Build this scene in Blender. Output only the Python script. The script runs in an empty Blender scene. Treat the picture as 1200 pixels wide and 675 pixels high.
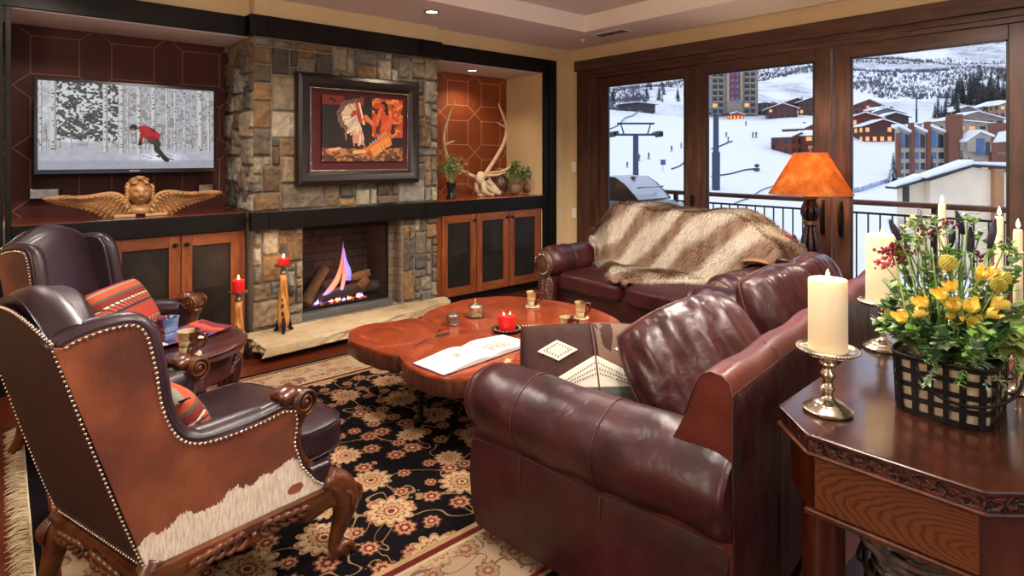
import bpy, math, random
from math import sin, cos, pi, radians as R, sqrt, atan2
from mathutils import Vector, Matrix, noise
import numpy as np
C = bpy.context.scene.collection
rnd = random.Random(7)

# ------------------------------------------------------------------ camera model
FPX, EYE, HORI = 692.0, 1.5, 183.0
AZ = R(49)
FW = (cos(AZ), sin(AZ)); RT = (sin(AZ), -cos(AZ))
def at(x, y, z=0.0):
    """photo pixel on a horizontal plane at height z -> world point"""
    a = (x-600)/FPX; b = -(y-HORI)/FPX
    t = (z-EYE)/b
    return Vector(((FW[0]+a*RT[0])*t, (FW[1]+a*RT[1])*t, z))
def far(x, d, z=0.0):
    """point along the bearing of photo column x at forward distance d"""
    a = (x-600)/FPX
    return Vector(((FW[0]+a*RT[0])*d, (FW[1]+a*RT[1])*d, z))

# ------------------------------------------------------------------ materials
def srgb(h):
    h = h.lstrip('#'); v = [int(h[i:i+2], 16)/255 for i in (0, 2, 4)]
    return tuple(c/12.92 if c <= .04045 else ((c+.055)/1.055)**2.4 for c in v)+(1,)
class NT:
    def __init__(s, name):
        s.mat = bpy.data.materials.new(name); s.mat.use_nodes = True
        s.t = s.mat.node_tree; s.t.nodes.clear()
        s.out = s.t.nodes.new('ShaderNodeOutputMaterial')
    def n(s, typ, inputs=None, **props):
        nd = s.t.nodes.new('ShaderNode'+typ)
        for k, v in props.items(): setattr(nd, k, v)
        if inputs:
            for k, v in inputs.items():
                i = nd.inputs[k]
                if isinstance(v, bpy.types.NodeSocket): s.t.links.new(v, i)
                elif isinstance(v, bpy.types.Node): s.t.links.new(v.outputs[0], i)
                else: i.default_value = v
        return nd
    def m(s, op, a, b=0.0, c=None, clamp=False):
        nd = s.t.nodes.new('ShaderNodeMath'); nd.operation = op; nd.use_clamp = clamp
        for i, v in enumerate((a, b, c)):
            if v is None: continue
            if isinstance(v, (bpy.types.NodeSocket,)): s.t.links.new(v, nd.inputs[i])
            elif isinstance(v, bpy.types.Node): s.t.links.new(v.outputs[0], nd.inputs[i])
            else: nd.inputs[i].default_value = v
        return nd.outputs[0]
    def mix(s, fac, a, b, blend='MIX'):
        nd = s.t.nodes.new('ShaderNodeMix'); nd.data_type = 'RGBA'; nd.blend_type = blend
        for i, v in ((0, fac), (6, a), (7, b)):
            if isinstance(v, bpy.types.NodeSocket): s.t.links.new(v, nd.inputs[i])
            elif isinstance(v, bpy.types.Node): s.t.links.new(v.outputs[0], nd.inputs[i])
            else: nd.inputs[i].default_value = v
        return nd.outputs[2]
    def ramp(s, fac, stops, interp='LINEAR'):
        nd = s.t.nodes.new('ShaderNodeValToRGB'); nd.color_ramp.interpolation = interp
        e = nd.color_ramp.elements
        e[0].position = stops[0][0]; e[0].color = stops[0][1]
        e[1].position = stops[-1][0]; e[1].color = stops[-1][1]
        for p, c in stops[1:-1]:
            q = e.new(p); q.color = c
        if isinstance(fac, bpy.types.Node): fac = fac.outputs[0]
        s.t.links.new(fac, nd.inputs[0]); return nd.outputs[0]
    def coord(s, scale=(1, 1, 1), kind='Object', rot=(0, 0, 0), loc=(0, 0, 0)):
        tc = s.n('TexCoord')
        mp = s.n('Mapping', {'Vector': tc.outputs[kind], 'Scale': scale, 'Rotation': rot, 'Location': loc})
        return mp.outputs[0]
    def noise(s, vec, scale=5, detail=4, rough=.55, dist=0):
        return s.n('TexNoise', {'Vector': vec, 'Scale': scale, 'Detail': detail, 'Roughness': rough, 'Distortion': dist}).outputs[0]
    def bump(s, h, strength=.3, dist=.01, normal=None):
        d = {'Height': h, 'Strength': strength, 'Distance': dist}
        if normal is not None: d['Normal'] = normal
        return s.n('Bump', d).outputs[0]
    def finish(s, color, rough=.5, metal=0, normal=None, **kw):
        d = {'Base Color': color, 'Roughness': rough, 'Metallic': metal}
        if normal is not None: d['Normal'] = normal
        d.update(kw)
        b = s.n('BsdfPrincipled', d)
        s.t.links.new(b.outputs[0], s.out.inputs[0]); return s.mat
def flat(name, col, rough=.5, metal=0, var=.12, vs=6, bs=0, bscale=80, **kw):
    t = NT(name); v = t.coord()
    c = srgb(col) if isinstance(col, str) else col
    n = t.noise(v, vs, 4)
    lo = tuple(x*(1-var) for x in c[:3])+(1,); hi = tuple(min(1, x*(1+var)) for x in c[:3])+(1,)
    cc = t.ramp(n, [(.3, lo), (.7, hi)])
    nm = t.bump(t.noise(v, bscale, 3), bs, .004) if bs else None
    return t.finish(cc, rough, metal, nm, **kw)
def wood(name, c1, c2, c3, axis=0, rough=.35, gs=3.0, stretch=10, coat=.0, bump=.15):
    t = NT(name); sc = [stretch]*3; sc[axis] = 1.0
    v = t.coord(tuple(sc)); n1 = t.noise(v, gs, 6, .6, .6)
    sc2 = [stretch*6]*3; sc2[axis] = 4
    n2 = t.noise(t.coord(tuple(sc2)), gs, 3, .6)
    a = t.ramp(n1, [(.3, srgb(c1)), (.5, srgb(c2)), (.72, srgb(c3))])
    a2 = t.mix(t.m('MULTIPLY', n2, .45), a, srgb(c1))
    return t.finish(a2, rough, 0, t.bump(t.m('ADD', n1, n2), bump, .003), **{'Coat Weight': coat, 'Coat Roughness': .12})
def leather(name, c1, c2, rough=.38, coat=.15, bump=.25, scale=1.0):
    t = NT(name); v = t.coord()
    n = t.noise(v, 4*scale, 5, .6); vo = t.n('TexVoronoi', {'Vector': v, 'Scale': 260*scale})
    fold = t.noise(v, 7*scale, 3, .5, .3)
    c = t.ramp(n, [(.3, srgb(c1)), (.7, srgb(c2))])
    b1 = t.bump(vo.outputs[0], .12, .002)
    b2 = t.bump(fold, bump, .02, b1)
    r = t.m('ADD', rough-.08, t.m('MULTIPLY', n, .16))
    return t.finish(c, r, 0, b2, **{'Coat Weight': coat, 'Coat Roughness': .25, 'Specular IOR Level': .5})
def emit(name, col, strength):
    t = NT(name); c = srgb(col) if isinstance(col, str) else col
    e = t.n('Emission', {'Color': c, 'Strength': strength}); t.t.links.new(e.outputs[0], t.out.inputs[0]); return t.mat
def vcol(name, rough=.6, emit_strength=0, mottle=0, ms=30, bs=0, bscale=60, metal=0, **kw):
    t = NT(name); a = t.n('Attribute', attribute_name='Col').outputs[0]
    if emit_strength:
        p = t.n('BsdfPrincipled', {'Base Color': (.01, .01, .01, 1), 'Roughness': .2, 'Emission Color': a, 'Emission Strength': emit_strength})
        t.t.links.new(p.outputs[0], t.out.inputs[0]); return t.mat
    nm = None; v = t.coord()
    if mottle:
        n = t.noise(v, ms, 5, .65)
        f = t.ramp(n, [(.25, (1-mottle, 1-mottle, 1-mottle, 1)), (.75, (1+mottle*.6,)*3+(1,))])
        a = t.mix(1.0, a, f, 'MULTIPLY')
    if bs: nm = t.bump(t.noise(v, bscale, 5, .6), bs, .01)
    return t.finish(a, rough, metal, nm, **kw)

# ------------------------------------------------------------------ mesh builder
def catmull(pts, n=6, closed=False):
    P = [tuple(p) for p in pts]; out = []; N = len(P); dim = len(P[0])
    rng = range(N) if closed else range(N-1)
    for i in rng:
        p0 = P[(i-1) % N] if closed or i > 0 else P[0]
        p1 = P[i]; p2 = P[(i+1) % N]
        p3 = P[(i+2) % N] if closed or i+2 < N else P[-1]
        for k in range(n):
            t = k/n
            out.append(tuple(.5*((2*p1[d])+(-p0[d]+p2[d])*t+(2*p0[d]-5*p1[d]+4*p2[d]-p3[d])*t*t+(-p0[d]+3*p1[d]-3*p2[d]+p3[d])*t**3) for d in range(dim)))
    if not closed: out.append(P[-1])
    return out
class MB:
    def __init__(s):
        s.v = []; s.f = []; s.mi = []; s.c = []; s.M = Matrix(); s.mat = 0; s.col = (1, 1, 1, 1)
    def add(s, vs, fs, col=None):
        o = len(s.v); M = s.M
        s.v += [tuple(M @ Vector(p)) for p in vs]
        for f in fs:
            s.f.append(tuple(o+i for i in f)); s.mi.append(s.mat); s.c.append(col or s.col)
        return s
    def box(s, x0, x1, y0, y1, z0, z1, col=None):
        v = [(x, y, z) for z in (z0, z1) for y in (y0, y1) for x in (x0, x1)]
        return s.add(v, [(0, 2, 3, 1), (4, 5, 7, 6), (0, 1, 5, 4), (2, 6, 7, 3), (0, 4, 6, 2), (1, 3, 7, 5)], col)
    def lathe(s, prof, c=(0, 0, 0), seg=24, axis='Z', col=None, sweep=2*pi, sx=1, sy=1):
        v = []; f = []; n = len(prof)
        for r, z in prof:
            for k in range(seg):
                a = sweep*k/seg
                p = (r*cos(a)*sx, r*sin(a)*sy, z)
                if axis == 'X': p = (p[2], p[0], p[1])
                elif axis == 'Y': p = (p[0], p[2], p[1])
                v.append((c[0]+p[0], c[1]+p[1], c[2]+p[2]))
        for i in range(n-1):
            for k in range(seg):
                k2 = (k+1) % seg
                q = (i*seg+k, i*seg+k2, (i+1)*seg+k2, (i+1)*seg+k)
                f.append(q if axis != 'Y' else q[::-1])
        if prof[0][0] > 1e-5: f.append(tuple(range(seg))[::-1] if axis != 'Y' else tuple(range(seg)))
        if prof[-1][0] > 1e-5:
            q = tuple((n-1)*seg+k for k in range(seg)); f.append(q if axis != 'Y' else q[::-1])
        return s.add(v, f, col)
    def tube(s, pts, rad, seg=8, smooth=0, col=None, flatx=1.0, up=None, cap=True):
        if smooth:
            if not isinstance(rad, (list, tuple)): rad = [rad]*len(pts)
            q = catmull([tuple(p)+(r,) for p, r in zip(pts, rad)], smooth)
            pts = [Vector(p[:3]) for p in q]; rad = [max(1e-4, p[3]) for p in q]
        else:
            pts = [Vector(p) for p in pts]
            if not isinstance(rad, (list, tuple)): rad = [rad]*len(pts)
        v = []; f = []; n = len(pts); prev = None
        for i, p in enumerate(pts):
            d = (pts[min(i+1, n-1)]-pts[max(i-1, 0)])
            if d.length < 1e-9: d = Vector((0, 0, 1))
            d.normalize()
            if prev is None:
                u = Vector(up) if up else (Vector((0, 0, 1)) if abs(d.z) < .9 else Vector((1, 0, 0)))
            else: u = prev
            u = (u-d*u.dot(d))
            if u.length < 1e-6: u = d.orthogonal()
            u.normalize(); w = d.cross(u); prev = u
            for k in range(seg):
                a = 2*pi*k/seg
                v.append(p+(u*cos(a)+w*sin(a)*flatx)*rad[i])
        for i in range(n-1):
            for k in range(seg):
                k2 = (k+1) % seg
                f.append((i*seg+k, i*seg+k2, (i+1)*seg+k2, (i+1)*seg+k))
        if cap:
            f.append(tuple(range(seg))[::-1]); f.append(tuple((n-1)*seg+k for k in range(seg)))
        return s.add(v, f, col)
    def prism(s, poly, z0, z1, col=None, fn=None):
        """poly in XY extruded z0..z1; fn maps (x,y,z)->point"""
        n = len(poly); fn = fn or (lambda x, y, z: (x, y, z))
        v = [fn(x, y, z0) for x, y in poly]+[fn(x, y, z1) for x, y in poly]
        f = [tuple(range(n))[::-1], tuple(range(n, 2*n))]+[(i, (i+1) % n, n+(i+1) % n, n+i) for i in range(n)]
        return s.add(v, f, col)
    def grid(s, fn, nu, nv, col=None, closeu=False, colfn=None):
        v = []; 
        for j in range(nv+1):
            for i in range(nu if closeu else nu+1):
                v.append(fn(i/nu, j/nv))
        w = nu if closeu else nu+1; o = len(s.v); M = s.M
        s.v += [tuple(M @ Vector(p)) for p in v]
        for j in range(nv):
            for i in range(nu):
                i2 = (i+1) % w
                s.f.append((o+j*w+i, o+j*w+i2, o+(j+1)*w+i2, o+(j+1)*w+i)); s.mi.append(s.mat)
                s.c.append(colfn((i+.5)/nu, (j+.5)/nv) if colfn else (col or s.col))
        return s
    def ball(s, c, r, seg=12, col=None, sq=(1, 1, 1)):
        prof = [(r*sin(pi*i/(seg//2)), -r*cos(pi*i/(seg//2))) for i in range(seg//2+1)]
        prof[0] = (0, -r); prof[-1] = (0, r)
        M0 = s.M; s.M = M0 @ Matrix.Translation(c) @ Matrix.Diagonal((*sq, 1)); s.lathe(prof, seg=seg, col=col); s.M = M0; return s
    def sbox(s, c, size, n=6, seg=12, col=None, fn=None):
        """soft rounded box (superellipsoid on a cube grid)"""
        hx, hy, hz = size[0]/2, size[1]/2, size[2]/2
        for ax in range(3):
            for sg in (-1, 1):
                def F(u, v, ax=ax, sg=sg):
                    a, b = 2*u-1, 2*v-1
                    a = sin(a*pi/2); b = sin(b*pi/2)
                    p = [0, 0, 0]; p[ax] = sg; p[(ax+1) % 3] = a*sg; p[(ax+2) % 3] = b
                    k = (abs(p[0])**n+abs(p[1])**n+abs(p[2])**n)**(-1/n)
                    q = Vector((p[0]*k*hx, p[1]*k*hy, p[2]*k*hz))
                    if fn: q = Vector(fn(q))
                    return (q[0]+c[0], q[1]+c[1], q[2]+c[2])
                s.grid(F, seg, seg, col)
        return s
    def build(s, name, mats, parent=None, smooth=True, bevel=0, bseg=2, colors=False, merge=False, subsurf=0, angle=None):
        me = bpy.data.meshes.new(name); me.from_pydata(s.v, [], s.f)
        if not isinstance(mats, (list, tuple)): mats = [mats]
        for m in mats: me.materials.append(m)
        me.polygons.foreach_set('material_index', s.mi)
        if colors:
            ca = me.color_attributes.new('Col', 'FLOAT_COLOR', 'CORNER')
            buf = []
            for f, c in zip(s.f, s.c): buf += list(c)*len(f)
            ca.data.foreach_set('color', buf)
        if merge:
            import bmesh
            bm = bmesh.new(); bm.from_mesh(me); bmesh.ops.remove_doubles(bm, verts=bm.verts, dist=1e-5); bm.to_mesh(me); bm.free()
        me.polygons.foreach_set('use_smooth', [bool(smooth)]*len(me.polygons))
        me.update()
        if smooth and angle: 
            try: me.set_sharp_from_angle(angle=R(angle))
            except Exception: pass
        o = bpy.data.objects.new(name, me); C.objects.link(o)
        if parent: o.parent = parent
        if bevel:
            b = o.modifiers.new('bevel', 'BEVEL'); b.width = bevel; b.segments = bseg; b.limit_method = 'ANGLE'; b.angle_limit = R(40)
        if subsurf:
            b = o.modifiers.new('sub', 'SUBSURF'); b.levels = subsurf; b.render_levels = subsurf
        return o
def T(x=0, y=0, z=0, rz=0, rx=0, ry=0, s=1):
    return Matrix.Translation((x, y, z)) @ Matrix.Rotation(R(rz), 4, 'Z') @ Matrix.Rotation(R(ry), 4, 'Y') @ Matrix.Rotation(R(rx), 4, 'X') @ Matrix.Diagonal((s, s, s, 1))
def tag(o, label, cat, group=None, kind=None):
    o['label'] = label; o['category'] = cat
    if group: o['group'] = group
    if kind: o['kind'] = kind
    return o
def thing(name, label, cat, loc=(0, 0, 0), rz=0, group=None):
    o = bpy.data.objects.new(name, None); C.objects.link(o); o.empty_display_size = .1
    o.location = loc; o.rotation_euler = (0, 0, R(rz)); return tag(o, label, cat, group)
def struct(name, mb, mats, **kw):
    o = mb.build(name, mats, **kw); o['kind'] = 'structure'; return o
def children(o): return [c for c in bpy.data.objects if c.parent == o]
def dup(root, loc, rz, label, group=None):
    def cp(o, par):
        c = o.copy(); C.objects.link(c); c.parent = par
        for ch in children(o): cp(ch, c)
        return c
    kids = children(root)
    r = root.copy(); C.objects.link(r); r.location = loc; r.rotation_euler = (0, 0, R(rz)); r['label'] = label
    if group: r['group'] = group
    for ch in kids: cp(ch, r)
    return r
def inset(poly, d):
    n = len(poly); out = []
    area = sum(poly[i][0]*poly[(i+1) % n][1]-poly[(i+1) % n][0]*poly[i][1] for i in range(n))
    sg = 1 if area > 0 else -1
    for i in range(n):
        a, b, c = Vector(poly[i-1]), Vector(poly[i]), Vector(poly[(i+1) % n])
        e1 = (b-a); e2 = (c-b)
        if e1.length < 1e-6: e1 = e2
        if e2.length < 1e-6: e2 = e1
        n1 = Vector((-e1.y, e1.x)).normalized()*sg; n2 = Vector((-e2.y, e2.x)).normalized()*sg
        m = (n1+n2)
        if m.length < 1e-6: m = n1
        m.normalize(); k = d/max(.5, m.dot(n1))
        out.append(tuple(b+m*k))
    return out

# ------------------------------------------------------------------ shared materials
M = {}
M['cream'] = flat('cream_plaster', '#d6bd90', .85, 0, .05, 3, .05, 120)
M['ceil'] = flat('ceiling_paint', '#dcd2d2', .9, 0, .03, 2)
M['tray'] = flat('tray_paint', '#f4ebe0', .9, 0, .03, 2)
M['white'] = flat('white_plastic', '#efe9df', .4, 0, .02)
M['steel'] = flat('blackened_steel', '#15110f', .42, .6, .25, 5, .08, 40)
M['iron'] = flat('dark_iron', '#1b1614', .5, .6, .2, 20, .1, 90)
M['doorwood'] = wood('door_frame_wood', '#341f17', '#513527', '#6a4737', 2, .38, 2.5, 9, .1)
M['doorwoodh'] = wood('door_header_wood', '#341f17', '#513527', '#6a4737', 1, .38, 2.5, 9, .1)
M['cabwood'] = wood('cabinet_wood', '#5e2c12', '#85451f', '#a15c2c', 2, .4, 3, 8, .1)
M['cabwoodh'] = wood('cabinet_wood_rail', '#5e2c12', '#85451f', '#a15c2c', 0, .4, 3, 8, .1)
M['cabpanel'] = flat('bronze_panel', '#2e2822', .42, .5, .35, 5, .08, 30)
M['console'] = wood('console_wood', '#280f08', '#4a1f0e', '#6e3418', 0, .28, 2.2, 7, .35, .08)
M['consoley'] = wood('console_wood_end', '#35160a', '#66301380'[:7], '#8a4a22', 1, .35, 2.2, 7, .2, .2)
M['consolez'] = wood('console_wood_post', '#2a1009', '#4a1d0e', '#683015', 2, .35, 2.2, 7, .2, .1)
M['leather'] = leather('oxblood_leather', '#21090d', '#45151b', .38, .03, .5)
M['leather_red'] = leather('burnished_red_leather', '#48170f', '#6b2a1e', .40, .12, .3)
M['leather_br'] = leather('brown_cushion_leather', '#2a0e10', '#4a1d1e', .34, .2, .5, 1.5)
M['leather_ch'] = leather('chair_leather', '#1f1017', '#301a23', .38, .12, .12)
M['leather_bk'] = leather('chair_back_leather', '#1d0c0a', '#2d1410', .55, .04, .1)
M['seam'] = leather('stitched_seam', '#3f1c1a', '#5c302a', .4, .1, .1)
M['croc'] = flat('embossed_leather', '#5a3a2e', .35, .15, .5, 60, .6, 45)
M['nail'] = flat('nailhead_metal', '#b8ab98', .25, .95, .1)
M['silver'] = flat('antique_silver', '#cbbfa8', .2, .95, .3, 15, .05, 30)
M['pewter'] = flat('pewter', '#9c938a', .28, .9, .3, 25, .15, 60)
M['pwax'] = flat('ivory_wax', '#efdfba', .5, 0, .04, 4, **{'Subsurface Weight': .35, 'Subsurface Radius': (.03, .02, .01), 'Subsurface Scale': 1.0})
M['rwax'] = flat('red_wax', '#c41a1c', .3, 0, .12, 30, **{'Subsurface Weight': .3, 'Subsurface Radius': (.03, .008, .005), 'Subsurface Scale': 1.0, 'Emission Color': (.8, .02, .02, 1), 'Emission Strength': .12})
M['flame'] = emit('candle_flame', (1, .62, .22, 1), 45)
M['carved'] = wood('carved_chair_wood', '#2e1409', '#5a2c12', '#824a24', 0, .3, 4, 5, .3, .2)
M['darkwood'] = wood('dark_purple_wood', '#2a1214', '#45201f', '#5f3029', 0, .28, 3, 7, .3, .1)
M['wick'] = flat('wick', '#221a14', .9)
def candle_flame(mb, x, y, z, h=.03, r=.006):
    mb.lathe([(0, 0), (r*.7, h*.12), (r, h*.3), (r*.75, h*.55), (r*.35, h*.8), (0, h)], (x, y, z), 10)
def add_light(kind, loc, energy, color, name, size=.05, rot=None, spot=None, blend=.5, size_y=None):
    l = bpy.data.lights.new(name, kind); l.energy = energy; l.color = color
    if kind in ('POINT', 'SPOT'): l.shadow_soft_size = size
    if kind == 'AREA':
        l.size = size
        if size_y: l.shape = 'RECTANGLE'; l.size_y = size_y
        else: l.shape = 'DISK'
    if kind == 'SPOT': l.spot_size = R(spot or 90); l.spot_blend = blend
    o = bpy.data.objects.new(name, l); C.objects.link(o); o.location = loc
    if rot: o.rotation_euler = rot
    return o
# ================================================================== ROOM SHELL
XW, CE = 5.12, 2.75
# floor boards
t = NT('floor_boards'); v = t.coord((1, 1, 1))
br = t.n('TexBrick', {'Vector': v, 'Color1': srgb('#562011'), 'Color2': srgb('#6c2e19'), 'Mortar': srgb('#3a150c'), 'Scale': 1.0, 'Mortar Size': .003, 'Brick Width': .9, 'Row Height': .13, 'Bias': 0.0})
g = t.noise(t.coord((2, 26, 2)), 3, 6, .6, .5)
cc = t.mix(t.m('MULTIPLY', g, .55), br.outputs[0], srgb('#4a1b0d'))
M['floor'] = t.finish(cc, .3, 0, t.bump(t.m('ADD', t.m('MULTIPLY', br.outputs[1], -1), t.m('MULTIPLY', g, .2)), .25, .004), **{'Coat Weight': .2, 'Coat Roughness': .15})
struct('floor', MB().box(-2.3, 5.27, -2.7, 5.6, -.12, 0), M['floor'], smooth=False)
# ceiling with raised tray
TX0, TX1, TY0, TY1, TZ = -1.4, 4.467, -1.8, 4.022, 2.915
mb = MB()
mb.box(-2.3, TX0, -2.7, 5.6, CE, CE+.3); mb.box(TX1, 5.27, -2.7, 5.6, CE, CE+.3)
mb.box(TX0, TX1, -2.7, TY0, CE, CE+.3); mb.box(TX0, TX1, TY1, 5.6, CE, CE+.3)
mb.box(TX0, TX1, TY0, TY1, TZ, TZ+.14)
struct('ceiling', mb, M['ceil'], smooth=False)
mb = MB(); w = .012
mb.box(TX0, TX1, TY1-w, TY1, CE, TZ); mb.box(TX0, TX1, TY0, TY0+w, CE, TZ)
mb.box(TX0, TX0+w, TY0+w, TY1-w, CE, TZ); mb.box(TX1-w, TX1, TY0+w, TY1-w, CE, TZ)
struct('trim_1', mb, M['tray'], smooth=False)
# back (fireplace) wall: rear plane, piers and soffits
mb = MB()
mb.box(-2.3, 5.27, 5.5, 5.65, 0, CE)
struct('wall_back', mb, M['cream'], smooth=False); mb = MB()
mb.box(4.67, XW, 4.85, 5.5, 0, CE)
mb.box(3.22, 4.67, 4.85, 5.5, 2.47, CE)
mb.box(1.5, 3.22, 4.79, 5.5, 2.6, CE)
mb.box(-.2, 1.5, 4.91, 5.5, 2.47, CE)
mb.box(-2.3, -.2, 4.91, 5.5, 0, CE)
struct('trim_7', mb, M['cream'], smooth=False)
mb = MB(); mb.box(-.2, 1.5, 4.91, 5.5, 2.44, 2.47); struct('trim_2', mb, M['ceil'], smooth=False)
mb = MB(); mb.box(3.22, 4.67, 4.85, 5.5, 2.44, 2.47); struct('trim_3', mb, M['ceil'], smooth=False)
# window wall
WY0, WY1, WZ1 = .62, 4.50, 2.43
mb = MB()
mb.box(XW, 5.27, WY1, 5.5, 0, CE); mb.box(XW, 5.27, WY0, WY1, WZ1, CE); mb.box(XW, 5.27, -2.7, WY0, 0, CE)
struct('wall_right', mb, M['cream'], smooth=False)
# the rest of the room, behind and beside the camera
struct('wall_left', MB().box(-2.45, -2.3, -2.7, 5.6, 0, CE), M['cream'], smooth=False)
mb = MB(); mb.box(-2.3, -1.2, -2.85, -2.7, 0, CE); mb.box(2.4, 5.27, -2.85, -2.7, 0, CE); mb.box(-1.2, 2.4, -2.85, -2.7, 2.3, CE)  # opening added behind the camera to let sky light in
mb.box(-1.2, 2.4, -2.85, -2.7, 0, .6)
struct('wall_front', mb, M['cream'], smooth=False)
struct('baseboard_right', MB().box(5.10, XW, 4.68, 4.85, 0, .12), M['doorwoodh'], smooth=False, bevel=.003)
# door casing
mb = MB()
mb.box(5.075, XW, 4.50, 4.69, 0, 2.48)
mb.box(5.075, XW, .42, .62, 0, 2.48)
struct('trim_4', mb, M['doorwood'], smooth=False, bevel=.004)
mb = MB()
mb.box(5.055, XW, .25, 4.715, 2.48, 2.60); mb.box(5.09, XW, .62, 4.50, WZ1, 2.48)
mb.box(5.10, 5.25, .62, 4.50, 2.39, WZ1)
struct('trim_5', mb, M['doorwoodh'], smooth=False, bevel=.004)
mb = MB(); mb.box(5.10, 5.25, 4.42, 4.50, 0, 2.39); mb.box(5.10, 5.25, .62, .68, 0, 2.39); mb.box(5.14, 5.25, 3.14, 3.21, 0, 2.39)
mb.box(5.10, 5.3, .62, 4.5, -.02, .03)
struct('trim_6', mb, M['doorwood'], smooth=False, bevel=.003)
# glass
t = NT('window_glass'); fr = t.n('Fresnel', {'IOR': 1.45}); tr = t.n('BsdfTransparent', {'Color': (.97, .98, 1, 1)}); gl = t.n('BsdfGlossy', {'Roughness': .02, 'Color': (1, 1, 1, 1)})
mx = t.n('MixShader', {0: t.m('MULTIPLY', fr.outputs[0], .35)}); t.t.links.new(tr.outputs[0], mx.inputs[1]); t.t.links.new(gl.outputs[0], mx.inputs[2]); t.t.links.new(mx.outputs[0], t.out.inputs[0])
M['glass'] = t.mat
M['gasket'] = flat('dark_gasket', '#1a1218', .5)
def glass_door(name, y0, y1, g0, g1, x, handle=None, dark=False):
    mb = MB()
    mb.box(x, x+.045, y0, g0, .03, 2.39); mb.box(x, x+.045, g1, y1, .03, 2.39)
    o = struct(name, mb, M['doorwood'], smooth=False, bevel=.004)
    for za, zb in ((2.285, 2.39), (.03, .16)): MB().box(x, x+.045, g0, g1, za, zb).build('door_rail', M['doorwoodh'], o, smooth=False, bevel=.004)
    gk = MB(); w = .012 if not dark else .035
    for a in ((g0-.002, g0+.012), (g1-.012, g1+.002)): gk.box(x-.004, x+.02, a[0], a[1], .16, 2.285)
    gk.box(x-.004, x+.02, g0, g1, 2.273, 2.287); gk.box(x-.004, x+.02, g0, g1, .155, .17)
    gk.build('gasket', M['gasket'], o, smooth=False)
    MB().box(x+.022, x+.028, g0, g1, .16, 2.285).build('glass_pane', M['glass'], o, smooth=False)
    if handle is not None:
        h = MB(); h.tube([(x-.002, handle, 1.12), (x-.03, handle, 1.11), (x-.045, handle, 1.02), (x-.045, handle, .97), (x-.03, handle, .88), (x-.002, handle, .87)], [.011]*6, 8, 4)
        h.box(x-.008, x, handle-.014, handle+.014, .85, 1.14)
        h.build('handle', M['iron'], o)
    return o
glass_door('window_1', 3.21, 4.42, 3.31, 4.304, 5.16)
glass_door('door_1', 1.925, 3.17, 2.055, 3.04, 5.115, 1.985)
glass_door('door_2', .68, 1.915, .805, 1.777, 5.115, 1.85)
mb = MB(); mb.box(5.105, 5.115, 3.185, 3.215, 1.0, 1.12); o = mb.build('door_lock_plate', M['iron'], smooth=False, bevel=.002)
tag(o, 'small dark lock plate on the wooden post left of the middle glass door', 'lock plate')

# ------------------------------------------------------------------ stone chimney
cols = ['#a28b6c', '#917a5c', '#ac9a7c', '#857662', '#94714c', '#8e8578', '#736c64', '#b0a48c', '#806548', '#9a7850', '#a39b8e', '#655a50', '#b8aa90', '#94866e', '#a07c52', '#8c7c66']
def stones(mb, o, ux, W, H, nx, nz, seed, nrm):
    """irregular coursed stones on the rectangle o + ux*W, height H"""
    rg = random.Random(seed); occ = [[0]*nx for _ in range(nz)]
    sizes = [(4, 3), (3, 3), (3, 2), (2, 2), (5, 3), (2, 3), (4, 2), (1, 2), (2, 1), (3, 1), (1, 1), (2, 4), (3, 4)]
    wt = [4, 5, 6, 6, 2, 5, 3, 4, 4, 2, 2, 3, 2]
    cw, ch = W/nx, H/nz
    for j in range(nz):
        for i in range(nx):
            if occ[j][i]: continue
            for _ in range(40):
                a, b = rg.choices(sizes, wt)[0]
                if i+a <= nx and j+b <= nz and all(not occ[j+q][i+p] for p in range(a) for q in range(b)): break
            else: a, b = 1, 1
            for p in range(a):
                for q in range(b): occ[j+q][i+p] = 1
            c = Vector(srgb(rg.choice(cols))[:3])*rg.uniform(.48, .86)
            off = rg.uniform(.010, .026); sd = rg.uniform(0, 99); tx = rg.uniform(-.12, .12); tz = rg.uniform(-.12, .12)
            jx = [rg.uniform(.004, .009) for _ in range(4)]
            x0, x1, z0, z1 = i*cw+jx[0], (i+a)*cw-jx[1], j*ch+jx[2], (j+b)*ch-jx[3]
            nu, nv = 4+a*4, 4+b*4
            def F(u, v):
                uu = -.0 + u; e = min(u, 1-u)*a*cw; e2 = min(v, 1-v)*b*ch
                m = min(e, e2)
                k = min(1, m/.012)
                jit = noise.noise(Vector((u*4+sd, v*4, 3)))*.004*(1-k)
                x = x0+(x1-x0)*u+jit; z = z0+(z1-z0)*v+jit
                n = noise.noise(Vector((x*9+sd, z*9, sd)))*.024+noise.noise(Vector((x*34+sd, z*34, sd)))*.014+noise.noise(Vector((x*90, z*90, sd)))*.003
                hgt = (off+n+tx*(x-x0)*.3+tz*(z-z0)*.3)*(k**.45) - .006*(1-k)
                p = o+ux*x+Vector((0, 0, z))+nrm*hgt
                return (p.x, p.y, p.z)
            mb.grid(F, nu, nv, (c.x, c.y, c.z, 1))
mb = MB(); FY = 4.815
X1, X2 = Vector((1, 0, 0)), Vector((0, 1, 0)); N1 = Vector((0, -1, 0))
stones(mb, Vector((1.5, FY, 1.06)), X1, 1.72, 1.385, 24, 19, 3, N1)
stones(mb, Vector((1.5, FY, 0.0)), X1, .40, .92, 6, 13, 5, N1)
stones(mb, Vector((2.84, FY, 0.0)), X1, .38, .92, 6, 13, 8, N1)
stones(mb, Vector((1.5, 5.5, 1.06)), Vector((0, -1, 0)), .685, 1.385, 10, 19, 9, Vector((-1, 0, 0)))
stones(mb, Vector((3.22, FY, 1.06)), X2, .685, 1.385, 10, 19, 10, Vector((1, 0, 0)))
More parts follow.
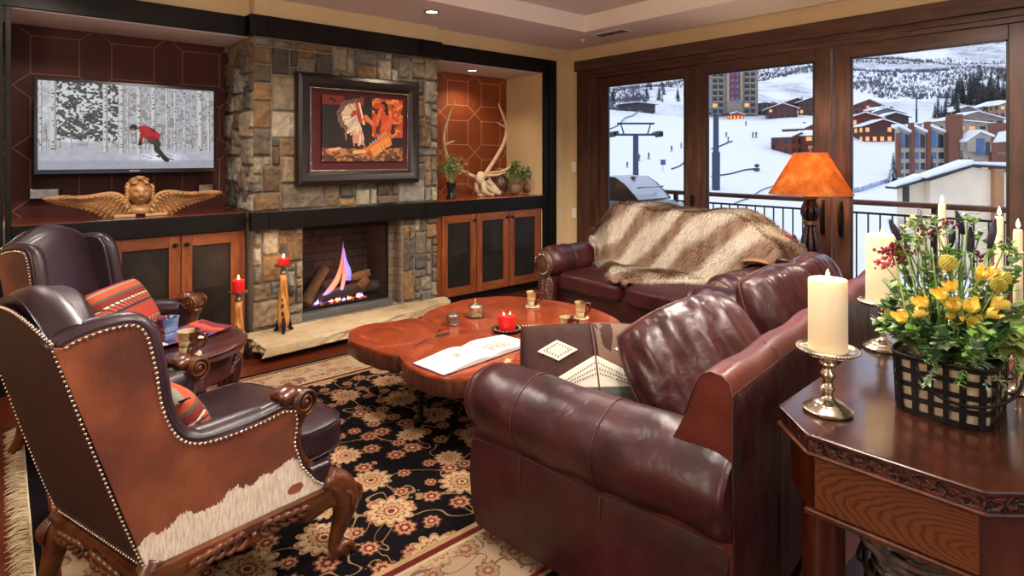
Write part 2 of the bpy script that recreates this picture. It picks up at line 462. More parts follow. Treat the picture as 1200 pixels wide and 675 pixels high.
chim = struct('wall_chimney', mb, vcol('rough_stone', .9, mottle=.5, ms=16, bs=1.0, bscale=34), colors=True, smooth=True)
mb = MB()
mb.box(1.51, 3.21, 4.83, 5.5, 1.06, 2.6)
mb.box(1.51, 1.9, 4.83, 5.5, 0, 1.06); mb.box(2.84, 3.21, 4.83, 5.5, 0, 1.06)
mb.box(1.9, 2.84, 4.83, 5.5, .91, 1.06); mb.box(1.9, 2.84, 4.83, 5.5, 0, .13)
M['mortar'] = flat('mortar', '#8a8072', .95, 0, .1, 30, .3, 80)
mo = mb.build('mortar_core', M['mortar'], chim, smooth=False)
# ------------------------------------------------------------------ fireplace
fp = thing('gas_fireplace', 'gas fireplace with dark brick firebox, logs and an orange flame below the painting', 'fireplace', (2.37, 4.83, .13))
FL = lambda m: m
t = NT('firebox_brick'); v = t.coord((1, 1, 1))
def brickmat(name, rot):
    t = NT(name); v = t.coord((1, 1, 1), rot=rot)
    b = t.n('TexBrick', {'Vector': v, 'Color1': srgb('#4a352a'), 'Color2': srgb('#3a2a22'), 'Mortar': srgb('#1e1612'), 'Scale': 1.0, 'Mortar Size': .006, 'Brick Width': .2, 'Row Height': .075})
    return t.finish(b.outputs[0], .8, 0, t.bump(b.outputs[1], -.4, .01))
M['brick_x'] = brickmat('firebox_brick_back', (R(90), 0, 0)); M['brick_y'] = brickmat('firebox_brick_side', (R(90), 0, R(90)))
W_ = lambda: setattr
def loc(o): o.location = -Vector((2.37, 4.83, .13)); return o
mb = MB(); mb.box(1.9, 2.84, 5.34, 5.36, .13, .91); loc(mb.build('brick_back', M['brick_x'], fp, smooth=False))
for xa in (1.9, 2.745): loc(MB().box(xa, xa+.02, 4.94, 5.34, .13, .91).build('brick_side', M['brick_y'], fp, smooth=False))
mb = MB(); mb.box(2.815, 2.84, 4.83, 4.94, .13, .91); mb.box(2.745, 2.84, 4.925, 4.945, .13, .91)
M['brick_r'] = flat('reveal_brick', '#6b5a48', .8, 0, .2, 20, .3, 50)
t = NT('reveal_brick_tiles'); v = t.coord((1, 1, 1), rot=(R(90), 0, 0)); b = t.n('TexBrick', {'Vector': v, 'Color1': srgb('#6e5d4b'), 'Color2': srgb('#5d4e40'), 'Mortar': srgb('#3a3028'), 'Scale': 1, 'Mortar Size': .004, 'Brick Width': .2, 'Row Height': .078})
M['brick_r'] = t.finish(b.outputs[0], .8)
loc(mb.build('brick_reveal', M['brick_r'], fp, smooth=False))
loc(MB().box(1.9, 2.745, 4.94, 5.34, .89, .91).build('firebox_top', M['iron'], fp, smooth=False)); loc(MB().box(1.9, 2.745, 4.94, 5.34, .13, .19).build('firebox_base', M['iron'], fp, smooth=False))
mb = MB(); mb.box(1.895, 2.745, 4.83, 4.93, .13, .185); loc(mb.build('metal_sill', flat('grey_metal_sill', '#6f7073', .4, .6, .08), fp, smooth=False, bevel=.002))
mb = MB()
mb.box(1.895, 1.925, 4.915, 4.94, .185, .89); mb.box(2.725, 2.745, 4.915, 4.94, .185, .89); mb.box(1.895, 2.745, 4.915, 4.94, .865, .895); mb.box(1.895, 2.745, 4.915, 4.94, .185, .21)
loc(mb.build('glass_frame', M['iron'], fp, smooth=False, bevel=.002))
loc(MB().box(1.92, 2.73, 4.925, 4.929, .2, .87).build('glass_pane', M['glass'], fp, smooth=False))
M['log'] = vcol('fire_log', .9, mottle=.5, ms=18, bs=.8, bscale=30)
def log(p0, p1, r, c, name='log', seed=0):
    mb = MB(); n = 9; seg = 12
    P0, P1 = Vector(p0), Vector(p1); d = (P1-P0).normalized(); u = d.orthogonal().normalized(); w = d.cross(u)
    def F(a, b):
        q = P0.lerp(P1, b); rr = r*(1+.28*noise.noise(Vector((cos(a*2*pi)*1.5+seed, sin(a*2*pi)*1.5, b*3))))
        return q+(u*cos(a*2*pi)+w*sin(a*2*pi))*rr
    mb.grid(F, seg, n, srgb(c), True); k = len(mb.v)
    mb.f.append(tuple(range(seg))[::-1]); mb.f.append(tuple(n*seg+i for i in range(seg))); mb.mi += [0, 0]; mb.c += [srgb('#7a5636')]*2
    return loc(mb.build(name, M['log'], fp, colors=True, angle=50))
log((1.99, 5.02, .22), (2.24, 5.2, .47), .05, '#5d4126', seed=1)
log((2.08, 5.1, .27), (2.33, 5.25, .25), .055, '#2e2622', seed=2)
log((2.13, 5.02, .25), (2.53, 5.06, .28), .05, '#332a26', seed=3)
log((2.18, 5.1, .33), (2.45, 5.14, .36), .045, '#282220', seed=4)
log((2.36, 5.16, .34), (2.62, 5.03, .42), .035, '#6e4c2c', seed=5)
log((2.48, 5.06, .24), (2.6, 5.04, .36), .045, '#6b4a2c', seed=6)
log((2.56, 5.12, .27), (2.73, 5.08, .28), .05, '#3a2c24', seed=7)
t = NT('gas_flame'); g = t.n('TexCoord'); sp = t.n('SeparateXYZ', {0: g.outputs['Generated']})
lw = t.n('LayerWeight', {'Blend': .35})
c = t.ramp(sp.outputs[2], [(0, (.3, .2, 1, 1)), (.15, (1, .22, .14, 1)), (.45, (1, .20, .09, 1)), (.75, (.75, .16, .22, 1)), (1, (.35, .12, .45, 1))])
e = t.n('Emission', {'Color': c, 'Strength': 2.6}); tr = t.n('BsdfTransparent')
fac = t.m('MULTIPLY', t.m('SUBTRACT', 1.0, lw.outputs[1], clamp=True), t.m('SUBTRACT', 1.05, t.m('MULTIPLY', sp.outputs[2], .8)), clamp=True)
mx = t.n('MixShader', {0: fac}); t.t.links.new(tr.outputs[0], mx.inputs[1]); t.t.links.new(e.outputs[0], mx.inputs[2]); t.t.links.new(mx.outputs[0], t.out.inputs[0])
M['gasflame'] = t.mat
t = NT('blue_flame'); e = t.n('Emission', {'Color': (.28, .2, 1, 1), 'Strength': 3.0}); tr = t.n('BsdfTransparent'); lw = t.n('LayerWeight', {'Blend': .4})
mx = t.n('MixShader', {0: t.m('MULTIPLY', t.m('SUBTRACT', 1.0, lw.outputs[1], clamp=True), .6)}); t.t.links.new(tr.outputs[0], mx.inputs[1]); t.t.links.new(e.outputs[0], mx.inputs[2]); t.t.links.new(mx.outputs[0], t.out.inputs[0])
M['blueflame'] = t.mat
def flame(pts, rad, m): return loc(MB().tube(pts, rad, 12, 6, flatx=.7).build('flame', m, fp))
flame([(2.14, 4.99, .27), (2.22, 5.01, .32), (2.30, 5.04, .40), (2.35, 5.06, .53), (2.375, 5.08, .72)], [.012, .026, .026, .016, .002], M['gasflame'])
flame([(2.32, 5.0, .3), (2.35, 5.02, .38), (2.37, 5.05, .48), (2.38, 5.07, .60)], [.014, .018, .014, .002], M['gasflame'])
flame([(2.42, 5.08, .36), (2.43, 5.09, .44), (2.40, 5.09, .54), (2.385, 5.09, .66)], [.028, .026, .016, .002], M['blueflame'])
rg = random.Random(2)
mb = MB(); mb2 = MB(); mb3 = MB()
for k in range(26):
    x = 2.07+.46*rg.random(); y = 4.97+.06*rg.random()
    h = rg.uniform(.02, .05); (mb if k % 2 else mb2).lathe([(0, 0), (.013, .006), (.009, h*.5), (0, h)], (x, y, .205), 8)
for k in range(30):
    x = 2.05+.5*rg.random(); y = 4.96+.1*rg.random(); mb3.ball((x, y, .2+.015*rg.random()), .011, 6)
loc(mb.build('flame', emit('violet_flamelet', (.5, .3, 1, 1), 4), fp)); loc(mb2.build('flame', emit('orange_flamelet', (1, .25, .12, 1), 5), fp))
t = NT('embers'); v = t.coord(); n = t.noise(v, 40, 3); c = t.ramp(n, [(.4, (.02, .015, .012, 1)), (.6, (.9, .12, .05, 1))])
o3 = mb3.build('ember_bed', t.finish((.03, .02, .02, 1), .9, **{'Emission Color': c, 'Emission Strength': 1.5}), fp); loc(o3); o3['kind'] = 'stuff'
add_light('POINT', (2.33, 5.03, .42), 3.0, (1, .45, .2), 'fire_light', .05)

# hearth slab
def F(poly, z0, z1, amp, seed):
    mb = MB(); P = catmull(poly, 1, True); Q = []
    n = len(poly)
    for i in range(n):
        a, b = Vector(poly[i]), Vector(poly[(i+1) % n]); k = max(1, int((b-a).length/.025))
        for j in range(k):
            p = a.lerp(b, j/k); Q.append(p)
    L = len(Q); cen = sum((q for q in Q), Vector((0, 0)))/L
    lev = [z0, z0+(z1-z0)*.25, z0+(z1-z0)*.5, z0+(z1-z0)*.75, z1-.004, z1]
    vs = []
    for li, z in enumerate(lev):
        for q in Q:
            nn = noise.noise(Vector((q.x*14, q.y*14, z*40+seed)))*amp+noise.noise(Vector((q.x*45, q.y*45, z*90+seed)))*amp*.5
            d = (q-cen).normalized(); ins = .006 if li in (0, 5) else 0
            p = q+d*(nn-ins) if q.y < 4.79 else q
            vs.append((p.x, p.y, z+noise.noise(Vector((q.x*8, q.y*8, seed)))*.003*(li > 3)))
    fs = [tuple(range(L))[::-1], tuple(5*L+i for i in range(L))]
    for l in range(5):
        for i in range(L): fs.append((l*L+i, l*L+(i+1) % L, (l+1)*L+(i+1) % L, (l+1)*L+i))
    mb.add(vs, fs); return mb
t = NT('hearth_stone'); v = t.coord(); n = t.noise(v, 3, 6, .65); n2 = t.noise(v, 25, 5, .7)
c = t.ramp(n, [(.3, srgb('#8f7350')), (.48, srgb('#bfa67e')), (.7, srgb('#d9c8a6'))]); c = t.mix(t.m('MULTIPLY', n2, .3), c, srgb('#8a6a48'))
M['hearth'] = t.finish(c, .75, 0, t.bump(n2, .5, .01))
hp = [(1.43, 4.33), (1.75, 4.345), (2.09, 4.375), (2.46, 4.45), (2.9, 4.54), (3.25, 4.62), (3.3, 4.79), (1.43, 4.79)]
h = F(hp, .062, .13, .028, 1).build('hearth_slab', M['hearth'], smooth=True, angle=35); tag(h, 'long rough-edged tan stone hearth slab in front of the fireplace', 'hearth')
rp = [(1.5, 4.5), (2.1, 4.5), (2.5, 4.55), (3.1, 4.66), (3.18, 4.79), (1.5, 4.79)]
F(rp, 0, .062, .006, 4).build('riser', flat('brown_riser_stone', '#6a4a36', .8, 0, .3, 8, .4, 40), h, smooth=True, angle=35)

# ------------------------------------------------------------------ blackened steel bands and posts
def steel(name, boxes, label):
    mb = MB()
    for b in boxes: mb.box(*b)
    o = mb.build(name, M['steel'], smooth=False, bevel=.003); tag(o, label, 'steel trim'); return o
steel('steel_band', [(1.46, 3.235, 4.745, 4.785+.03, 2.445, 2.6), (1.46, 1.5, 4.785, 4.9, 2.445, 2.6), (3.0, 3.02, 4.735, 4.75, 2.445, 2.6), (1.60, 1.62, 4.735, 4.75, 2.445, 2.6)], 'blackened steel band across the top of the stone chimney')
steel('steel_band', [(3.235, 4.87, 4.815, 4.85, 2.445, 2.6)], 'blackened steel band over the alcove with the antlers')
steel('steel_band', [(-.2, 1.46, 4.875, 4.91, 2.445, 2.6)], 'blackened steel band over the television alcove')
steel('steel_mantel', [(1.465, 3.235, 4.74, 4.80, .92, 1.06), (1.60, 1.615, 4.73, 4.742, .92, 1.06), (3.05, 3.065, 4.73, 4.742, .92, 1.06)], 'blackened steel mantel band between the framed painting and the fire')
steel('steel_post', [(4.67, 4.74, 4.815, 4.85, 0, 2.445), (4.74, 4.80, 4.80, 4.85, 0, 2.6), (4.80, 4.87, 4.815, 4.85, 0, 2.445)], 'blackened steel post right of the three-door cabinet')
steel('steel_post', [(-.2, -.03, 4.87, 4.91, 0, 2.445), (-.03, .02, 4.855, 4.91, 0, 2.445), (.03, .06, 4.87, 4.91, 0, 2.445)], 'blackened steel post left of the television')
mb = MB(); M['ctop'] = wood('counter_wood', '#3c160c', '#6b2f19', '#8a4324', 0, .22, 2, 7, .4, .05)
def counter(x0, x1, y0, label, topm):
    o = MB().box(x0, x1, y0, y0+.035, .92, 1.055).build('counter_ledge', M['steel'], smooth=False, bevel=.003); tag(o, label, 'counter')
    MB().box(x0, x1, y0+.005, 5.5, 1.035, 1.06).build('top', topm, o, smooth=False, bevel=.003); return o
counter(.06, 1.47, 4.885, 'dark ledge with a polished red-brown top beneath the television', M['ctop'])
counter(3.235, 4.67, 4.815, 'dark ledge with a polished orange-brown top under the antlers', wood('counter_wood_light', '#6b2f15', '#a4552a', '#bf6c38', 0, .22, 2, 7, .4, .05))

# ------------------------------------------------------------------ alcove tile panels
def tiles(xa, xb, sx0, px, name, c1, c2, sz_top):
    t = NT(name+'_mat'); v = t.coord(); n = t.noise(v, 2.5, 5, .6); n2 = t.noise(v, 30, 3)
    c = t.mix(t.m('MULTIPLY', n2, .25), t.ramp(n, [(.3, srgb(c1)), (.7, srgb(c2))]), srgb('#2a0d06'))
    m = t.finish(c, .6, 0, t.bump(n2, .1, .002), **{'Specular IOR Level': .3})
    o = struct(name, MB().box(xa, xb, 5.475, 5.5, 1.06, 2.44), m, smooth=False)
    lm = flat(name+'_grout', '#c48a5e' if 'left' not in name else '#7a4c36', .7)
    mb = MB(); y = 5.4735; lw = .004
    def seg(p, q):
        # clip
        (x0, z0), (x1, z1) = p, q
        for _ in range(1):
            def clip(a, b, lo, hi, ta, tb):
                d = b-a
                if abs(d) < 1e-9: return (ta, tb) if lo <= a <= hi else (1, 0)
                u, w = (lo-a)/d, (hi-a)/d
                if u > w: u, w = w, u
                return max(ta, u), min(tb, w)
            ta, tb = clip(x0, x1, xa+.004, xb-.004, 0, 1); ta, tb = clip(z0, z1, 1.064, 2.436, ta, tb)
            if ta >= tb: return
        A = Vector((x0+(x1-x0)*ta, z0+(z1-z0)*ta)); B = Vector((x0+(x1-x0)*tb, z0+(z1-z0)*tb))
        d = (B-A).normalized(); n = Vector((-d.y, d.x))*lw
        v = [(A.x+n.x, y, A.y+n.y), (A.x-n.x, y, A.y-n.y), (B.x-n.x, y, B.y-n.y), (B.x+n.x, y, B.y+n.y)]
        v += [(a, b+.003, c) for a, b, c in v]
        mb.add(v, [(0, 1, 2, 3), (0, 4, 5, 1), (1, 5, 6, 2), (2, 6, 7, 3), (3, 7, 4, 0)])
    S = .285; P = px; zp = .45; sh = .275
    i0 = int((xa-sx0)/P)-2
    for i in range(i0, i0+8):
        for j in range(-4, 6):
            x = sx0+i*P; z = sz_top+j*zp
            seg((x, z), (x+S, z)); seg((x+S, z), (x+S, z-sh)); seg((x+S, z-sh), (x, z-sh)); seg((x, z-sh), (x, z))
            seg((x+S, z), (x+P, z+zp-sh)); seg((x+S, z+zp-sh), (x+P, z))
    mb.build('grout_lines', lm, o, smooth=False)
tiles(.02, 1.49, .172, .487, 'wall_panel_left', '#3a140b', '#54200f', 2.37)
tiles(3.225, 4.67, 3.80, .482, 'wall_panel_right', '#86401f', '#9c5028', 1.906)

# ------------------------------------------------------------------ cabinets
def cabinet(x0, x1, y0, doors, label, knobs):
    o = thing('base_cabinet', label, 'cabinet', ((x0+x1)/2, y0, 0)); off = Vector((-(x0+x1)/2, -y0, 0))
    def P(mb, n, m, par=o, **k):
        q = mb.build(n, m, par, **k)
        if par is o: q.location = off
        return q
    mb = MB(); mb.box(x0, x1, y0+.02, 5.5, .09, .92); P(mb, 'body', M['cabwood'], smooth=False)
    mb = MB(); mb.box(x0, x1, y0+.06, y0+.1, 0, .09); P(mb, 'toe_kick', M['iron'], smooth=False)
    for k, (a, b) in enumerate(doors):
        g = .004; s = .075; z0, z1 = .095, .912
        mb = MB(); mb.box(a+g, a+s, y0, y0+.02, z0, z1); mb.box(b-s, b-g, y0, y0+.02, z0, z1); mb.box(a+s, b-s, y0+.0165, y0+.02, z0, z1)
        d = P(mb, 'door', M['cabwood'], smooth=False, bevel=.003)
        for qa, qb in ((z1-.085, z1), (z0, z0+.085)): MB().box(a+s, b-s, y0, y0+.019, qa, qb).build('door_rail', M['cabwoodh'], d, smooth=False, bevel=.003)
        # raised pyramid panel: faceted diamond
        pa, pb, q0, q1 = a+s, b-s, z0+.085, z1-.085; xc = (pa+pb)/2; zc = (q0+q1)/2
        m3 = MB(); yy = y0+.016; pk = y0+.001
        v = [(pa, yy, q0), (pb, yy, q0), (pb, yy, q1), (pa, yy, q1), (xc, yy, q0), (pb, yy, zc), (xc, yy, q1), (pa, yy, zc), (xc, pk, zc)]
        m3.add(v, [(4, 5, 8), (5, 6, 8), (6, 7, 8), (7, 4, 8), (0, 4, 7), (4, 1, 5), (5, 2, 6), (6, 3, 7)])
        m3.build('panel', M['cabpanel'], d, smooth=False)
        if knobs[k]:
            kx = b-.035 if knobs[k] > 0 else a+.035
            m4 = MB(); m4.lathe([(.0, -.03), (.012, -.028), (.016, -.02), (.012, -.012), (.006, -.008), (.007, 0)], (kx, y0, .845), 12, 'Y'); m4.M = Matrix()
            m4.box(kx-.017, kx+.017, y0-.026, y0-.014, .835, .855)
            m4.build('knob', M['iron'], d)
    return o
cabinet(.06, 1.475, 4.91, [(.10, .575), (.575, 1.015), (1.02, 1.44)], 'knotty wood cabinet with dark faceted panels under the television', [1, 1, -1])
cabinet(3.24, 4.665, 4.84, [(3.29, 3.725), (3.725, 4.165), (4.17, 4.63)], 'three-door wood cabinet with dark faceted panels under the antlers', [1, 1, -1])

# ------------------------------------------------------------------ small fittings
def can_light(p, label, z, power=25, spot=110, col=(1, .80, .58), vis=True):
    o = thing('recessed_light', label, 'ceiling light', (p[0], p[1], z), 0, 'recessed ceiling lights')
    MB().lathe([(.048, -.001), (.052, -.006), (.066, -.006), (.07, -.001), (.07, 0)], seg=28).build('trim_ring', M['pewter'], o)
    MB().lathe([(.0, -.003), (.03, -.0035), (.048, -.001)], seg=24).build('lamp_disc', emit('lamp_glow', (1, .9, .75, 1), 12), o)
    l = add_light('SPOT', (p[0], p[1], z-.012), power, col, 'can_lamp', .05, None, spot, .6); return o
pc = at(506, 14, CE)
can_light(pc, 'recessed ceiling light in front of the chimney above the painting', CE, 38, 125)
pn = at(560, 81.5, 2.44)
can_light((pn.x, 5.18), 'recessed light in the alcove soffit above the antlers', 2.44, 26, 130)
# fill lights added out of view to brighten the room, not actual lamps
for (x, y, z, w) in ((-1.2, 1.2, 1.95, 90), (1.2, -1.8, 2.0, 50), (1.5, .35, 2.5, 40)):
    add_light('POINT', (x, y, z), w, (1, .88, .78), 'room_fill', .3)
for (x, y, w) in ((1.0, 3.3, 60), (2.6, 1.7, 70), (3.2, 2.6, 60), (.2, 4.3, 30), (4.0, 1.0, 50), (1.3, 1.0, 60)):
    add_light('SPOT', (x, y, 2.74), w*2.4, (1, .89, .78), 'ceiling_fill', .09, None, 150, .5)  # added downward fill spots, unseen and without fixtures
vt = at(717, 38.6, CE)
o = thing('ceiling_vent', 'slotted ceiling air vent near the corner of the raised tray', 'vent', (vt.x, vt.y, CE))
mb = MB(); 
for (a, b, c, d) in ((-.09, -.07, -.2, .2), (.07, .09, -.2, .2), (-.07, .07, -.2, -.18), (-.07, .07, .18, .2)): mb.box(a, b, c, d, -.008, 0)
mb.build('frame', M['ceil'], o, smooth=False)
mb = MB()
for k in range(5): mb.box(-.065+k*.028, -.057+k*.028, -.18, .18, -.006, 0)
mb.build('louver', flat('vent_louver', '#6e5f5e', .6), o, smooth=False)
MB().box(-.07, .07, -.18, .18, -.001, 0).build('vent_back', flat('vent_dark', '#3a3234', .8), o, smooth=False)
sp_ = at(683, 47, CE); o = MB().lathe([(.03, 0), (.03, -.004), (.012, -.006), (.012, -.02), (0, -.022)][::-1], (sp_.x, sp_.y, CE-.0), 16).build('sprinkler_head', M['ceil']); tag(o, 'small round sprinkler cover on the ceiling beside the air vent', 'sprinkler')
def plate(y, z, name, label):
    o = MB().box(XW-.006, XW, y-.036, y+.036, z-.058, z+.058).build(name, M['white'], smooth=False, bevel=.003); tag(o, label, 'wall plate')
    MB().box(XW-.010, XW-.005, y-.014, y+.014, z-.03, z+.03).build('rocker' if 'switch' in name else 'socket', M['white'], o, smooth=False, bevel=.002)
plate(4.775, 1.375, 'light_switch', 'white light switch on the cream wall left of the glass doors')
plate(4.775, .83, 'power_outlet', 'white outlet low on the cream wall behind the loveseat arm')
# ================================================================== SOFAS
def couch(name, label, loc, rz, L, D=1.0, n=3, topz=.88, armz=.69, cush=True, croc=False):
    o = thing(name, label, 'sofa', loc, rz)
    # base with front rail
    mb = MB(); mb.sbox((L/2, D/2-.01, .235), (L-.14, D-.06, .35), 14, 10); mb.build('base', M['leather'], o, merge=True)
    # arms: outer panel and big roll
    for side in (0, 1):
        X = (lambda a: a) if side == 0 else (lambda a: L-a)
        mb = MB()
        c = [(.0, .055), (-.01, .12), (-.012, .25), (.0, .36), (.02, .43), (.1, .45), (.2, .45), (.22, .40), (.22, .055)]
        def F(u, v, c=c):
            k = u*(len(c)-1); i = min(int(k), len(c)-2); f = k-i
            a = c[i][0]*(1-f)+c[i+1][0]*f; z = c[i][1]*(1-f)+c[i+1][1]*f
            e = (v-.5)*2; sh = 1-abs(e)**10*.06
            b = .01+(D-.02)*v+.03*sin(pi*min(1, max(0, (z-.05)/.5)))*max(0, e)
            return (X(.11+(a-.11)*sh), b, z)
        mb.grid(F, 24, 24)
        k0 = 0; nv = 24; w = 25
        mb.f.append(tuple(range(25))); mb.f.append(tuple(nv*w+i for i in range(25))[::-1]); mb.mi += [0, 0]; mb.c += [(1,)*4]*2
        arm = mb.build('arm_panel', M['leather'], o, angle=60)
        ca, cz, ra, rzz = .095, armz-.148, .152, .148
        def G(u, v):
            t = u*2*pi; b = -.0+(D+.05)*v
            e = 1.0
            if v > .86: e = sqrt(max(0, 1-((v-.86)/.14)**2.6))*.94+.06*(1-(v-.86)/.14)
            if v < .03: e = .93+.07*v/.03
            r1, r2 = ra*e, rzz*e
            sag = .006*sin(v*9)
            q = 1+.05*cos(2*t+.6)
            wr = noise.noise(Vector((cos(t)*1.5, sin(t)*1.5, v*9+side*4)))*.008
            return (X(ca+(r1+wr)*cos(t)*q), b, cz+(r2+wr)*sin(t)+sag)
        mb = MB(); mb.grid(G, 40, 56, closeu=True)
        mb.f.append(tuple(range(40))); mb.f.append(tuple(56*40+i for i in range(40))[::-1]); mb.mi += [0, 0]; mb.c += [(1,)*4]*2
        roll = mb.build('arm_roll', M['leather'], o)
        sm = MB()
        for vv in (.40, .72):
            pts = []
            for k in range(41):
                p = Vector(G(k/40, vv)); cc = Vector((X(ca), p.y, cz)); pts.append(cc+(p-cc)*1.012)
            sm.tube(pts, .0022, 6)
        for bb in (D*.42, D*.76):
            sm.tube([(X(.003-.013*sin(pi*min(1, z/.5))), bb, z) for z in (.06, .15, .25, .34, .40)], .002, 6)
        sm.tube([(X(-.006), .02+k*(D-.02)/12, .402+.006*sin(k*.9)) for k in range(13)], .0025, 6)
        sm.build('seam', M['seam'], roll)
        # scroll shaped arm front with nailheads
        fm = MB(); fm.lathe([(0, D+.052), (.10, D+.050), (.112, D+.035), (.115, D+.0)][::-1], (X(ca), 0, cz), 28, 'Y', sx=1); 
        fr = fm.build('arm_front', M['croc'] if croc else M['leather'], o)
        fp_ = MB(); fp_.M = Matrix()
        poly = [(.02, .07), (.02, .42), (.07, .45), (.16, .45), (.20, .38), (.17, .07)]
        fp_.prism([(X(a), z) for a, z in poly], 0, .02, fn=lambda x, y, z: (x, D+.0+z, y)); fp_.build('arm_post', M['croc'] if croc else M['leather'], o, bevel=.006)
        nm = MB(); nm2 = MB()
        for k in range(22):
            t = -1.9+k*(4.9/21) if side == 0 else pi+1.9-k*(4.9/21)
            nm.ball((X(ca)+.085*cos(t)*(1 if side == 0 else 1), D+.054, cz+.085*sin(t)), .0075, 8)
        for k in range(14): 
            z = cz-.1-k*.026
            for a in (.05+.03*sin(k*.4), .15-.03*sin(k*.4)+.01): nm2.ball((X(a), D+.024, z), .0065, 8)
        if croc: nm.build('scroll_nailheads', M['nail'], fr); nm2.build('post_nailheads', M['nail'], fr)
    # back
    prof = [(.0, .06), (-.005, .3), (.0, .6), (.0, topz-.06), (.008, topz-.022), (.03, topz-.004), (.06, topz), (.085, topz-.01), (.105, topz-.04), (.14, topz-.14), (.2, .62), (.24, .42), (.24, .2)]
    mb = MB(); n_ = len(prof); N = 30; vs = []
    for i in range(N+1):
        x = .012+(L-.024)*i/N; e = 1 if 0 < i < N else .985
        for b, z in prof: vs.append((x, .12+(b-.12)*e, z+.006*sin(i*1.1)*(z > .8)))
    o0 = 0; mb.add(vs, [])
    for i in range(N):
        for j in range(n_-1):
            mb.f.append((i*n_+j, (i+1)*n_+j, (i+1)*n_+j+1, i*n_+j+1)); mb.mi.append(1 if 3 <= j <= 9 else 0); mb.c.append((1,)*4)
    for q in (0, N):
        f = tuple(q*n_+j for j in range(n_)); mb.f.append(f[::-1] if q else f); mb.mi.append(1); mb.c.append((1,)*4)
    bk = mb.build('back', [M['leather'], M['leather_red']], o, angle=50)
    sm = MB(); 
    for a in (L*.19, L*.5, L*.81): sm.tube([(a, -.006, z) for z in (.07, .3, .6, topz-.05)]+[(a, .004, topz-.018), (a, .05, topz+.001)], .0018, 6)
    for q in (.012, L-.012): sm.tube([(q, b, z+.002) for b, z in prof[1:10]], .003, 6)
    sm.tube([(.012+(L-.024)*k/20, .0, topz-.05) for k in range(21)], .0015, 6)
    sm.build('piping', M['seam'], bk)
    # seat cushions
    w = (L-.44)/n
    for k in range(n):
        mb = MB(); cx = .22+w*(k+.5)
        def S(q):
            puff = (1-(q.x/(w/2))**2)*(1-(q.y/.41)**2)
            return Vector((q.x, q.y, q.z+(.02*puff if q.z > 0 else 0)+noise.noise(Vector((q.x*5+k, q.y*5, 0)))*.006))
        mb.sbox((cx, D-.37, .425), (w-.006, .82, .15), 7, 14, fn=S)
        sc = mb.build('seat_cushion', M['leather'], o, merge=True)
        if croc and k == 0:
            m3 = MB(); m3.sbox((cx-w/2+.07, D-.02, .425), (.16, .13, .157), 6, 8); m3.build('corner_patch', M['croc'], sc, merge=True)
    for (a, b) in ((.12, .08), (L-.12, .08), (.12, D-.1), (L-.12, D-.1)):
        MB().lathe([(.028, 0), (.035, .03), (.04, .07)], (a, b, 0), 16).build('foot', M['darkwood'], o)
    return o
def puffy(w, h, th, seed, wr=.012, nseg=36, rd=.06):
    """upright leather back cushion, x width, z height, y thickness"""
    mb = MB()
    def face(sg):
        def F(u, v):
            a, c = 2*u-1, 2*v-1
            e = (1-abs(a)**3.2)*(1-abs(c)**3.2); e = max(0, e)**.42
            x = a*w/2*sqrt(1-c*c*rd); z = c*h/2*sqrt(1-a*a*rd)
            n = noise.noise(Vector((x*16+seed, z*4, seed)))*wr*1.3+noise.noise(Vector((x*34, z*9+seed, seed)))*wr*.5
            edge = min(1, e*1.2)
            return (x, sg*(th/2*e+n*edge), z+abs(n)*.4*edge)
        return F
    mb.grid(face(-1), nseg, nseg); mb.grid(lambda u, v: face(1)(1-u, v), nseg, nseg)
    return mb
# --- near sofa
sofa = couch('leather_sofa', 'large oxblood leather sofa in the foreground, its back against the wooden console table', (1.535, .84, 0), 7, 2.1, 1.02, 3, armz=.675)
for k, (a, b, z, rx, rz, w, h, th) in enumerate(((.56, .35, .69, -34, -38, .55, .50, .27), (1.56, .33, .70, -26, -20, .52, .48, .26), (1.86, .27, .74, -12, -5, .46, .46, .22))):
    mb = puffy(w, h, th, 3+k*5, .015, 44, .26)
    c = mb.build('back_cushion', M['leather_br'], sofa, merge=True); c.location = (a, b, z); c.rotation_euler = (R(rx), R((-20, -8, 0)[k]), R(rz))
    s = MB(); q = .5
    pts = []
    for side in (-1, 1):
        pts = []
        for i in range(81):
            t = 2*pi*i/80; m_ = 1/max(abs(cos(t)), abs(sin(t))); a_, c_ = cos(t)*m_, sin(t)*m_
            pts.append((a_*w/2*sqrt(1-c_*c_*.26), 0, c_*h/2*sqrt(1-a_*a_*.26)))
    s.tube(pts, .006, 6)
    s.build('piping', M['seam'], c)
# --- patterned leather pillow on it
t = NT('brown_suede'); n = t.noise(t.coord(), 5, 5, .6, .5)
M['suede'] = t.finish(t.ramp(n, [(.35, srgb('#2c1714')), (.65, srgb('#47271c'))]), .75, 0, t.bump(n, .4, .02), **{'Specular IOR Level': .25})
M['suede2'] = flat('tan_brown_suede', '#5b3b26', .6, 0, .25, 7, .3, 30)
M['hidew'] = flat('white_hide_inlay', '#d3cdbd', .8, 0, .06, 30, .2, 90)
pl = thing('leather_pillow', 'brown leather pillow with white diamond and chevron inlays on the near sofa', 'pillow', (0, 0, 0))
W, H_, TH = .62, .40, .14
mb = puffy(W, H_, TH, 40, .006); body = mb.build('cover', M['suede'], pl, merge=True)
def surf(x, z, off=.004):
    a, c = min(.999, abs(x)/(W/2)), min(.999, abs(z)/(H_/2))
    e = max(0, (1-a**3.2)*(1-c**3.2))**.42
    return Vector((x, -(TH/2*e+off), z))
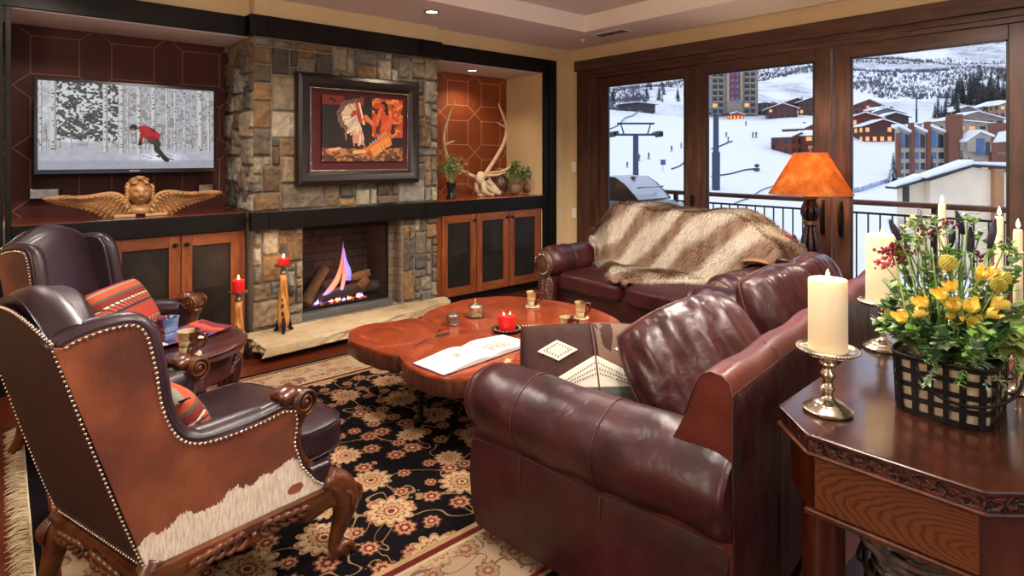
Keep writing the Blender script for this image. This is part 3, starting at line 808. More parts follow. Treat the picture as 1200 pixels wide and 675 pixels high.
def inlay(poly, m, name, off=.006, sub=10):
    mb = MB(); cx = sum(p[0] for p in poly)/len(poly); cz = sum(p[1] for p in poly)/len(poly); Q = []
    for i in range(len(poly)):
        a, b = poly[i], poly[(i+1) % len(poly)]
        for k in range(sub): Q.append((a[0]+(b[0]-a[0])*k/sub, a[1]+(b[1]-a[1])*k/sub))
    rings = 8; vs = []
    for r in range(rings+1):
        for q in Q: vs.append(surf(cx+(q[0]-cx)*r/rings, cz+(q[1]-cz)*r/rings, off))
    nq = len(Q); fs = []
    for r in range(rings):
        for i in range(nq): fs.append((r*nq+i, r*nq+(i+1) % nq, (r+1)*nq+(i+1) % nq, (r+1)*nq+i))
    mb.add(vs, fs); return mb.build(name, m, body)
inlay([(0.015, .195), (.29, .16), (.29, -.17), (0.015, -.195)], M['suede2'], 'lighter_half', .003)
M['blackbead'] = flat('black_stitch', '#1a1715', .6)
def beads(path, name='stitching'):
    mb = MB()
    for (x0, z0), (x1, z1) in zip(path[:-1], path[1:]):
        k = max(2, int(math.hypot(x1-x0, z1-z0)/.011))
        for i in range(k): mb.ball(surf(x0+(x1-x0)*i/k, z0+(z1-z0)*i/k, .011), .0032, 6)
    mb.build(name, M['blackbead'], body)
for cx in (-.155, .17):
    inlay([(cx-.085, .055), (cx, .10), (cx+.085, .055), (cx, .01)], M['hidew'], 'white_diamond')
    beads([(cx-.055, .055), (cx, .083), (cx+.055, .055), (cx, .027), (cx-.055, .055)])
for q in (0,):
    inlay([(-.24, -.10), (.0, .03), (.0, -.10)], M['hidew'], 'white_chevron', .0065); inlay([(.0, .03), (.24, -.10), (.0, -.10)], M['hidew'], 'white_chevron', .0065)
    for dz in (-.03, -.055, -.075): beads([(-.2, -.10+dz*.3), (0, .03+dz), (.2, -.10+dz*.3)])
    inlay([(-.24, -.1), (0, -.08), (.24, -.1), (.1, -.18), (-.1, -.18)], flat('grey_green_hide', '#54584a', .8), 'grey_band', .005)
s = MB(); s.tube([surf(0, z, .006) for z in [-.19+.38*k/14 for k in range(15)]], .004, 6); s.build('centre_seam', M['seam'], body)
s = MB()
for k in range(46): s.ball((-.29+.58*k/45, -.0, H_/2-.004), .0035, 6)
s.build('edge_beads', M['hidew'], body)
pl.location = (1.90, 1.66, .60); pl.rotation_euler = (R(-40), 0, R(-38))

# --- loveseat
love = couch('leather_loveseat', 'two-seat oxblood leather loveseat with nailhead arm fronts before the glass doors', (4.62, 1.975, 0), 90, 1.86, .97, 2, .90, .70, croc=True)
for k in range(2):
    mb = puffy(.70, .46, .2, 60+k*7, .008); c = mb.build('back_cushion', M['leather'], love, merge=True); c.location = (.58+.70*k, .29, .70); c.rotation_euler = (R(12), 0, 0)
# --- fur throw
def sst(x, a, b):
    t = min(1, max(0, (x-a)/(b-a))); return t*t*(3-2*t)
def Hs(a, b):
    back = .98-.47*sst(b, .30, .50)-.35*sst(-b, .02, .12)
    if b > 0: back += .02*sin(a*6)*(1-sst(b, .2, .5))
    arm = 0
    for c in (.095, 1.86-.095):
        d = abs(a-c)
        if d < .175: arm = max(arm, .55+.165*sqrt(max(0, 1-(d/.175)**2)))
    out = min(1, sst(a, -.12, .03), sst(1.86-a, -.12, .03))
    z = max(back, arm)*1.0
    if b > .9: z -= .1*sst(b, .97, 1.06)
    z = max(z-.19*sst(a, 1.45, 1.8)*(1-sst(b, .3, .5)), arm)
    z = max(z-.17*sst(-a, -.40, .0)*(1-sst(b, .3, .5)), arm)
    return z*out+(z-.25)*(1-out)
rg = random.Random(5)
def edge(tab, b):
    for (b0, a0), (b1, a1) in zip(tab[:-1], tab[1:]):
        if b <= b1: return a0+(a1-a0)*max(0, (b-b0)/(b1-b0))
    return tab[-1][1]
AL = [(-.1, 1.74), (.25, 1.79), (.36, 1.76), (.5, 1.62), (.75, 1.28), (.98, 1.0)]
AR = [(-.1, -.02), (.28, -.06), (.38, .04), (.46, .40), (.56, .52), (.75, .72), (.98, .93)]
def TH_(u, v):
    b = -.1+1.06*v
    l, r = edge(AL, b), edge(AR, b)
    j = noise.noise(Vector((b*6, 0, 1)))*.03; a = r+(l-r)*u+j*(1 if u in (0., 1.) else .3)
    fold = noise.noise(Vector((a*3, b*3, 2)))*.03+noise.noise(Vector((a*7+b*5, b*2, 5)))*.018
    e = min(u, 1-u, v*.8, (1-v)*.8)*8; e = min(1, e)
    return Vector((a, b, Hs(a, b)+.02+.035*sqrt(e)+fold*e))
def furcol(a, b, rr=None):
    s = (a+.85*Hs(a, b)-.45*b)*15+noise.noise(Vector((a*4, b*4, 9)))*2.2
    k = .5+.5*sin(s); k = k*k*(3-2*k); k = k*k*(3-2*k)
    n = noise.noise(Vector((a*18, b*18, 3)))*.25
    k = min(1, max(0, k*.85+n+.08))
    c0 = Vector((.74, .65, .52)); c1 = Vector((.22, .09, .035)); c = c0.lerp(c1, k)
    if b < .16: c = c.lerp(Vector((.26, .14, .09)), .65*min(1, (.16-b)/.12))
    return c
thr = thing('fur_throw', 'thick cream and brown fur throw draped over the back of the loveseat', 'throw', (4.62, 1.975, 0), 90)
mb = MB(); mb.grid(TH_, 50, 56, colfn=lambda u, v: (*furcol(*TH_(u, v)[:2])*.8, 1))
under = lambda u, v: TH_(u, v)-Vector((0, 0, .018)); mb.grid(lambda u, v: under(1-u, v), 50, 56, (.3, .2, .14, 1))
mb.build('hide', vcol('fur_hide', .9), thr, colors=True)
mb = MB(); NB = 60000
vs = []; fs = []; cs = []
wts = []
cells = [(i/40, j/60) for i in range(40) for j in range(60)]
for (u, v) in cells:
    wts.append(((TH_(u+.025, v)-TH_(u, v)).cross(TH_(u, v+1/60)-TH_(u, v))).length)
picks = rg.choices(cells, wts, k=NB)
for k in range(NB):
    u, v = picks[k][0]+rg.random()/40, picks[k][1]+rg.random()/60
    if rg.random() < .06: u = rg.choice((rg.uniform(0, .02), rg.uniform(.98, 1)))
    if rg.random() < .03: v = rg.uniform(.98, 1)
    p = TH_(u, v); du = TH_(min(1, u+.01), v)-TH_(max(0, u-.01), v); dv = TH_(u, min(1, v+.01))-TH_(u, max(0, v-.01))
    n = du.cross(dv).normalized()
    if n.z < 0: n = -n
    dn = dv.normalized()
    L = rg.uniform(.032, .065); side = du.normalized()
    lean = dn*rg.uniform(.45, 1.1)+side*rg.uniform(-.45, .45)
    if u < .02: lean -= side*.8
    if u > .98: lean += side*.8
    q1 = p+(n*.75+lean*.45)*L*.5; q2 = p+(n*.7+lean*1.0)*L; 
    q2.z -= .3*L
    w = side*.0016+n.cross(side)*.0005; i = len(vs)
    vs += [p-w, p+w, q1+w*.8, q1-w*.8, q2]
    fs += [(i, i+1, i+2, i+3), (i+3, i+2, i+4)]
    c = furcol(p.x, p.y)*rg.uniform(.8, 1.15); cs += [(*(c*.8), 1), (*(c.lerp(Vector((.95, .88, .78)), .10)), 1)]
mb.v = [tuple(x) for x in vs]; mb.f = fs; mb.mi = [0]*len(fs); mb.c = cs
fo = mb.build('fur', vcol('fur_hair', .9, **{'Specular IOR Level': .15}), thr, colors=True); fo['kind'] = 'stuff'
# --- tan leather strap with buckle on the near arm of the loveseat
M['tan'] = flat('tan_leather', '#a87b58', .5, 0, .2, 12, .2, 60)
st = thing('leather_strap', 'tan leather strap knotted beside a small buckle on the loveseat arm nearest the lamp', 'strap', (4.20, 2.09, .715), -80)
mb = MB(); mb.grid(lambda u, v: (-.10+.2*u*(1-.4*v), -.06+.14*v, .012+.012*sin(u*3)+.02*v*(1-v)), 12, 8); mb.grid(lambda u, v: (-.10+.2*(1-u)*(1-.4*v), -.06+.14*v, .006+.012*sin((1-u)*3)+.02*v*(1-v)), 12, 8); mb.build('flap', M['tan'], st)
mb = MB()
for k in range(5):
    a = 2*pi*k/5; mb.tube([(0, .07, .03), (.035*cos(a), .07+.02*sin(a), .06+.03*sin(a)), (.02*cos(a+.7), .07+.02*sin(a+.7), .075+.02*sin(a))], [.008, .014, .006], 8, 4, flatx=.5)
mb.tube([(0, .07, .0), (0, .07, .07)], [.022, .018], 10); mb.build('knot', M['tan'], st)
mb = MB(); mb.tube([(.03, .07, .03), (.10, .06, .035), (.18, .03, .03), (.26, .0, .02)], [.012, .014, .014, .012], 8, 4, flatx=.35); mb.build('band', M['leather_br'], st)
mb = MB(); mb.tube([(.13, .075, .04), (.20, .055, .04), (.19, .02, .04), (.12, .04, .04), (.13, .075, .04)], .004, 8); mb.build('buckle', M['silver'], st)

# ================================================================== COFFEE TABLE
tz, th = .44, .105
ct = thing('slab_coffee_table', 'live-edge coffee table of three joined reddish tree-round slabs on dark metal legs', 'table', (2.3, 2.85, 0))
def slabmat(name, cx, cy, rot):
    t = NT(name); tc = t.n('TexCoord'); mp = t.n('Mapping', {'Vector': tc.outputs['Object'], 'Location': (-cx, -cy, 0)})
    n = t.noise(mp.outputs[0], 2.2, 4, .55); sp = t.n('SeparateXYZ', {0: mp.outputs[0]})
    r = t.m('SQRT', t.m('ADD', t.m('POWER', sp.outputs[0], 2), t.m('POWER', sp.outputs[1], 2)))
    rr = t.m('ADD', t.m('MULTIPLY', r, 62), t.m('MULTIPLY', n, 17))
    w = t.m('ADD', t.m('MULTIPLY', t.m('SINE', rr), .5), .5)
    big = t.noise(mp.outputs[0], 5, 5, .6); fine = t.noise(mp.outputs[0], 60, 3)
    c = t.ramp(big, [(.3, srgb('#671f10')), (.5, srgb('#863019')), (.7, srgb('#a04526'))])
    c = t.mix(t.m('MULTIPLY', w, .34), c, srgb('#4a140a')); c = t.mix(t.m('MULTIPLY', fine, .12), c, srgb('#e08a50'))
    ed = t.m('GREATER_THAN', t.m('SUBTRACT', tz-.012, sp.outputs[2]), 0.0)
    bark = t.ramp(t.noise(t.coord((9, 9, 1.6)), 4, 5, .7), [(.3, srgb('#2c140c')), (.55, srgb('#5a2c1a')), (.8, srgb('#7d452b'))])
    c = t.mix(ed, c, bark)
    return t.finish(c, t.m('ADD', .2, t.m('MULTIPLY', ed, .3)), 0, t.bump(t.m('ADD', w, fine), .04, .002), **{'Coat Weight': .35, 'Coat Roughness': .08})
def slab(name, px, mat_, seed):
    P = [at(x, y, tz) if len(q) == 0 else Vector((x, y, tz)) for (x, y, *q) in px]
    Q = catmull([(p.x, p.y) for p in P], 8, True)
    L = len(Q); cen = Vector((sum(q[0] for q in Q)/L, sum(q[1] for q in Q)/L))
    lev = [(tz-th, .94), (tz-th*.85, .985), (tz-th*.5, 1.0), (tz-th*.2, 1.005), (tz-.008, 1.0), (tz, .992)]
    vs = []
    for z, s in lev:
        for q in Q:
            q = Vector(q); d = q-cen; n = noise.noise(Vector((q.x*9, q.y*9, z*14+seed)))*.012+noise.noise(Vector((q.x*40, q.y*40, z*6+seed)))*.006
            p = cen+d*(1+(s-1)*1.0)+d.normalized()*(n if z < tz-.01 else n*.5)
            vs.append((p.x-2.3, p.y-2.85, z))
    fs = [tuple(range(L))[::-1], tuple(5*L+i for i in range(L))]
    for l in range(5):
        for i in range(L): fs.append((l*L+i, l*L+(i+1) % L, (l+1)*L+(i+1) % L, (l+1)*L+i))
    mb = MB(); mb.add(vs, fs); o_ = mb.build(name, mat_, ct, angle=45); o_.location = (0, 0, -.0015*(3-seed)); return o_
# world outline points (x, y, flag)
slA = [(1.535, 3.19), (1.60, 3.34), (1.73, 3.42), (1.89, 3.38), (2.08, 3.33), (2.115, 3.13), (1.97, 2.97), (1.80, 2.875), (1.635, 2.79), (1.57, 2.88), (1.545, 3.02)]
slB = [(1.625, 2.785), (1.82, 2.87), (2.0, 2.98), (2.16, 2.95), (2.25, 2.70), (2.25, 2.42), (2.08, 2.24), (1.86, 2.20), (1.68, 2.28), (1.58, 2.40), (1.565, 2.60)]
slC = [(2.10, 3.32), (2.22, 3.43), (2.40, 3.49), (2.62, 3.52), (2.86, 3.44), (3.02, 3.22), (3.10, 2.98), (3.12, 2.70), (3.02, 2.42), (2.84, 2.22), (2.60, 2.14), (2.38, 2.20), (2.25, 2.42), (2.24, 2.70), (2.16, 2.94), (2.05, 3.03), (2.09, 3.16)]
F3 = lambda L: [(x, y, 1) for x, y in L]
slab('slab', F3(slA), slabmat('slab_wood_a', -.55, .33, 0), 1)
slab('slab', F3(slB), slabmat('slab_wood_b', -.42, -.28, 0), 2)
slab('slab', F3(slC), slabmat('slab_wood_c', .42, .05, 0), 3)
for (x, y) in ((1.80, 2.86), (2.0, 3.2), (2.05, 2.45), (2.85, 3.15), (2.85, 2.5), (2.4, 3.2)):
    MB().lathe([(.04, 0), (.04, .008), (.016, .012), (.016, tz-th+.02)], (x-2.3, y-2.85, .012), 14).build('leg', M['iron'], ct)
mb = MB(); mb.sbox((at(519, 392.5, tz).x-2.3, at(519, 392.5, tz).y-2.85, tz-.001), (.10, .045, .006), 3, 4); mb.build('knot', flat('dark_knot', '#1a0b07', .7), ct, merge=True)

# ================================================================== RUG
RX0, RX1, RY0, RY1 = .10, 3.62, 1.47, 4.19
t = NT('floral_rug'); tc = t.n('TexCoord'); sp = t.n('SeparateXYZ', {0: tc.outputs['Object']})
x_, y_ = sp.outputs[0], sp.outputs[1]
dx = t.m('MINIMUM', t.m('SUBTRACT', x_, RX0), t.m('SUBTRACT', RX1, x_)); dy = t.m('MINIMUM', t.m('SUBTRACT', y_, RY0), t.m('SUBTRACT', RY1, y_))
d = t.m('MINIMUM', dx, dy)
def flowers(sc, seed, petals, size=.62):
    mp = t.n('Mapping', {'Vector': tc.outputs['Object'], 'Scale': (sc, sc, .0001), 'Location': (seed, seed*.7, 0)})
    wv = t.n('TexNoise', {'Vector': mp.outputs[0], 'Scale': 3.0, 'Detail': 2}); 
    vo = t.n('TexVoronoi', {'Vector': mp.outputs[0], 'Scale': 1.0, 'Randomness': .55}, voronoi_dimensions='2D')
    dl = t.n('VectorMath', {0: mp.outputs[0], 1: vo.outputs['Position']}, operation='SUBTRACT'); s2 = t.n('SeparateXYZ', {0: dl.outputs[0]})
    ang = t.m('ARCTAN2', s2.outputs[1], s2.outputs[0]); cr = t.n('SeparateColor', {0: vo.outputs['Color']})
    r = t.m('SQRT', t.m('ADD', t.m('POWER', s2.outputs[0], 2), t.m('POWER', s2.outputs[1], 2)))
    pet = t.m('ABSOLUTE', t.m('SINE', t.m('ADD', t.m('MULTIPLY', ang, petals/2), t.m('MULTIPLY', cr.outputs[0], 6))))
    sz = t.m('MULTIPLY', t.m('ADD', .26, t.m('MULTIPLY', cr.outputs[1], .2)), size/.62)
    rad = t.m('MULTIPLY', sz, t.m('ADD', .72, t.m('MULTIPLY', pet, .28)))
    q = t.m('DIVIDE', r, rad)     # 0 centre .. 1 edge
    jit = t.m('ADD', q, t.m('MULTIPLY', t.m('SUBTRACT', wv.outputs[0], .5), .35))
    return jit, cr, mp
def petal_ramp(q, a):
    return t.ramp(q, a, 'CONSTANT')
K = lambda h: srgb(h)
q1, cr1, mp1 = flowers(3.1, 2.3, 12, .52)
f1 = petal_ramp(t.m('MULTIPLY', q1, .9), [(0, K('#7d2c26')), (.12, K('#d9bd93')), (.2, K('#8c4a32')), (.30, K('#c79f74')), (.46, K('#7a4a36')), (.52, K('#cfae84')), (.74, K('#9a6a4a')), (.8, K('#b98f68')), (.9, K('#000000'))])
q2, cr2, mp2 = flowers(7.5, 11.3, 8, .62)
f2 = petal_ramp(t.m('MULTIPLY', q2, .9), [(0, K('#c9a87c')), (.2, K('#7f2b2b')), (.45, K('#b98c68')), (.7, K('#6a3b2a')), (.9, K('#000000'))])
# scrolling vines
vn = t.n('TexNoise', {'Vector': tc.outputs['Object'], 'Scale': 5.0, 'Detail': 1.0, 'Distortion': .8})
vine = t.m('LESS_THAN', t.m('ABSOLUTE', t.m('SUBTRACT', vn.outputs[0], .5)), .011)
lf = t.n('TexVoronoi', {'Vector': tc.outputs['Object'], 'Scale': 26.0}); leaf = t.m('LESS_THAN', lf.outputs[0], .2)
ln = t.m('LESS_THAN', t.m('ABSOLUTE', t.m('SUBTRACT', vn.outputs[0], .5)), .05); leaf = t.m('MULTIPLY', leaf, ln)
def compose(bg, vinec, leafc):
    c = t.mix(vine, bg, vinec); c = t.mix(leaf, c, leafc)
    c = t.mix(t.m('LESS_THAN', q2, .97), c, f2); c = t.mix(t.m('LESS_THAN', q1, .97), c, f1); return c
field = compose(K('#08070c'), K('#a08058'), K('#8a6a4e'))
bordc = compose(K('#c5ac8c'), K('#5e3a2c'), K('#6d4636'))
bordc = t.mix(.35, bordc, K('#b39678'))
g1 = t.m('GREATER_THAN', d, .44)
c = t.mix(g1, bordc, field)
for lo, hi, cc in ((.0, .035, '#15101a'), (.035, .05, '#a88a66'), (.05, .07, '#6a2420'), (.37, .385, '#d0b890'), (.385, .415, '#6a2420'), (.415, .44, '#b8986e')):
    c = t.mix(t.m('MULTIPLY', t.m('GREATER_THAN', d, lo), t.m('LESS_THAN', d, hi)), c, K(cc))
c = t.mix(t.m('MULTIPLY', t.m('LESS_THAN', dx, .06), t.m('GREATER_THAN', dx, -1)), c, K('#100d14'))
fn = t.noise(tc.outputs['Object'], 160, 3, .7); c = t.mix(t.m('ADD', .12, t.m('MULTIPLY', fn, .4)), c, K('#181010'))
M['rug'] = t.finish(c, .95, 0, t.bump(fn, .5, .004), **{'Specular IOR Level': .08})
rug = MB().box(RX0, RX1, RY0, RY1, 0.001, .012).build('floral_rug', M['rug'], smooth=False); tag(rug, 'large navy and beige floral rug under the coffee table', 'rug')
rg = random.Random(11)
for (xe, sg) in ((RX0, -1), (RX1, 1)):
    mb = MB()
    for k in range(640):
        y = RY0+(RY1-RY0)*(k+rg.random())/640; L = rg.uniform(.05, .085); z = .008+rg.uniform(0, .012)
        y2 = y+rg.uniform(-.02, .02); m_ = Vector((xe+sg*L*.5, (y+y2)/2+rg.uniform(-.008, .008), z+rg.uniform(0, .01)))
        mb.tube([(xe-sg*.004, y, .008), m_, (xe+sg*L, y2, .004+rg.uniform(0, .008))], [.0022, .002, .0016], 4, 2)
    f = mb.build('fringe', flat('cream_fringe', '#cbb996', .95, 0, .15, 40), rug); f['kind'] = 'stuff'
    MB().box(min(xe, xe+sg*.006), max(xe, xe+sg*.006), RY0, RY1, .001, .014).build('edge_binding', flat('cream_binding', '#d8caa8', .9), rug, smooth=False)
# ================================================================== WING CHAIRS
t = NT('cowhide'); tc = t.n('TexCoord'); sp = t.n('SeparateXYZ', {0: tc.outputs['Object']})
mp = t.n('Mapping', {'Vector': tc.outputs['Object'], 'Scale': (60, 60, 9), 'Rotation': (0, R(14), 0)}); hair = t.n('TexNoise', {'Vector': mp.outputs[0], 'Scale': 3.2, 'Detail': 4})
mp2 = t.n('Mapping', {'Vector': tc.outputs['Object'], 'Scale': (9, 9, 4), 'Rotation': (0, R(20), 0)}); jag = t.n('TexNoise', {'Vector': mp2.outputs[0], 'Scale': 2.0, 'Detail': 3})
thr_z = t.m('ADD', .445, t.m('MULTIPLY', sp.outputs[0], .13))
zz = t.m('ADD', sp.outputs[2], t.m('ADD', t.m('MULTIPLY', t.m('SUBTRACT', jag.outputs[0], .5), .12), t.m('MULTIPLY', t.m('SUBTRACT', hair.outputs[0], .5), .035)))
white = t.m('LESS_THAN', zz, thr_z)
spot = t.m('SQRT', t.m('ADD', t.m('POWER', t.m('SUBTRACT', sp.outputs[0], .06), 2), t.m('POWER', t.m('MULTIPLY', t.m('SUBTRACT', sp.outputs[2], .345), 1.6), 2)))
white = t.m('MULTIPLY', white, t.m('GREATER_THAN', t.m('ADD', spot, t.m('MULTIPLY', t.m('SUBTRACT', hair.outputs[0], .5), .02)), .028))
low = t.n('TexNoise', {'Vector': tc.outputs['Object'], 'Scale': 5.0, 'Detail': 3})
br = t.ramp(low, [(.3, srgb('#54220e')), (.5, srgb('#773818')), (.75, srgb('#9a5428'))]); br = t.mix(t.m('MULTIPLY', hair.outputs[0], .35), br, srgb('#4a1c0c'))
wh = t.ramp(hair, [(.3, srgb('#b9a893')), (.6, srgb('#e2d6c4'))])
M['cowhide'] = t.finish(t.mix(white, br, wh), .55, 0, t.bump(hair.outputs[0], .5, .006), **{'Sheen Weight': .2})

SIDEW = lambda x: .275+.19*(x+.386)
PROF = [(-.386, .30), (-.50, .68), (-.60, 1.0), (-.565, 1.02), (-.50, 1.036), (-.43, 1.038), (-.392, 1.018), (-.368, .97), (-.348, .87), (-.335, .775), (-.312, .70), (-.275, .648), (-.21, .628), (-.09, .630), (.02, .645), (.075, .63), (.085, .58), (.075, .50), (.10, .42), (.15, .35), (.20, .30)]
PSM = catmull(PROF[2:15], 4)
FULL = PROF[:2]+PSM+PROF[15:]
def ytop(y, a=.275): 
    return 1.0+.085*cos(min(1, abs(y)/a)*pi/2)**1.1
def wing_chair():
    o = thing('wing_chair', 'brown and white cowhide wing chair in the left foreground, seen from behind', 'armchair', (.609, 2.371, 0), 18)
    for sg in (-1, 1):
        sy = lambda x, d=0: sg*(SIDEW(x)-d)
        mb = MB(); mb.prism(FULL, 0, .085, fn=lambda x, z, d: (x, sy(x, d+.0), z))
        sd = mb.build('wing_side', M['leather_ch'], o, bevel=.016, bseg=3, angle=45)
        hp_ = inset(FULL, .015); hp_[0] = (-.392, .302); hp_[1] = (-.508, .68); hp_[2] = (-.606, .998); hp_[-1] = (.187, .302)
        mb = MB(); mb.prism(hp_, -.006, .0, fn=lambda x, z, d: (x, sy(x, d), z)); mb.build('cowhide_panel', M['cowhide'], sd, smooth=False, bevel=.003)
        # padded rim along top edges
        rim = [(x, z) for x, z in catmull(PROF[2:16], 5)]
        mb = MB(); mb.tube([(x, sy(x, .036), z-.020) for x, z in rim], .034, 12, flatx=1.0); mb.build('rolled_edge', M['leather_ch'], sd)
        nm = MB(); nl = inset(FULL, .020); nl = nl[2:]; nl = nl[:] ; 
        L = 0; last = None
        for i in range(len(nl)):
            a, b = Vector(nl[i]), Vector(nl[(i+1) % len(nl)])
            if i == len(nl)-1: break
            s = (b-a).length; p = 0
            while L+s-p >= .0155:
                p += .0155-L; L = 0; q = a.lerp(b, p/s)
                nm.ball((q.x, sy(q.x, -.0075), q.y), .0062, 8)
            L += s-p
        nm.build('nailhead_trim', M['nail'], sd)
        # arm top pad
        mb = MB(); mb.tube([(-.33, sy(-.3, .06), .60), (-.2, sy(-.2, .05), .595), (-.05, sy(-.05, .05), .60), (.03, sy(.03, .05), .60)], [.05, .055, .055, .05], 14, 5); mb.build('arm_pad', M['leather_ch'], sd)
        # carved arm support with scroll
        mb = MB()
        cx, cz = .095, .635
        sp_ = []
        for k in range(46):
            a = -pi/2+k*.30; r = .046*(1-k/56)
            sp_.append((cx+r*cos(a), sy(cx, .045), cz+r*sin(a)))
        yv = sy(cx, .045)
        mb.lathe([(0, -.052), (.040, -.052), (.044, -.046), (.044, .046), (.040, .052), (0, .052)], (cx, yv, cz), 24, 'Y')
        mb.lathe([(0, -.062), (.010, -.061), (.014, -.052)], (cx, yv, cz), 14, 'Y'); mb.lathe([(.014, .052), (.010, .061), (0, .062)], (cx, yv, cz), 14, 'Y')
        for off in (-.055, .055): mb.tube([(x, y+off, z) for x, y, z in sp_[:40]], .006, 6)
        mb.tube([(.02, yv, .655), (.06, yv, .665), (.09, yv, .66)], [.03, .032, .02], 12, 3, flatx=1.4)
        mb.tube([(.11, yv, .60), (.085, yv, .54), (.085, yv, .47), (.115, yv, .40), (.165, yv, .34), (.20, yv, .30)], [.034, .03, .026, .028, .036, .04], 14, 5, flatx=1.1)
        mb.tube([(.135, yv-.0, .42), (.16, yv, .44), (.175, yv, .40), (.17, yv, .36)], [.006, .014, .014, .006], 8, 4)
        mb.build('arm_support', M['carved'], o)
    # back: padded inside back with rolled crest
    def BK(u, v):
        y = (u*2-1)*.262; f = 1-abs(u*2-1)**4*.04
        zt = ytop(y)
        pts = [(-.386, .31), (-.47, .56), (-.60, zt-.03), (-.600, zt+.012), (-.565, zt+.036), (-.515, zt+.028), (-.475, zt-.03), (-.42, .78), (-.36, .55), (-.30, .42)]
        k = v*(len(pts)-1); i = min(int(k), len(pts)-2)
        p0, p1, p2, p3 = pts[max(0, i-1)], pts[i], pts[i+1], pts[min(len(pts)-1, i+2)]; t_ = k-i
        cr = lambda d: .5*((2*p1[d])+(-p0[d]+p2[d])*t_+(2*p0[d]-5*p1[d]+4*p2[d]-p3[d])*t_*t_+(-p0[d]+3*p1[d]-3*p2[d]+p3[d])*t_**3)
        x, z = cr(0), cr(1)
        if v > .55: x += .03*cos((u*2-1)*pi/2)
        return (x, y*(1 if v > .3 else 1.0), z)
    mb = MB(); mb.grid(BK, 28, 60)
    w = 29
    mb.v = [(x, (y/.262)*(SIDEW(x)-.022), z) for x, y, z in mb.v]
    for q in (0, 28):
        f = tuple(j*w+q for j in range(61)); mb.f.append(f if q else f[::-1]); mb.mi.append(0); mb.c.append((1,)*4)
    ib = mb.build('inside_back', M['leather_ch'], o, angle=60)
    def OB(u, v):
        y = (u*2-1)*(.281-.045*v); zt = ytop(y)-.004; z = .305+(zt-.305)*v
        x = -.386-.214*((z-.305)/(.70))**.92-.006
        return (x, y, z)
    mb = MB(); mb.grid(OB, 20, 24); ob = mb.build('outside_back', M['leather_bk'], o)
    nm = MB()
    for k in range(42): p = OB(k/41, .992); nm.ball((p[0]-.002, p[1], p[2]), .0062, 8)
    for k in range(40): p = OB(k/39, .008); nm.ball((p[0]-.002, p[1], p[2]), .0058, 8)
    for u in (.008, .992):
        for k in range(52): p = OB(u, k/51); nm.ball((p[0]-.002, p[1], p[2]), .0052, 8)
    nm.build('nailhead_trim', M['nail'], ob)
    # seat: upholstered frame, cushion, carved rails
    fr = [(-.38, -.27), (.20, -.385), (.27, -.30), (.30, 0), (.27, .30), (.20, .385), (-.38, .27)]
    mb = MB(); mb.prism(fr, .29, .385); sf = mb.build('seat_frame', M['leather_ch'], o, bevel=.012, angle=45)
    nm = MB(); P = catmull([(.20, -.39), (.275, -.305), (.306, 0), (.275, .305), (.20, .39)], 14)
    for x, y in P: nm.ball((x+.001, y, .30), .0055, 8)
    nm.build('nailhead_trim', M['nail'], sf)
    def SC(q):
        # trapezoid cushion, bulging front
        k = (q.x+.33)/.66; w = .80+.22*k
        x = q.x+(.035*(1-(q.y/.36)**2) if q.x > 0 else 0)
        y = q.y*w
        if q.x > .12: y *= 1.08
        z = q.z+(.022*(1-(q.x/.33)**2)*(1-(q.y/.36)**2) if q.z > 0 else 0)
        return Vector((x, y, z))
    mb = MB(); mb.sbox((.0, 0, .445), (.64, .66, .125), 7, 18, fn=SC); cu = mb.build('seat_cushion', M['leather_ch'], o, merge=True)
    mb = MB()
    for zz in (.050, -.050):
        pts = []
        for k in range(60):
            a = 2*pi*k/59; c_, s_ = cos(a), sin(a); m = (abs(c_)**7+abs(s_)**7)**(-1/7); q = SC(Vector((.315*c_*m, .325*s_*m, 0))); pts.append((q.x, q.y, .445+zz))
        mb.tube(pts, .005, 6)
    mb.build('piping', M['leather_ch'], cu)
    # wooden rails with scalloped lower edge and carving
    def rail(name, p0, p1, drop=.05):
        A, B = Vector(p0), Vector(p1); d = (B-A); Lr = d.length; d.normalize(); n = Vector((d.y, -d.x))
        mb = MB(); N = 28
        def R_(u, v):
            zt = .305; zb = .212-drop*(.5-.5*cos(2*pi*u))*0-.0+.028*sin(pi*u)*1.0+.012*cos(6*pi*u)
            prof = [(0, zt), (.018, zt-.004), (.02, zt-.02), (.012, (zt+zb)/2), (.018, zb+.015), (.008, zb), (-.02, zb), (-.02, zt)]
            q = prof[int(round(v*(len(prof)-1)))]
            p = A+d*(Lr*u)+n*q[0]; return (p.x, p.y, q[1])
        mb.grid(R_, N, 7); r = mb.build(name, M['carved'], o, angle=40)
        mb = MB(); c = (A+B)/2
        rr = random.Random(3)
        for s in (-1, 1):
            for k in range(5):
                b = .02+.032*k; q0 = c+d*(s*b); q1 = c+d*(s*(b+.045))
                up = .024*(1-k*.12)
                m_ = (q0+q1)/2
                P3 = lambda q, z, o_=.020: (q.x+n.x*o_, q.y+n.y*o_, z)
                mb.tube([P3(q0, .268), P3(m_, .268+up, .024), P3(q1, .268+up*.3, .022), P3(q1-d*s*.012, .262)], [.004, .011, .009, .003], 7, 4)
                mb.tube([P3(q0, .268), P3(m_, .268-up*.8, .022), P3(q1, .268-up*.6)], [.004, .010, .003], 7, 4)
        mb.ball((c.x+n.x*.02, c.y+n.y*.02, .268), .012, 10)
        mb.build('carving', M['carved'], r)
    rail('side_rail', (-.39, -.283), (.20, -.395)); rail('side_rail', (.20, .395), (-.39, .283)); rail('back_rail', (-.402, .275), (-.402, -.275)); rail('front_rail', (.285, -.30), (.285, .30))
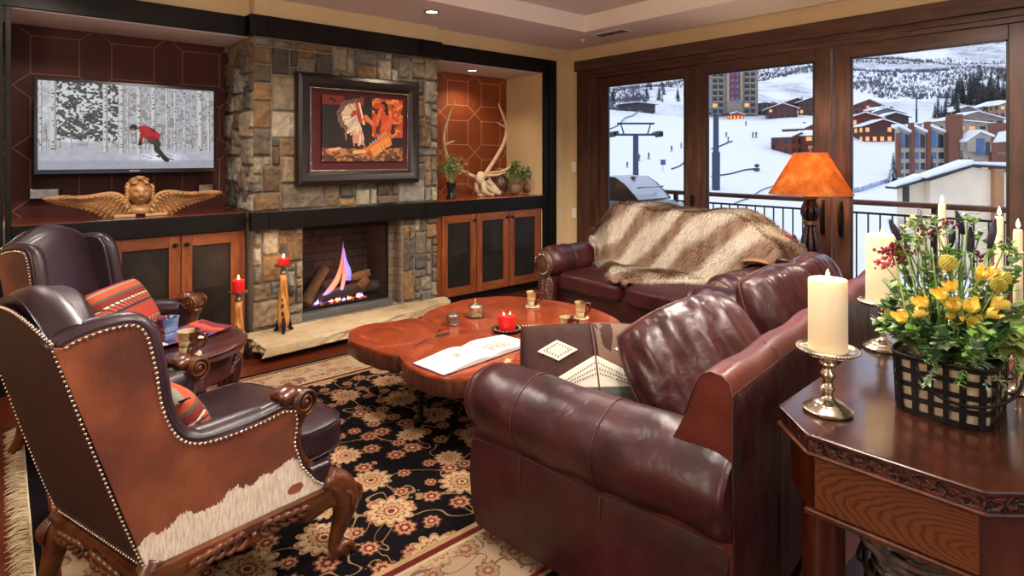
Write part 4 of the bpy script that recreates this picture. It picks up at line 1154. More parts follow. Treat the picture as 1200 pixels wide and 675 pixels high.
    for sg in (-1, 1):
        mb = MB(); y0 = sg*.375
        mb.tube([(.18, y0, .33), (.235, y0*1.03, .28), (.262, y0*1.05, .22), (.245, y0*1.03, .14), (.222, y0*1.01, .075), (.235, y0*1.02, .045), (.255, y0*1.03, .028)], [.04, .052, .050, .034, .024, .034, .026], 16, 6)
        lg = mb.build('front_leg', M['carved'], o)
        mb = MB()
        for k in (-1, 0, 1): mb.tube([(.235, y0*1.02+k*.012, .06), (.27, y0*1.03+k*.02, .05), (.285, y0*1.03+k*.024, .022), (.282, y0*1.03+k*.024, .012)], [.012, .014, .012, .006], 8, 4)
        mb.ball((.252, y0*1.03, .030), .030, 12); mb.build('claw_foot', M['carved'], lg)
        mb = MB()
        for k in (-1, 0, 1):
            mb.tube([(.255, y0*1.06+k*.01, .29), (.305, y0*1.07+k*.022, .25), (.296, y0*1.06+k*.02, .20), (.27, y0*1.04+k*.004, .155)], [.006, .011, .010, .003], 8, 4)
        mb.tube([(.22, y0*1.14, .28), (.25, y0*1.19, .25), (.245, y0*1.15, .19)], [.005, .010, .003], 8, 4)
        mb.build('knee_carving', M['carved'], lg)
        mb = MB(); y1 = sg*.262
        mb.tube([(-.36, y1, .31), (-.395, y1*1.03, .25), (-.40, y1*1.05, .18), (-.425, y1*1.06, .09), (-.455, y1*1.08, .03), (-.46, y1*1.08, .0)], [.036, .042, .036, .027, .026, .026], 14, 5)
        rl = mb.build('rear_leg', M['carved'], o)
        mb = MB()
        for k in (-1, 0, 1): mb.tube([(-.40, y1*1.02+k*.012, .30), (-.44, y1*1.05+k*.016, .255), (-.436, y1*1.05+k*.012, .21)], [.005, .010, .003], 8, 4)
        mb.build('knee_carving', M['carved'], rl)
    return o
ch = wing_chair()
ch2 = dup(ch, (.58, 3.74, 0), -46, 'dark leather and cowhide wing chair facing the room, beside the left cabinet')
# ---------------- kilim cushions
def kilim_mat():
    t = NT('kilim'); tc = t.n('TexCoord'); sp = t.n('SeparateXYZ', {0: tc.outputs['Object']})
    n = t.n('TexNoise', {'Vector': tc.outputs['Object'], 'Scale': 90.0}); z = t.m('ADD', sp.outputs[2], t.m('MULTIPLY', n.outputs[0], .006))
    zz = t.m('FRACT', t.m('MULTIPLY', t.m('ADD', z, 1), 4.2))
    c = t.ramp(zz, [(0, srgb('#a03a24')), (.22, srgb('#2a2530')), (.28, srgb('#b04a30')), (.42, srgb('#d9c7a0')), (.46, srgb('#7a2420')), (.6, srgb('#5a5148')), (.66, srgb('#b04e2e')), (.8, srgb('#8c8a78')), (.84, srgb('#a83424'))], 'CONSTANT')
    ch_ = t.m('GREATER_THAN', t.m('SINE', t.m('MULTIPLY', t.m('ADD', sp.outputs[0], t.m('ABSOLUTE', z)), 190)), .45)
    band = t.m('MULTIPLY', ch_, t.m('GREATER_THAN', t.m('SINE', t.m('MULTIPLY', z, 40)), .3))
    c = t.mix(band, c, srgb('#3a2f34'))
    return t.finish(c, .9, 0, t.bump(n.outputs[0], .4, .003))
M['kilim'] = kilim_mat()
def kilim(name, label, loc, rot, w=.46, h=.36):
    o = puffy(w, h, .15, 77, .004, 24).build(name, M['kilim'], merge=True); tag(o, label, 'cushion'); o.location = loc; o.rotation_euler = tuple(R(a) for a in rot)
    s = MB()
    for (x, z) in ((-w/2, -h/2), (w/2, -h/2), (w/2, h/2), (-w/2, h/2)):
        for k in range(5): s.tube([(x*.93, 0, z*.93), (x*1.02+.004*k-.008, .004*(k-2), z*1.02), (x*1.06+.008*(k-2), .006*(k-2), z*1.04)], [.004, .003, .002], 5)
    s.build('corner_tassel', flat('tassel_yarn', '#3a2226', .9) if 'tassel_yarn' not in bpy.data.materials else bpy.data.materials['tassel_yarn'], o)
    return o
kilim('kilim_cushion', 'orange striped kilim cushion in the far wing chair', (.53, 3.86, .64), (-32, 0, 54), .46, .34)
kilim('kilim_cushion', 'red striped kilim cushion at the back of the near cowhide wing chair', (.44, 2.30, .60), (-28, 0, 108), .42, .30)

# ================================================================== ROUND SIDE TABLE
TZ_ = .655; tc_ = Vector((.60, 3.03, 0))
et = thing('side_table', 'dark carved oval side table between the two wing chairs', 'table', tc_, 8)
mb = MB(); mb.lathe([(0, TZ_-.004), (.10, TZ_-.003), (.27, TZ_), (.30, TZ_-.004), (.312, TZ_-.016), (.30, TZ_-.03), (.305, TZ_-.045), (.285, TZ_-.055), (.0, TZ_-.055)][::-1], (0, 0, 0), 56, sx=1.0, sy=.9); mb.build('table_top', M['darkwood'], et, angle=50)
mb = MB(); mb.lathe([(.24, TZ_-.17), (.255, TZ_-.16), (.25, TZ_-.10), (.265, TZ_-.055), (.2, TZ_-.055), (.2, TZ_-.17), (.24, TZ_-.17)], (0, 0, 0), 56, sy=.9); ap = mb.build('apron', M['darkwood'], et, angle=40)
mb = MB()
for a0 in (-15, 75, 165, 255):
    for s in (-1, 1):
        for k in range(5):
            a = R(a0+s*(4+k*4)); a2 = R(a0+s*(9+k*4)); r1 = .257
            mb.tube([(r1*cos(R(a0)), r1*.9*sin(R(a0)), TZ_-.15), (1.03*r1*cos((a+R(a0))/2), .93*r1*sin((a+R(a0))/2), TZ_-.12+.01*k*(k < 3)), (r1*cos(a2), r1*.9*sin(a2), TZ_-.085-.012*k)], [.004, .010, .003], 7, 4)
mb.build('carving', M['darkwood'], ap)
for a in (0, 90, 180, 270):
    c_, s_ = cos(R(a)), sin(R(a))*.9
    MB().tube([(.22*c_, .22*s_, TZ_-.07), (.262*c_, .262*s_, TZ_-.15), (.25*c_, .25*s_, TZ_-.27), (.20*c_, .20*s_, .24), (.215*c_, .215*s_, .08), (.25*c_, .25*s_, .03), (.25*c_, .25*s_, .0)], [.04, .046, .034, .022, .02, .03, .026], 14, 6).build('leg', M['darkwood'], et)

# ================================================================== MUGS, COASTERS
t = NT('tan_glaze'); v = t.coord(); n = t.noise(v, 14, 4, .6); sp = t.n('SeparateXYZ', {0: t.n('TexCoord').outputs['Object']})
f = t.m('GREATER_THAN', t.m('ADD', sp.outputs[0], t.m('MULTIPLY', n, .05)), .032)
M['glaze_tan'] = t.finish(t.mix(f, t.ramp(n, [(.3, srgb('#9a7a4a')), (.6, srgb('#d8c596'))]), srgb('#4a2013')), .15, 0, None, **{'Coat Weight': .6})
t = NT('blue_glaze'); v = t.coord(); n = t.noise(v, 16, 4, .6); sp = t.n('SeparateXYZ', {0: t.n('TexCoord').outputs['Object']})
f = t.m('GREATER_THAN', t.m('ADD', sp.outputs[0], t.m('MULTIPLY', n, .05)), .026)
M['glaze_blue'] = t.finish(t.mix(f, t.ramp(n, [(.3, srgb('#2a3f8a')), (.6, srgb('#86a0c8'))]), srgb('#5a2038')), .15, 0, None, **{'Coat Weight': .6})
M['coaster'] = flat('stone_coaster', '#c9b596', .8, 0, .2, 30, .3, 60)
def mug(loc, rz, label, glaze, s=1.0, group=None):
    o = thing('pottery_mug', label, 'mug', loc, rz, group); o.scale = (s, s, s)
    pr = [(0, .003), (.030, .0), (.034, .004), (.038, .014), (.036, .030), (.0335, .034), (.038, .042), (.037, .056), (.0345, .061), (.039, .068), (.040, .088), (.044, .098), (.041, .098), (.036, .088), (.034, .05), (.030, .010), (0, .008)]
    MB().lathe(pr, (0, 0, 0), 28).build('cup', glaze, o, angle=60)
    MB().tube([(.036, 0, .078), (.056, 0, .084), (.068, 0, .066), (.064, 0, .040), (.050, 0, .026), (.036, 0, .024)], [.007, .008, .0075, .007, .006, .007], 10, 5, flatx=1.3).build('handle', glaze, o)
    MB().tube([(.060, 0, .08), (.072, 0, .084), (.070, 0, .072)], [.006, .007, .004], 8, 3).build('thumb_rest', glaze, o)
    return o
def coaster(p, label, group=None):
    mb = MB(); N = 20; rr = random.Random(int(p[0]*1000))
    poly = [(.052*(1+rr.uniform(-.06, .06))*cos(2*pi*k/N), .052*(1+rr.uniform(-.06, .06))*sin(2*pi*k/N)) for k in range(N)]
    mb.prism(poly, 0, .009); o = mb.build('stone_coaster', M['coaster'], bevel=.002, angle=40); o.location = p; tag(o, label, 'coaster', group)
ZT = tz+.001
for (x, y, rz, lab, cl) in ((624, 359.5, -30, 'tan and brown pottery mug nearest the cabinets on the coffee table', 'pale stone coaster under the mug nearest the cabinets'),
                        (681, 373, -20, 'tan and brown pottery mug farthest right on the coffee table', 'pale stone coaster under the mug farthest right on the coffee table'),
                        (664, 392.5, -60, 'brown striped pottery mug behind the leather pillow on the coffee table', 'pale stone coaster under the mug behind the leather pillow')):
    p = at(x, y, ZT); coaster((p.x, p.y, ZT), cl, 'coasters under the mugs'); mug((p.x, p.y, ZT+.009), rz, lab, M['glaze_tan'], 1.0, 'pottery mugs')
ZE = TZ_+.001
# placemats and mugs on the side table
def mat_panel(name, label, c, w, d, rz, cat='place mat'):
    t = NT(name+'_cloth'); v = t.coord(); sp = t.n('SeparateXYZ', {0: t.n('TexCoord').outputs['Object']}); n = t.noise(v, 9, 3)
    k = t.m('FRACT', t.m('ADD', t.m('MULTIPLY', sp.outputs[0], 5.5), t.m('MULTIPLY', n, .5)))
    m = t.finish(t.ramp(k, [(0, srgb('#6b1c2c')), (.3, srgb('#d8c89c')), (.42, srgb('#2d3f8a')), (.6, srgb('#7a2440')), (.8, srgb('#b8452c'))], 'CONSTANT'), .8)
    mb = MB(); mb.grid(lambda u, v: ((u-.5)*w, (v-.5)*d, .003+.004*sin(u*9)*sin(v*7+1)+(.012*(u-.5)**2*4)), 16, 12); mb.grid(lambda u, v: ((.5-u)*w, (v-.5)*d, -.0+.004*sin((1-u)*9)*sin(v*7+1)+(.012*(u-.5)**2*4)), 16, 12)
    o = mb.build(name, m); o.location = c; o.rotation_euler = (0, 0, R(rz)); tag(o, label, cat); return o
mat_panel('folded_cloth', 'folded multicoloured cloth under the blue mug on the side table', (.655, 3.10, ZE+.006), .34, .24, 20, 'cloth')
p = at(197, 399, ZE+.012); mug((p.x, p.y, ZE+.014), 150, 'blue and maroon pottery mug on the side table', M['glaze_blue'], 1.05)
p = at(221, 417, ZE); coaster((p.x, p.y, ZE), 'pale stone coaster under the tan mug on the side table'); mug((p.x, p.y, ZE+.009), -28, 'tan and brown pottery mug on the side table by the near chair', M['glaze_tan'], 1.0)

# ================================================================== COFFEE TABLE ITEMS
p = at(530.5, 380, ZT)
o = thing('silver_shaker', 'small round silver shaker with a pierced dome lid on the coffee table', 'shaker', (p.x, p.y, ZT))
MB().lathe([(0, 0), (.040, 0), (.043, .003), (.043, .006), (.040, .008), (.040, .048), (.043, .05), (.043, .053)], seg=32).build('body', M['pewter'], o, angle=50)
mb = MB(); mb.lathe([(.043, .053), (.038, .062), (.025, .069), (0, .072)], seg=32); d_ = mb.build('dome_lid', M['pewter'], o)
mb = MB()
for r_, n_, z_ in ((.012, 5, .0706), (.024, 9, .068), (.034, 13, .0635)):
    for k in range(n_): mb.ball((r_*cos(2*pi*k/n_), r_*sin(2*pi*k/n_), z_), .0035, 6)
mb.build('pierced_holes', flat('dark_hole', '#15110e', .8), d_)
p = at(557, 370.5, ZT)
o = thing('sugar_pot', 'lidded silver sugar pot with a tall finial on its saucer, on the coffee table', 'pot', (p.x, p.y, ZT))
MB().lathe([(0, .004), (.035, .003), (.058, .007), (.064, .012), (.062, .008), (.04, 0), (0, 0)][::-1], seg=36).build('saucer', M['silver'], o)
t = NT('engraved_silver'); v = t.coord(); n = t.n('TexVoronoi', {'Vector': v, 'Scale': 75.0}); M['engr'] = t.finish(t.ramp(n.outputs[0], [(.1, srgb('#6b6258')), (.5, srgb('#cfc4ae'))]), .25, .9, t.bump(n.outputs[0], .8, .004))
MB().lathe([(0, .006), (.032, .006), (.040, .012), (.043, .03), (.042, .05), (.045, .058), (.045, .062)], seg=36).build('pot', M['engr'], o)
MB().lathe([(.047, .062), (.047, .066), (.040, .075), (.02, .084), (.008, .088), (.007, .095), (.010, .099), (.005, .106), (.003, .118), (0, .122)], seg=32).build('lid', M['silver'], o)
for s in (-1, 1): MB().tube([(s*.043, 0, .05), (s*.058, 0, .052), (s*.06, 0, .035), (s*.043, 0, .026)], .003, 8, 4).build('ear_handle', M['silver'], o)
p = at(594, 388, ZT)
o = MB().lathe([(0, 0), (.05, 0), (.085, .010), (.092, .018), (.088, .016), (.05, .006), (0, .006)], seg=44).build('candle_dish', M['iron']); o.location = (p.x, p.y, ZT); tag(o, 'dark metal dish under the thick red candle on the coffee table', 'dish')
mb = MB()
for k in range(22): mb.ball((.078*cos(k*2*pi/22), .078*sin(k*2*pi/22), .017), .006, 8)
mb.build('bead_rim', M['pewter'], o)
def pillar(name, loc, r, h, wax, label, wicks=((0, 0),), group=None, hollow=.006, fl=.03):
    o = thing(name, label, 'candle', loc, 0, group)
    MB().lathe([(0, 0), (r*.98, 0), (r, .004), (r, h-.004), (r*.97, h), (r*.86, h-.002), (r*.6, h-hollow), (0, h-hollow)], seg=40).build('wax', wax, o, angle=60)
    for wx, wy in wicks:
        MB().tube([(wx, wy, h-hollow), (wx+.001, wy, h+.006)], .0014, 6).build('wick', M['wick'], o)
        mb = MB(); candle_flame(mb, wx, wy, h+.003, fl, fl*.2); mb.build('flame', M['flame'], o)
    add_light('POINT', (loc[0], loc[1], loc[2]+h+.045), .9, (1, .55, .22), 'candle_light', .012)
    return o
pillar('pillar_candle', (p.x, p.y, ZT+.007), .052, .088, M['rwax'], 'thick red candle with lit wicks on the coffee table', ((-.02, 0.005), (.02, -.008)), fl=.018)
# open book
BK_ = [at(*q, ZT) for q in ((481, 426), (519, 440), (575, 409), (608, 411))]
p0, p1 = at(483, 427, ZT), at(521, 440, ZT); p2, p3 = at(577, 420.5, ZT), at(540, 408.5, ZT)
bc = (p2+p3)/2; u_ = ((p2-p1).normalized()+(p3-p0).normalized()).normalized(); ang = math.degrees(atan2(u_.y, u_.x))
pw, ph_ = (p3-p0).length*.98, (p1-p0).length
bk = thing('open_book', 'open white book lying on the front slab of the coffee table', 'book', (bc.x, bc.y, ZT), ang)
t = NT('book_page'); sp = t.n('SeparateXYZ', {0: t.n('TexCoord').outputs['Object']})
n = t.noise(t.coord(), 40, 4); 
def rect(cx, cy, hx, hy): return t.m('MULTIPLY', t.m('LESS_THAN', t.m('ABSOLUTE', t.m('SUBTRACT', sp.outputs[0], cx)), hx), t.m('LESS_THAN', t.m('ABSOLUTE', t.m('SUBTRACT', sp.outputs[1], cy)), hy))
rd = t.m('SQRT', t.m('ADD', t.m('POWER', t.m('ADD', sp.outputs[0], .13), 2), t.m('POWER', t.m('MULTIPLY', t.m('SUBTRACT', sp.outputs[1], .01), 1.2), 2)))
pic = t.m('MULTIPLY', rect(-.13, .01, .04, .035), t.m('GREATER_THAN', n, .5)); pic = t.m('MAXIMUM', t.m('MULTIPLY', pic, .8), t.m('MULTIPLY', t.m('LESS_THAN', rd, .025), t.m('GREATER_THAN', n, .42)))
c = t.mix(t.m('MULTIPLY', pic, .7), srgb('#dfdbd4'), srgb('#7a5a48'))
c = t.mix(t.m('MULTIPLY', rect(.13, -.035, .085, .045), t.ramp(n, [(.35, (.3, .3, .3, 1)), (.6, (1, 1, 1, 1))])), c, srgb('#a8807a'))
M['page'] = t.finish(c, .6)
def page(sg):
    def F(u, v):
        x = u*pw; z = .006+.026*sin(min(1, u*2.2)*pi*.5)*(1-u)**1.2+.005*(1-u)
        return (sg*x, (v-.5)*ph_, z)
    mb = MB(); mb.grid((lambda u, v: F(u, v)) if sg > 0 else (lambda u, v: F(1-u, v)), 20, 6)
    mb.grid((lambda u, v: F(1-u, v)[:2]+(.0015,)) if sg > 0 else (lambda u, v: F(u, v)[:2]+(.0015,)), 20, 6)
    for vv in (0, 1): 
        mb.grid(lambda u, v: (F(u, vv)[0], F(u, vv)[1], .0015+(F(u, vv)[2]-.0015)*v), 20, 2)
    mb.grid(lambda u, v: (sg*pw, (u-.5)*ph_, .0015+(F(1, .5)[2]-.0015)*v), 4, 2)
    mb.build('pages', M['page'], bk)
page(-1); page(1)
MB().box(-pw-.004, pw+.004, -ph_/2-.004, ph_/2+.004, 0, .0015).build('cover', flat('book_cover', '#3a2a26', .5), bk, smooth=False)

# ================================================================== CANDLE STANDS BY THE FIRE
t = NT('blond_wood'); v = t.coord((14, 14, 2.5)); n = t.noise(v, 3, 5, .6, 1.0)
M['blond'] = t.finish(t.ramp(n, [(.3, srgb('#6b3a16')), (.5, srgb('#b87a3a')), (.7, srgb('#d9a058'))]), .35, 0, t.bump(n, .2, .004))
def candle_stand(loc, H0, label, clabel, seed):
    o = thing('candle_stand', label, 'candle holder', loc)
    s = H0/.5
    MB().lathe([(0, .03*s), (.034, .03*s), (.045, .08*s), (.046, .14*s), (.040, .22*s), (.030, .31*s), (.026, .38*s), (.028, .43*s), (.0, .43*s)], seg=24, sy=.8).build('wooden_stem', M['blond'], o)
    hl = MB()
    for (z, r_) in ((.14, .016), (.20, .013), (.245, .009)):
        hl.ball((-.018, -.031+.004*(z > .2), z*s), r_, 10, sq=(.75, .45, 1.5))
    hl.build('carved_opening', flat('dark_opening', '#120b08', .8) if 'dark_opening' not in bpy.data.materials else bpy.data.materials['dark_opening'], o)
    for k in range(3):
        a = R(90+120*k+seed); MB().tube([(.02*cos(a), .02*sin(a), .13*s), (.045*cos(a), .045*sin(a), .07*s), (.056*cos(a), .056*sin(a), .02), (.078*cos(a), .078*sin(a), .010)], [.008, .016, .015, .010], 10, 5).build('iron_foot', M['iron'], o)
    MB().lathe([(0, .43*s), (.022, .43*s), (.024, .445*s), (.018, .455*s), (.024, .465*s), (.016, .475*s), (.02, .485*s), (.055, .49*s), (.066, .495*s), (.068, .505*s), (.062, .501*s), (0, .498*s)], seg=30).build('drip_plate', M['pewter'], o, angle=50)
    return o
candle_stand((1.335, 4.61, 0), .50, 'wood and iron candle stand on the floor left of the hearth', '', 10)
pillar('pillar_candle', (1.335, 4.61, .501), .042, .085, M['rwax'], 'red pillar candle on the stand left of the hearth', fl=.035)
candle_stand((1.675, 4.64, .132), .52, 'wood and iron candle stand on the stone hearth beside the firebox', '', 40)
pillar('pillar_candle', (1.675, 4.64, .132+.521), .042, .05, M['rwax'], 'short red pillar candle on the stand upon the hearth', fl=.035)
# ================================================================== CONSOLE TABLE
CT = .76
cn = thing('console_table', 'large wooden console table with clipped corners and carved edge in the right foreground', 'table', (1.70, .50, 0), 2)
def Lc(x, y): 
    a = R(-2); dx, dy = x-1.70, y-.50; return (dx*cos(a)-dy*sin(a), dx*sin(a)+dy*cos(a))
x0, y0 = Lc(1.64, .70)[0], None
TL, TYa, TYb = 1.75, -.325, .305     # length, near edge, far edge (local)
cc = .125
def octo(d, L=TL):
    xa, xb, ya, yb = -.065+d, L-d, TYa+d, TYb-d; c = cc-d*.4
    return [(xa+c, ya), (xb-c, ya), (xb, ya+c), (xb, yb-c), (xb-c, yb), (xa+c, yb), (xa, yb-c), (xa, ya+c)]
M['ctop2'] = wood('console_top', '#1f0d0a', '#3a1a12', '#57301f', 0, .2, 2.0, 6, .5, .03)
mb = MB(); mb.prism(octo(0), CT-.014, CT); mb.build('table_top', M['ctop2'], cn, smooth=False, bevel=.004)
t = NT('carved_edge'); v = t.coord(); w_ = t.n('TexWave', {'Vector': v, 'Scale': 14.0, 'Distortion': 9.0, 'Detail': 2.0, 'Detail Scale': 3.0})
M['cedge'] = t.finish(t.ramp(w_.outputs[1], [(.2, srgb('#1d0c08')), (.7, srgb('#51271a'))]), .35, 0, t.bump(w_.outputs[1], .9, .006))
mb = MB(); mb.prism(octo(.008), CT-.05, CT-.014); mb.build('carved_edge', M['cedge'], cn, smooth=False)
mb = MB(); mb.prism(octo(-.002), CT-.060, CT-.048); mb.build('bead_moulding', M['console'], cn, smooth=False, bevel=.005, bseg=3)
mb = MB(); P0 = octo(.03); mb.prism(P0, CT-.215, CT-.060); mb.build('apron', M['consolez'], cn, smooth=False, bevel=.003)
# oak end panel with cathedral grain, framed
t = NT('oak_panel'); tc = t.n('TexCoord'); sp = t.n('SeparateXYZ', {0: tc.outputs['Object']})
yy = t.m('MULTIPLY', t.m('ADD', sp.outputs[1], .02), 3.2); zz = t.m('MULTIPLY', t.m('SUBTRACT', sp.outputs[2], .60), 17)
n1 = t.noise(t.coord((3, 3, 10)), 2, 4, .6)
r = t.m('SQRT', t.m('ADD', t.m('POWER', t.m('ADD', yy, .6), 2), t.m('MULTIPLY', t.m('POWER', zz, 2), .30)))
wv = t.m('ADD', t.m('MULTIPLY', t.m('SINE', t.m('ADD', t.m('MULTIPLY', r, 74), t.m('MULTIPLY', n1, 16))), .5), .5)
fn = t.noise(t.coord((1, 4, 120)), 3, 4, .6)
c = t.mix(t.m('MULTIPLY', t.m('POWER', wv, 3), .75), srgb('#74401f'), srgb('#2f140a')); c = t.mix(t.m('MULTIPLY', fn, .45), c, srgb('#5b2b14'))
M['oak'] = t.finish(c, .35, 0, t.bump(fn, .3, .003), **{'Coat Weight': .2})
mb = MB(); mb.box(-.065+.024, -.065+.032, TYa+.14, TYb-.14, CT-.205, CT-.07); mb.build('end_panel', M['oak'], cn, smooth=False)
mb = MB(); mb.box(-.065+.015, -.065+.034, TYa+.115, TYb-.115, CT-.225, CT-.208); mb.build('lower_moulding', M['console'], cn, smooth=False, bevel=.004)
for (lx, ly) in ((.065, TYb-.125), (.065, TYa+.125), (TL-.1, TYb-.10), (TL-.1, TYa+.10)):
    MB().lathe([(.042, .0), (.05, .01), (.052, .04), (.04, .06), (.036, .10), (.046, .12), (.050, .14), (.055, .17), (.055, .42), (.052, .52), (.06, .535), (.06, .546)], (lx, ly, 0), 28).build('leg', M['consolez'], cn, angle=50)
mb = MB(); mb.prism(octo(.06), .10, .13); mb.build('lower_shelf', M['console'], cn, smooth=False, bevel=.004)
# twig bundle on the shelf
cn_w = lambda x, y, z: Matrix.Translation((1.70, .50, 0)) @ Matrix.Rotation(R(2), 4, 'Z') @ Vector((x, y, z))
tb = thing('twig_basket', 'nest-like basket of twisted grey twigs under the console table', 'basket', cn_w(.36, -.05, .1305), 2)
rg = random.Random(8); t = NT('twig_bark'); n = t.noise(t.coord(), 30, 4); M['twig'] = t.finish(t.ramp(n, [(.3, srgb('#2e2824')), (.65, srgb('#7d7064'))]), .8, 0, t.bump(n, .5, .004))
for k in range(95):
    a0 = rg.uniform(0, 2*pi); zl = rg.uniform(.015, .30); rr = .17+.05*(zl/.3)+rg.uniform(-.02, .012)
    pts = []; da = rg.uniform(.9, 1.7); zt = zl+rg.uniform(-.03, .05)
    for q in range(6):
        a = a0+da*q/5; r_ = rr+rg.uniform(-.014, .014); pts.append((r_*cos(a)*1.1, r_*sin(a), max(.012, zl+(zt-zl)*q/5+rg.uniform(-.014, .014))))
    MB().tube(pts, [rg.uniform(.003, .0045)]+[rg.uniform(.005, .010) for _ in range(4)]+[.002], 6, 3).build('twig', M['twig'], tb)

# ---------------- candlesticks with ivory pillars
def holder(p, label, s=1.0):
    o = thing('silver_candlestick', label, 'candle holder', p)
    pr = [(0, .0), (.062, 0), (.066, .004), (.066, .008), (.058, .012), (.056, .016), (.047, .019), (.045, .024), (.034, .030), (.022, .036), (.015, .045), (.013, .055), (.019, .062), (.022, .070), (.015, .078), (.012, .088), (.017, .095), (.021, .102), (.020, .112), (.013, .120), (.011, .128), (.016, .133), (.023, .138), (.021, .146), (.014, .152), (.018, .158), (.030, .163), (.04, .166)]
    MB().lathe([(r*s, z*s) for r, z in pr], seg=36).build('stem', M['silver'], o, angle=60)
    MB().lathe([(0, .163*s), (.04*s, .165*s), (.072*s, .170*s), (.080*s, .176*s), (.082*s, .183*s), (.078*s, .186*s), (.070*s, .178*s), (.0, .176*s)], seg=44).build('plate', M['silver'], o, angle=60)
    mb = MB()
    for k in range(54): mb.ball((.0805*s*cos(2*pi*k/54), .0805*s*sin(2*pi*k/54), .181*s), .0048*s, 6)
    mb.build('beaded_rim', M['silver'], o); return o
pA = at(970, 482, CT); holder((pA.x, pA.y, CT+.001), 'silver baluster candlestick in front on the console table, left of the flower basket', 1.0)
pillar('ivory_candle', (pA.x, pA.y, CT+.179), .0515, .205, M['pwax'], 'thick ivory candle, lit, on the front silver candlestick', hollow=.012, fl=.026)
pB = at(1034, 409, CT); holder((pB.x, pB.y, CT+.001), 'silver candlestick half hidden behind the flowers on the console table', 1.0)
pillar('ivory_candle', (pB.x, pB.y, CT+.179), .056, .26, M['pwax'], 'thick ivory candle behind the left side of the flowers', hollow=.012, fl=.026)
# tapers in a holder behind the flowers
for (px, pyf, d, lab) in ((1104, 228, 2.25, 'leftmost of the three slim ivory tapers behind the flowers'), (1171, 243, 2.0, 'middle of the three slim ivory tapers behind the flowers'), (1193, 258, 1.85, 'rightmost of the three slim ivory tapers behind the flowers')):
    q = far(px, d); zt = EYE-(pyf+10-HORI)/FPX*d
    hb = thing('taper_holder', 'small silver holder under the '+{'l': 'leftmost', 'm': 'middle', 'r': 'rightmost'}[lab[0]]+' of the three slim tapers', 'candle holder', (q.x, q.y, CT+.001))
    MB().lathe([(0, 0), (.04, 0), (.042, .005), (.02, .015), (.01, .03), (.012, .06), (.01, .10), (.016, .115), (.018, .14), (.013, .14), (.012, .12), (0, .12)], seg=24).build('stem', M['silver'], hb)
    o = thing('taper_candle', lab, 'candle', (q.x, q.y, CT+.122)); hh = zt-CT-.122
    MB().lathe([(0, 0), (.0115, 0), (.0125, .05), (.0125, hh-.01), (.010, hh-.002), (0, hh-.004)], seg=20).build('wax', M['pwax'], o)
    MB().tube([(0, 0, hh-.005), (0, 0, hh+.006)], .0012, 6).build('wick', M['wick'], o)
    mb = MB(); candle_flame(mb, 0, 0, hh+.002, .030, .0055); mb.build('flame', M['flame'], o)

# ---------------- woven metal basket with liner and flowers
bx, by = at(1114, 476, CT).xy
bw, bd, bh = .30, .235, .165
fb = thing('flower_basket', 'dark metal lattice basket with a pale liner, filled with yellow tulips and mixed flowers', 'flower arrangement', (bx, by, CT+.002), 2)
def rr_(t, w, d, n=5): 
    c_, s_ = cos(t), sin(t); m = (abs(c_)**n+abs(s_)**n)**(-1/n); return (w/2*c_*m, d/2*s_*m)
mb = MB()
for k, z in enumerate((.006, .045, .084, .123, .160)):
    mb = MB(); ww = 1+.06*z/bh
    r = []
    for i in range(72):
        x, y = rr_(2*pi*i/72, bw*ww, bd*ww); r.append((x, y))
    for i in range(72):
        a, b = r[i], r[(i+1) % 72]; h = .0075
        v = [(a[0], a[1], z-h), (b[0], b[1], z-h), (b[0], b[1], z+h), (a[0], a[1], z+h)]; v += [(x*.985, y*.985, zz) for x, y, zz in v]
        mb.add(v, [(0, 1, 2, 3), (7, 6, 5, 4), (3, 2, 6, 7), (4, 5, 1, 0)])
    mb.build('hoop_band', M['iron'], fb, smooth=False)
for i in range(22):
    mb = MB(); t = 2*pi*(i+.5)/22
    for q in range(6):
        z0, z1 = bh*q/6, bh*(q+1)/6
        sgn = 1.012
        w0, w1 = (1+.06*z0/bh)*sgn, (1+.06*z1/bh)*sgn
        dt = .055
        a0, b0 = rr_(t-dt, bw*w0, bd*w0), rr_(t+dt, bw*w0, bd*w0); a1, b1 = rr_(t-dt, bw*w1, bd*w1), rr_(t+dt, bw*w1, bd*w1)
        v = [(*a0, z0), (*b0, z0), (*b1, z1), (*a1, z1)]; v += [(x*.985, y*.985, zz) for x, y, zz in v]
        mb.add(v, [(0, 1, 2, 3), (7, 6, 5, 4), (1, 5, 6, 2), (4, 0, 3, 7)])
    mb.build('upright_band', M['iron'], fb, smooth=False)
mb = MB(); mb.tube([(*rr_(2*pi*i/72, bw*1.065, bd*1.065), bh) for i in range(73)], .005, 8); mb.build('rim', M['iron'], fb)
t = NT('burlap'); v = t.coord(); w1 = t.n('TexWave', {'Vector': v, 'Scale': 90.0, 'Distortion': 1.0}, bands_direction='Z'); n = t.noise(v, 12, 4)
M['burlap'] = t.finish(t.mix(t.m('MULTIPLY', w1.outputs[1], .3), t.ramp(n, [(.3, srgb('#bba98a')), (.7, srgb('#e3d6ba'))]), srgb('#8a7758')), .9, 0, t.bump(w1.outputs[1], .4, .003))
mb = MB(); mb.grid(lambda u, v: (*[c*(.95+.012*sin(u*2*pi*9)) for c in rr_(2*pi*u, bw*(1+.06*v), bd*(1+.06*v))], .004+(bh-.01)*v), 60, 6, closeu=True); mb.build('liner', M['burlap'], fb)
mb = MB(); mb.grid(lambda u, v: (*[c*.93*v for c in rr_(2*pi*u, bw*1.05, bd*1.05)], bh-.03+.01*noise.noise(Vector((u*20, v*9, 1)))), 40, 8, closeu=True); mb.build('soil', flat('moss', '#4a4326', .95, 0, .3, 40, .6, 60), fb)
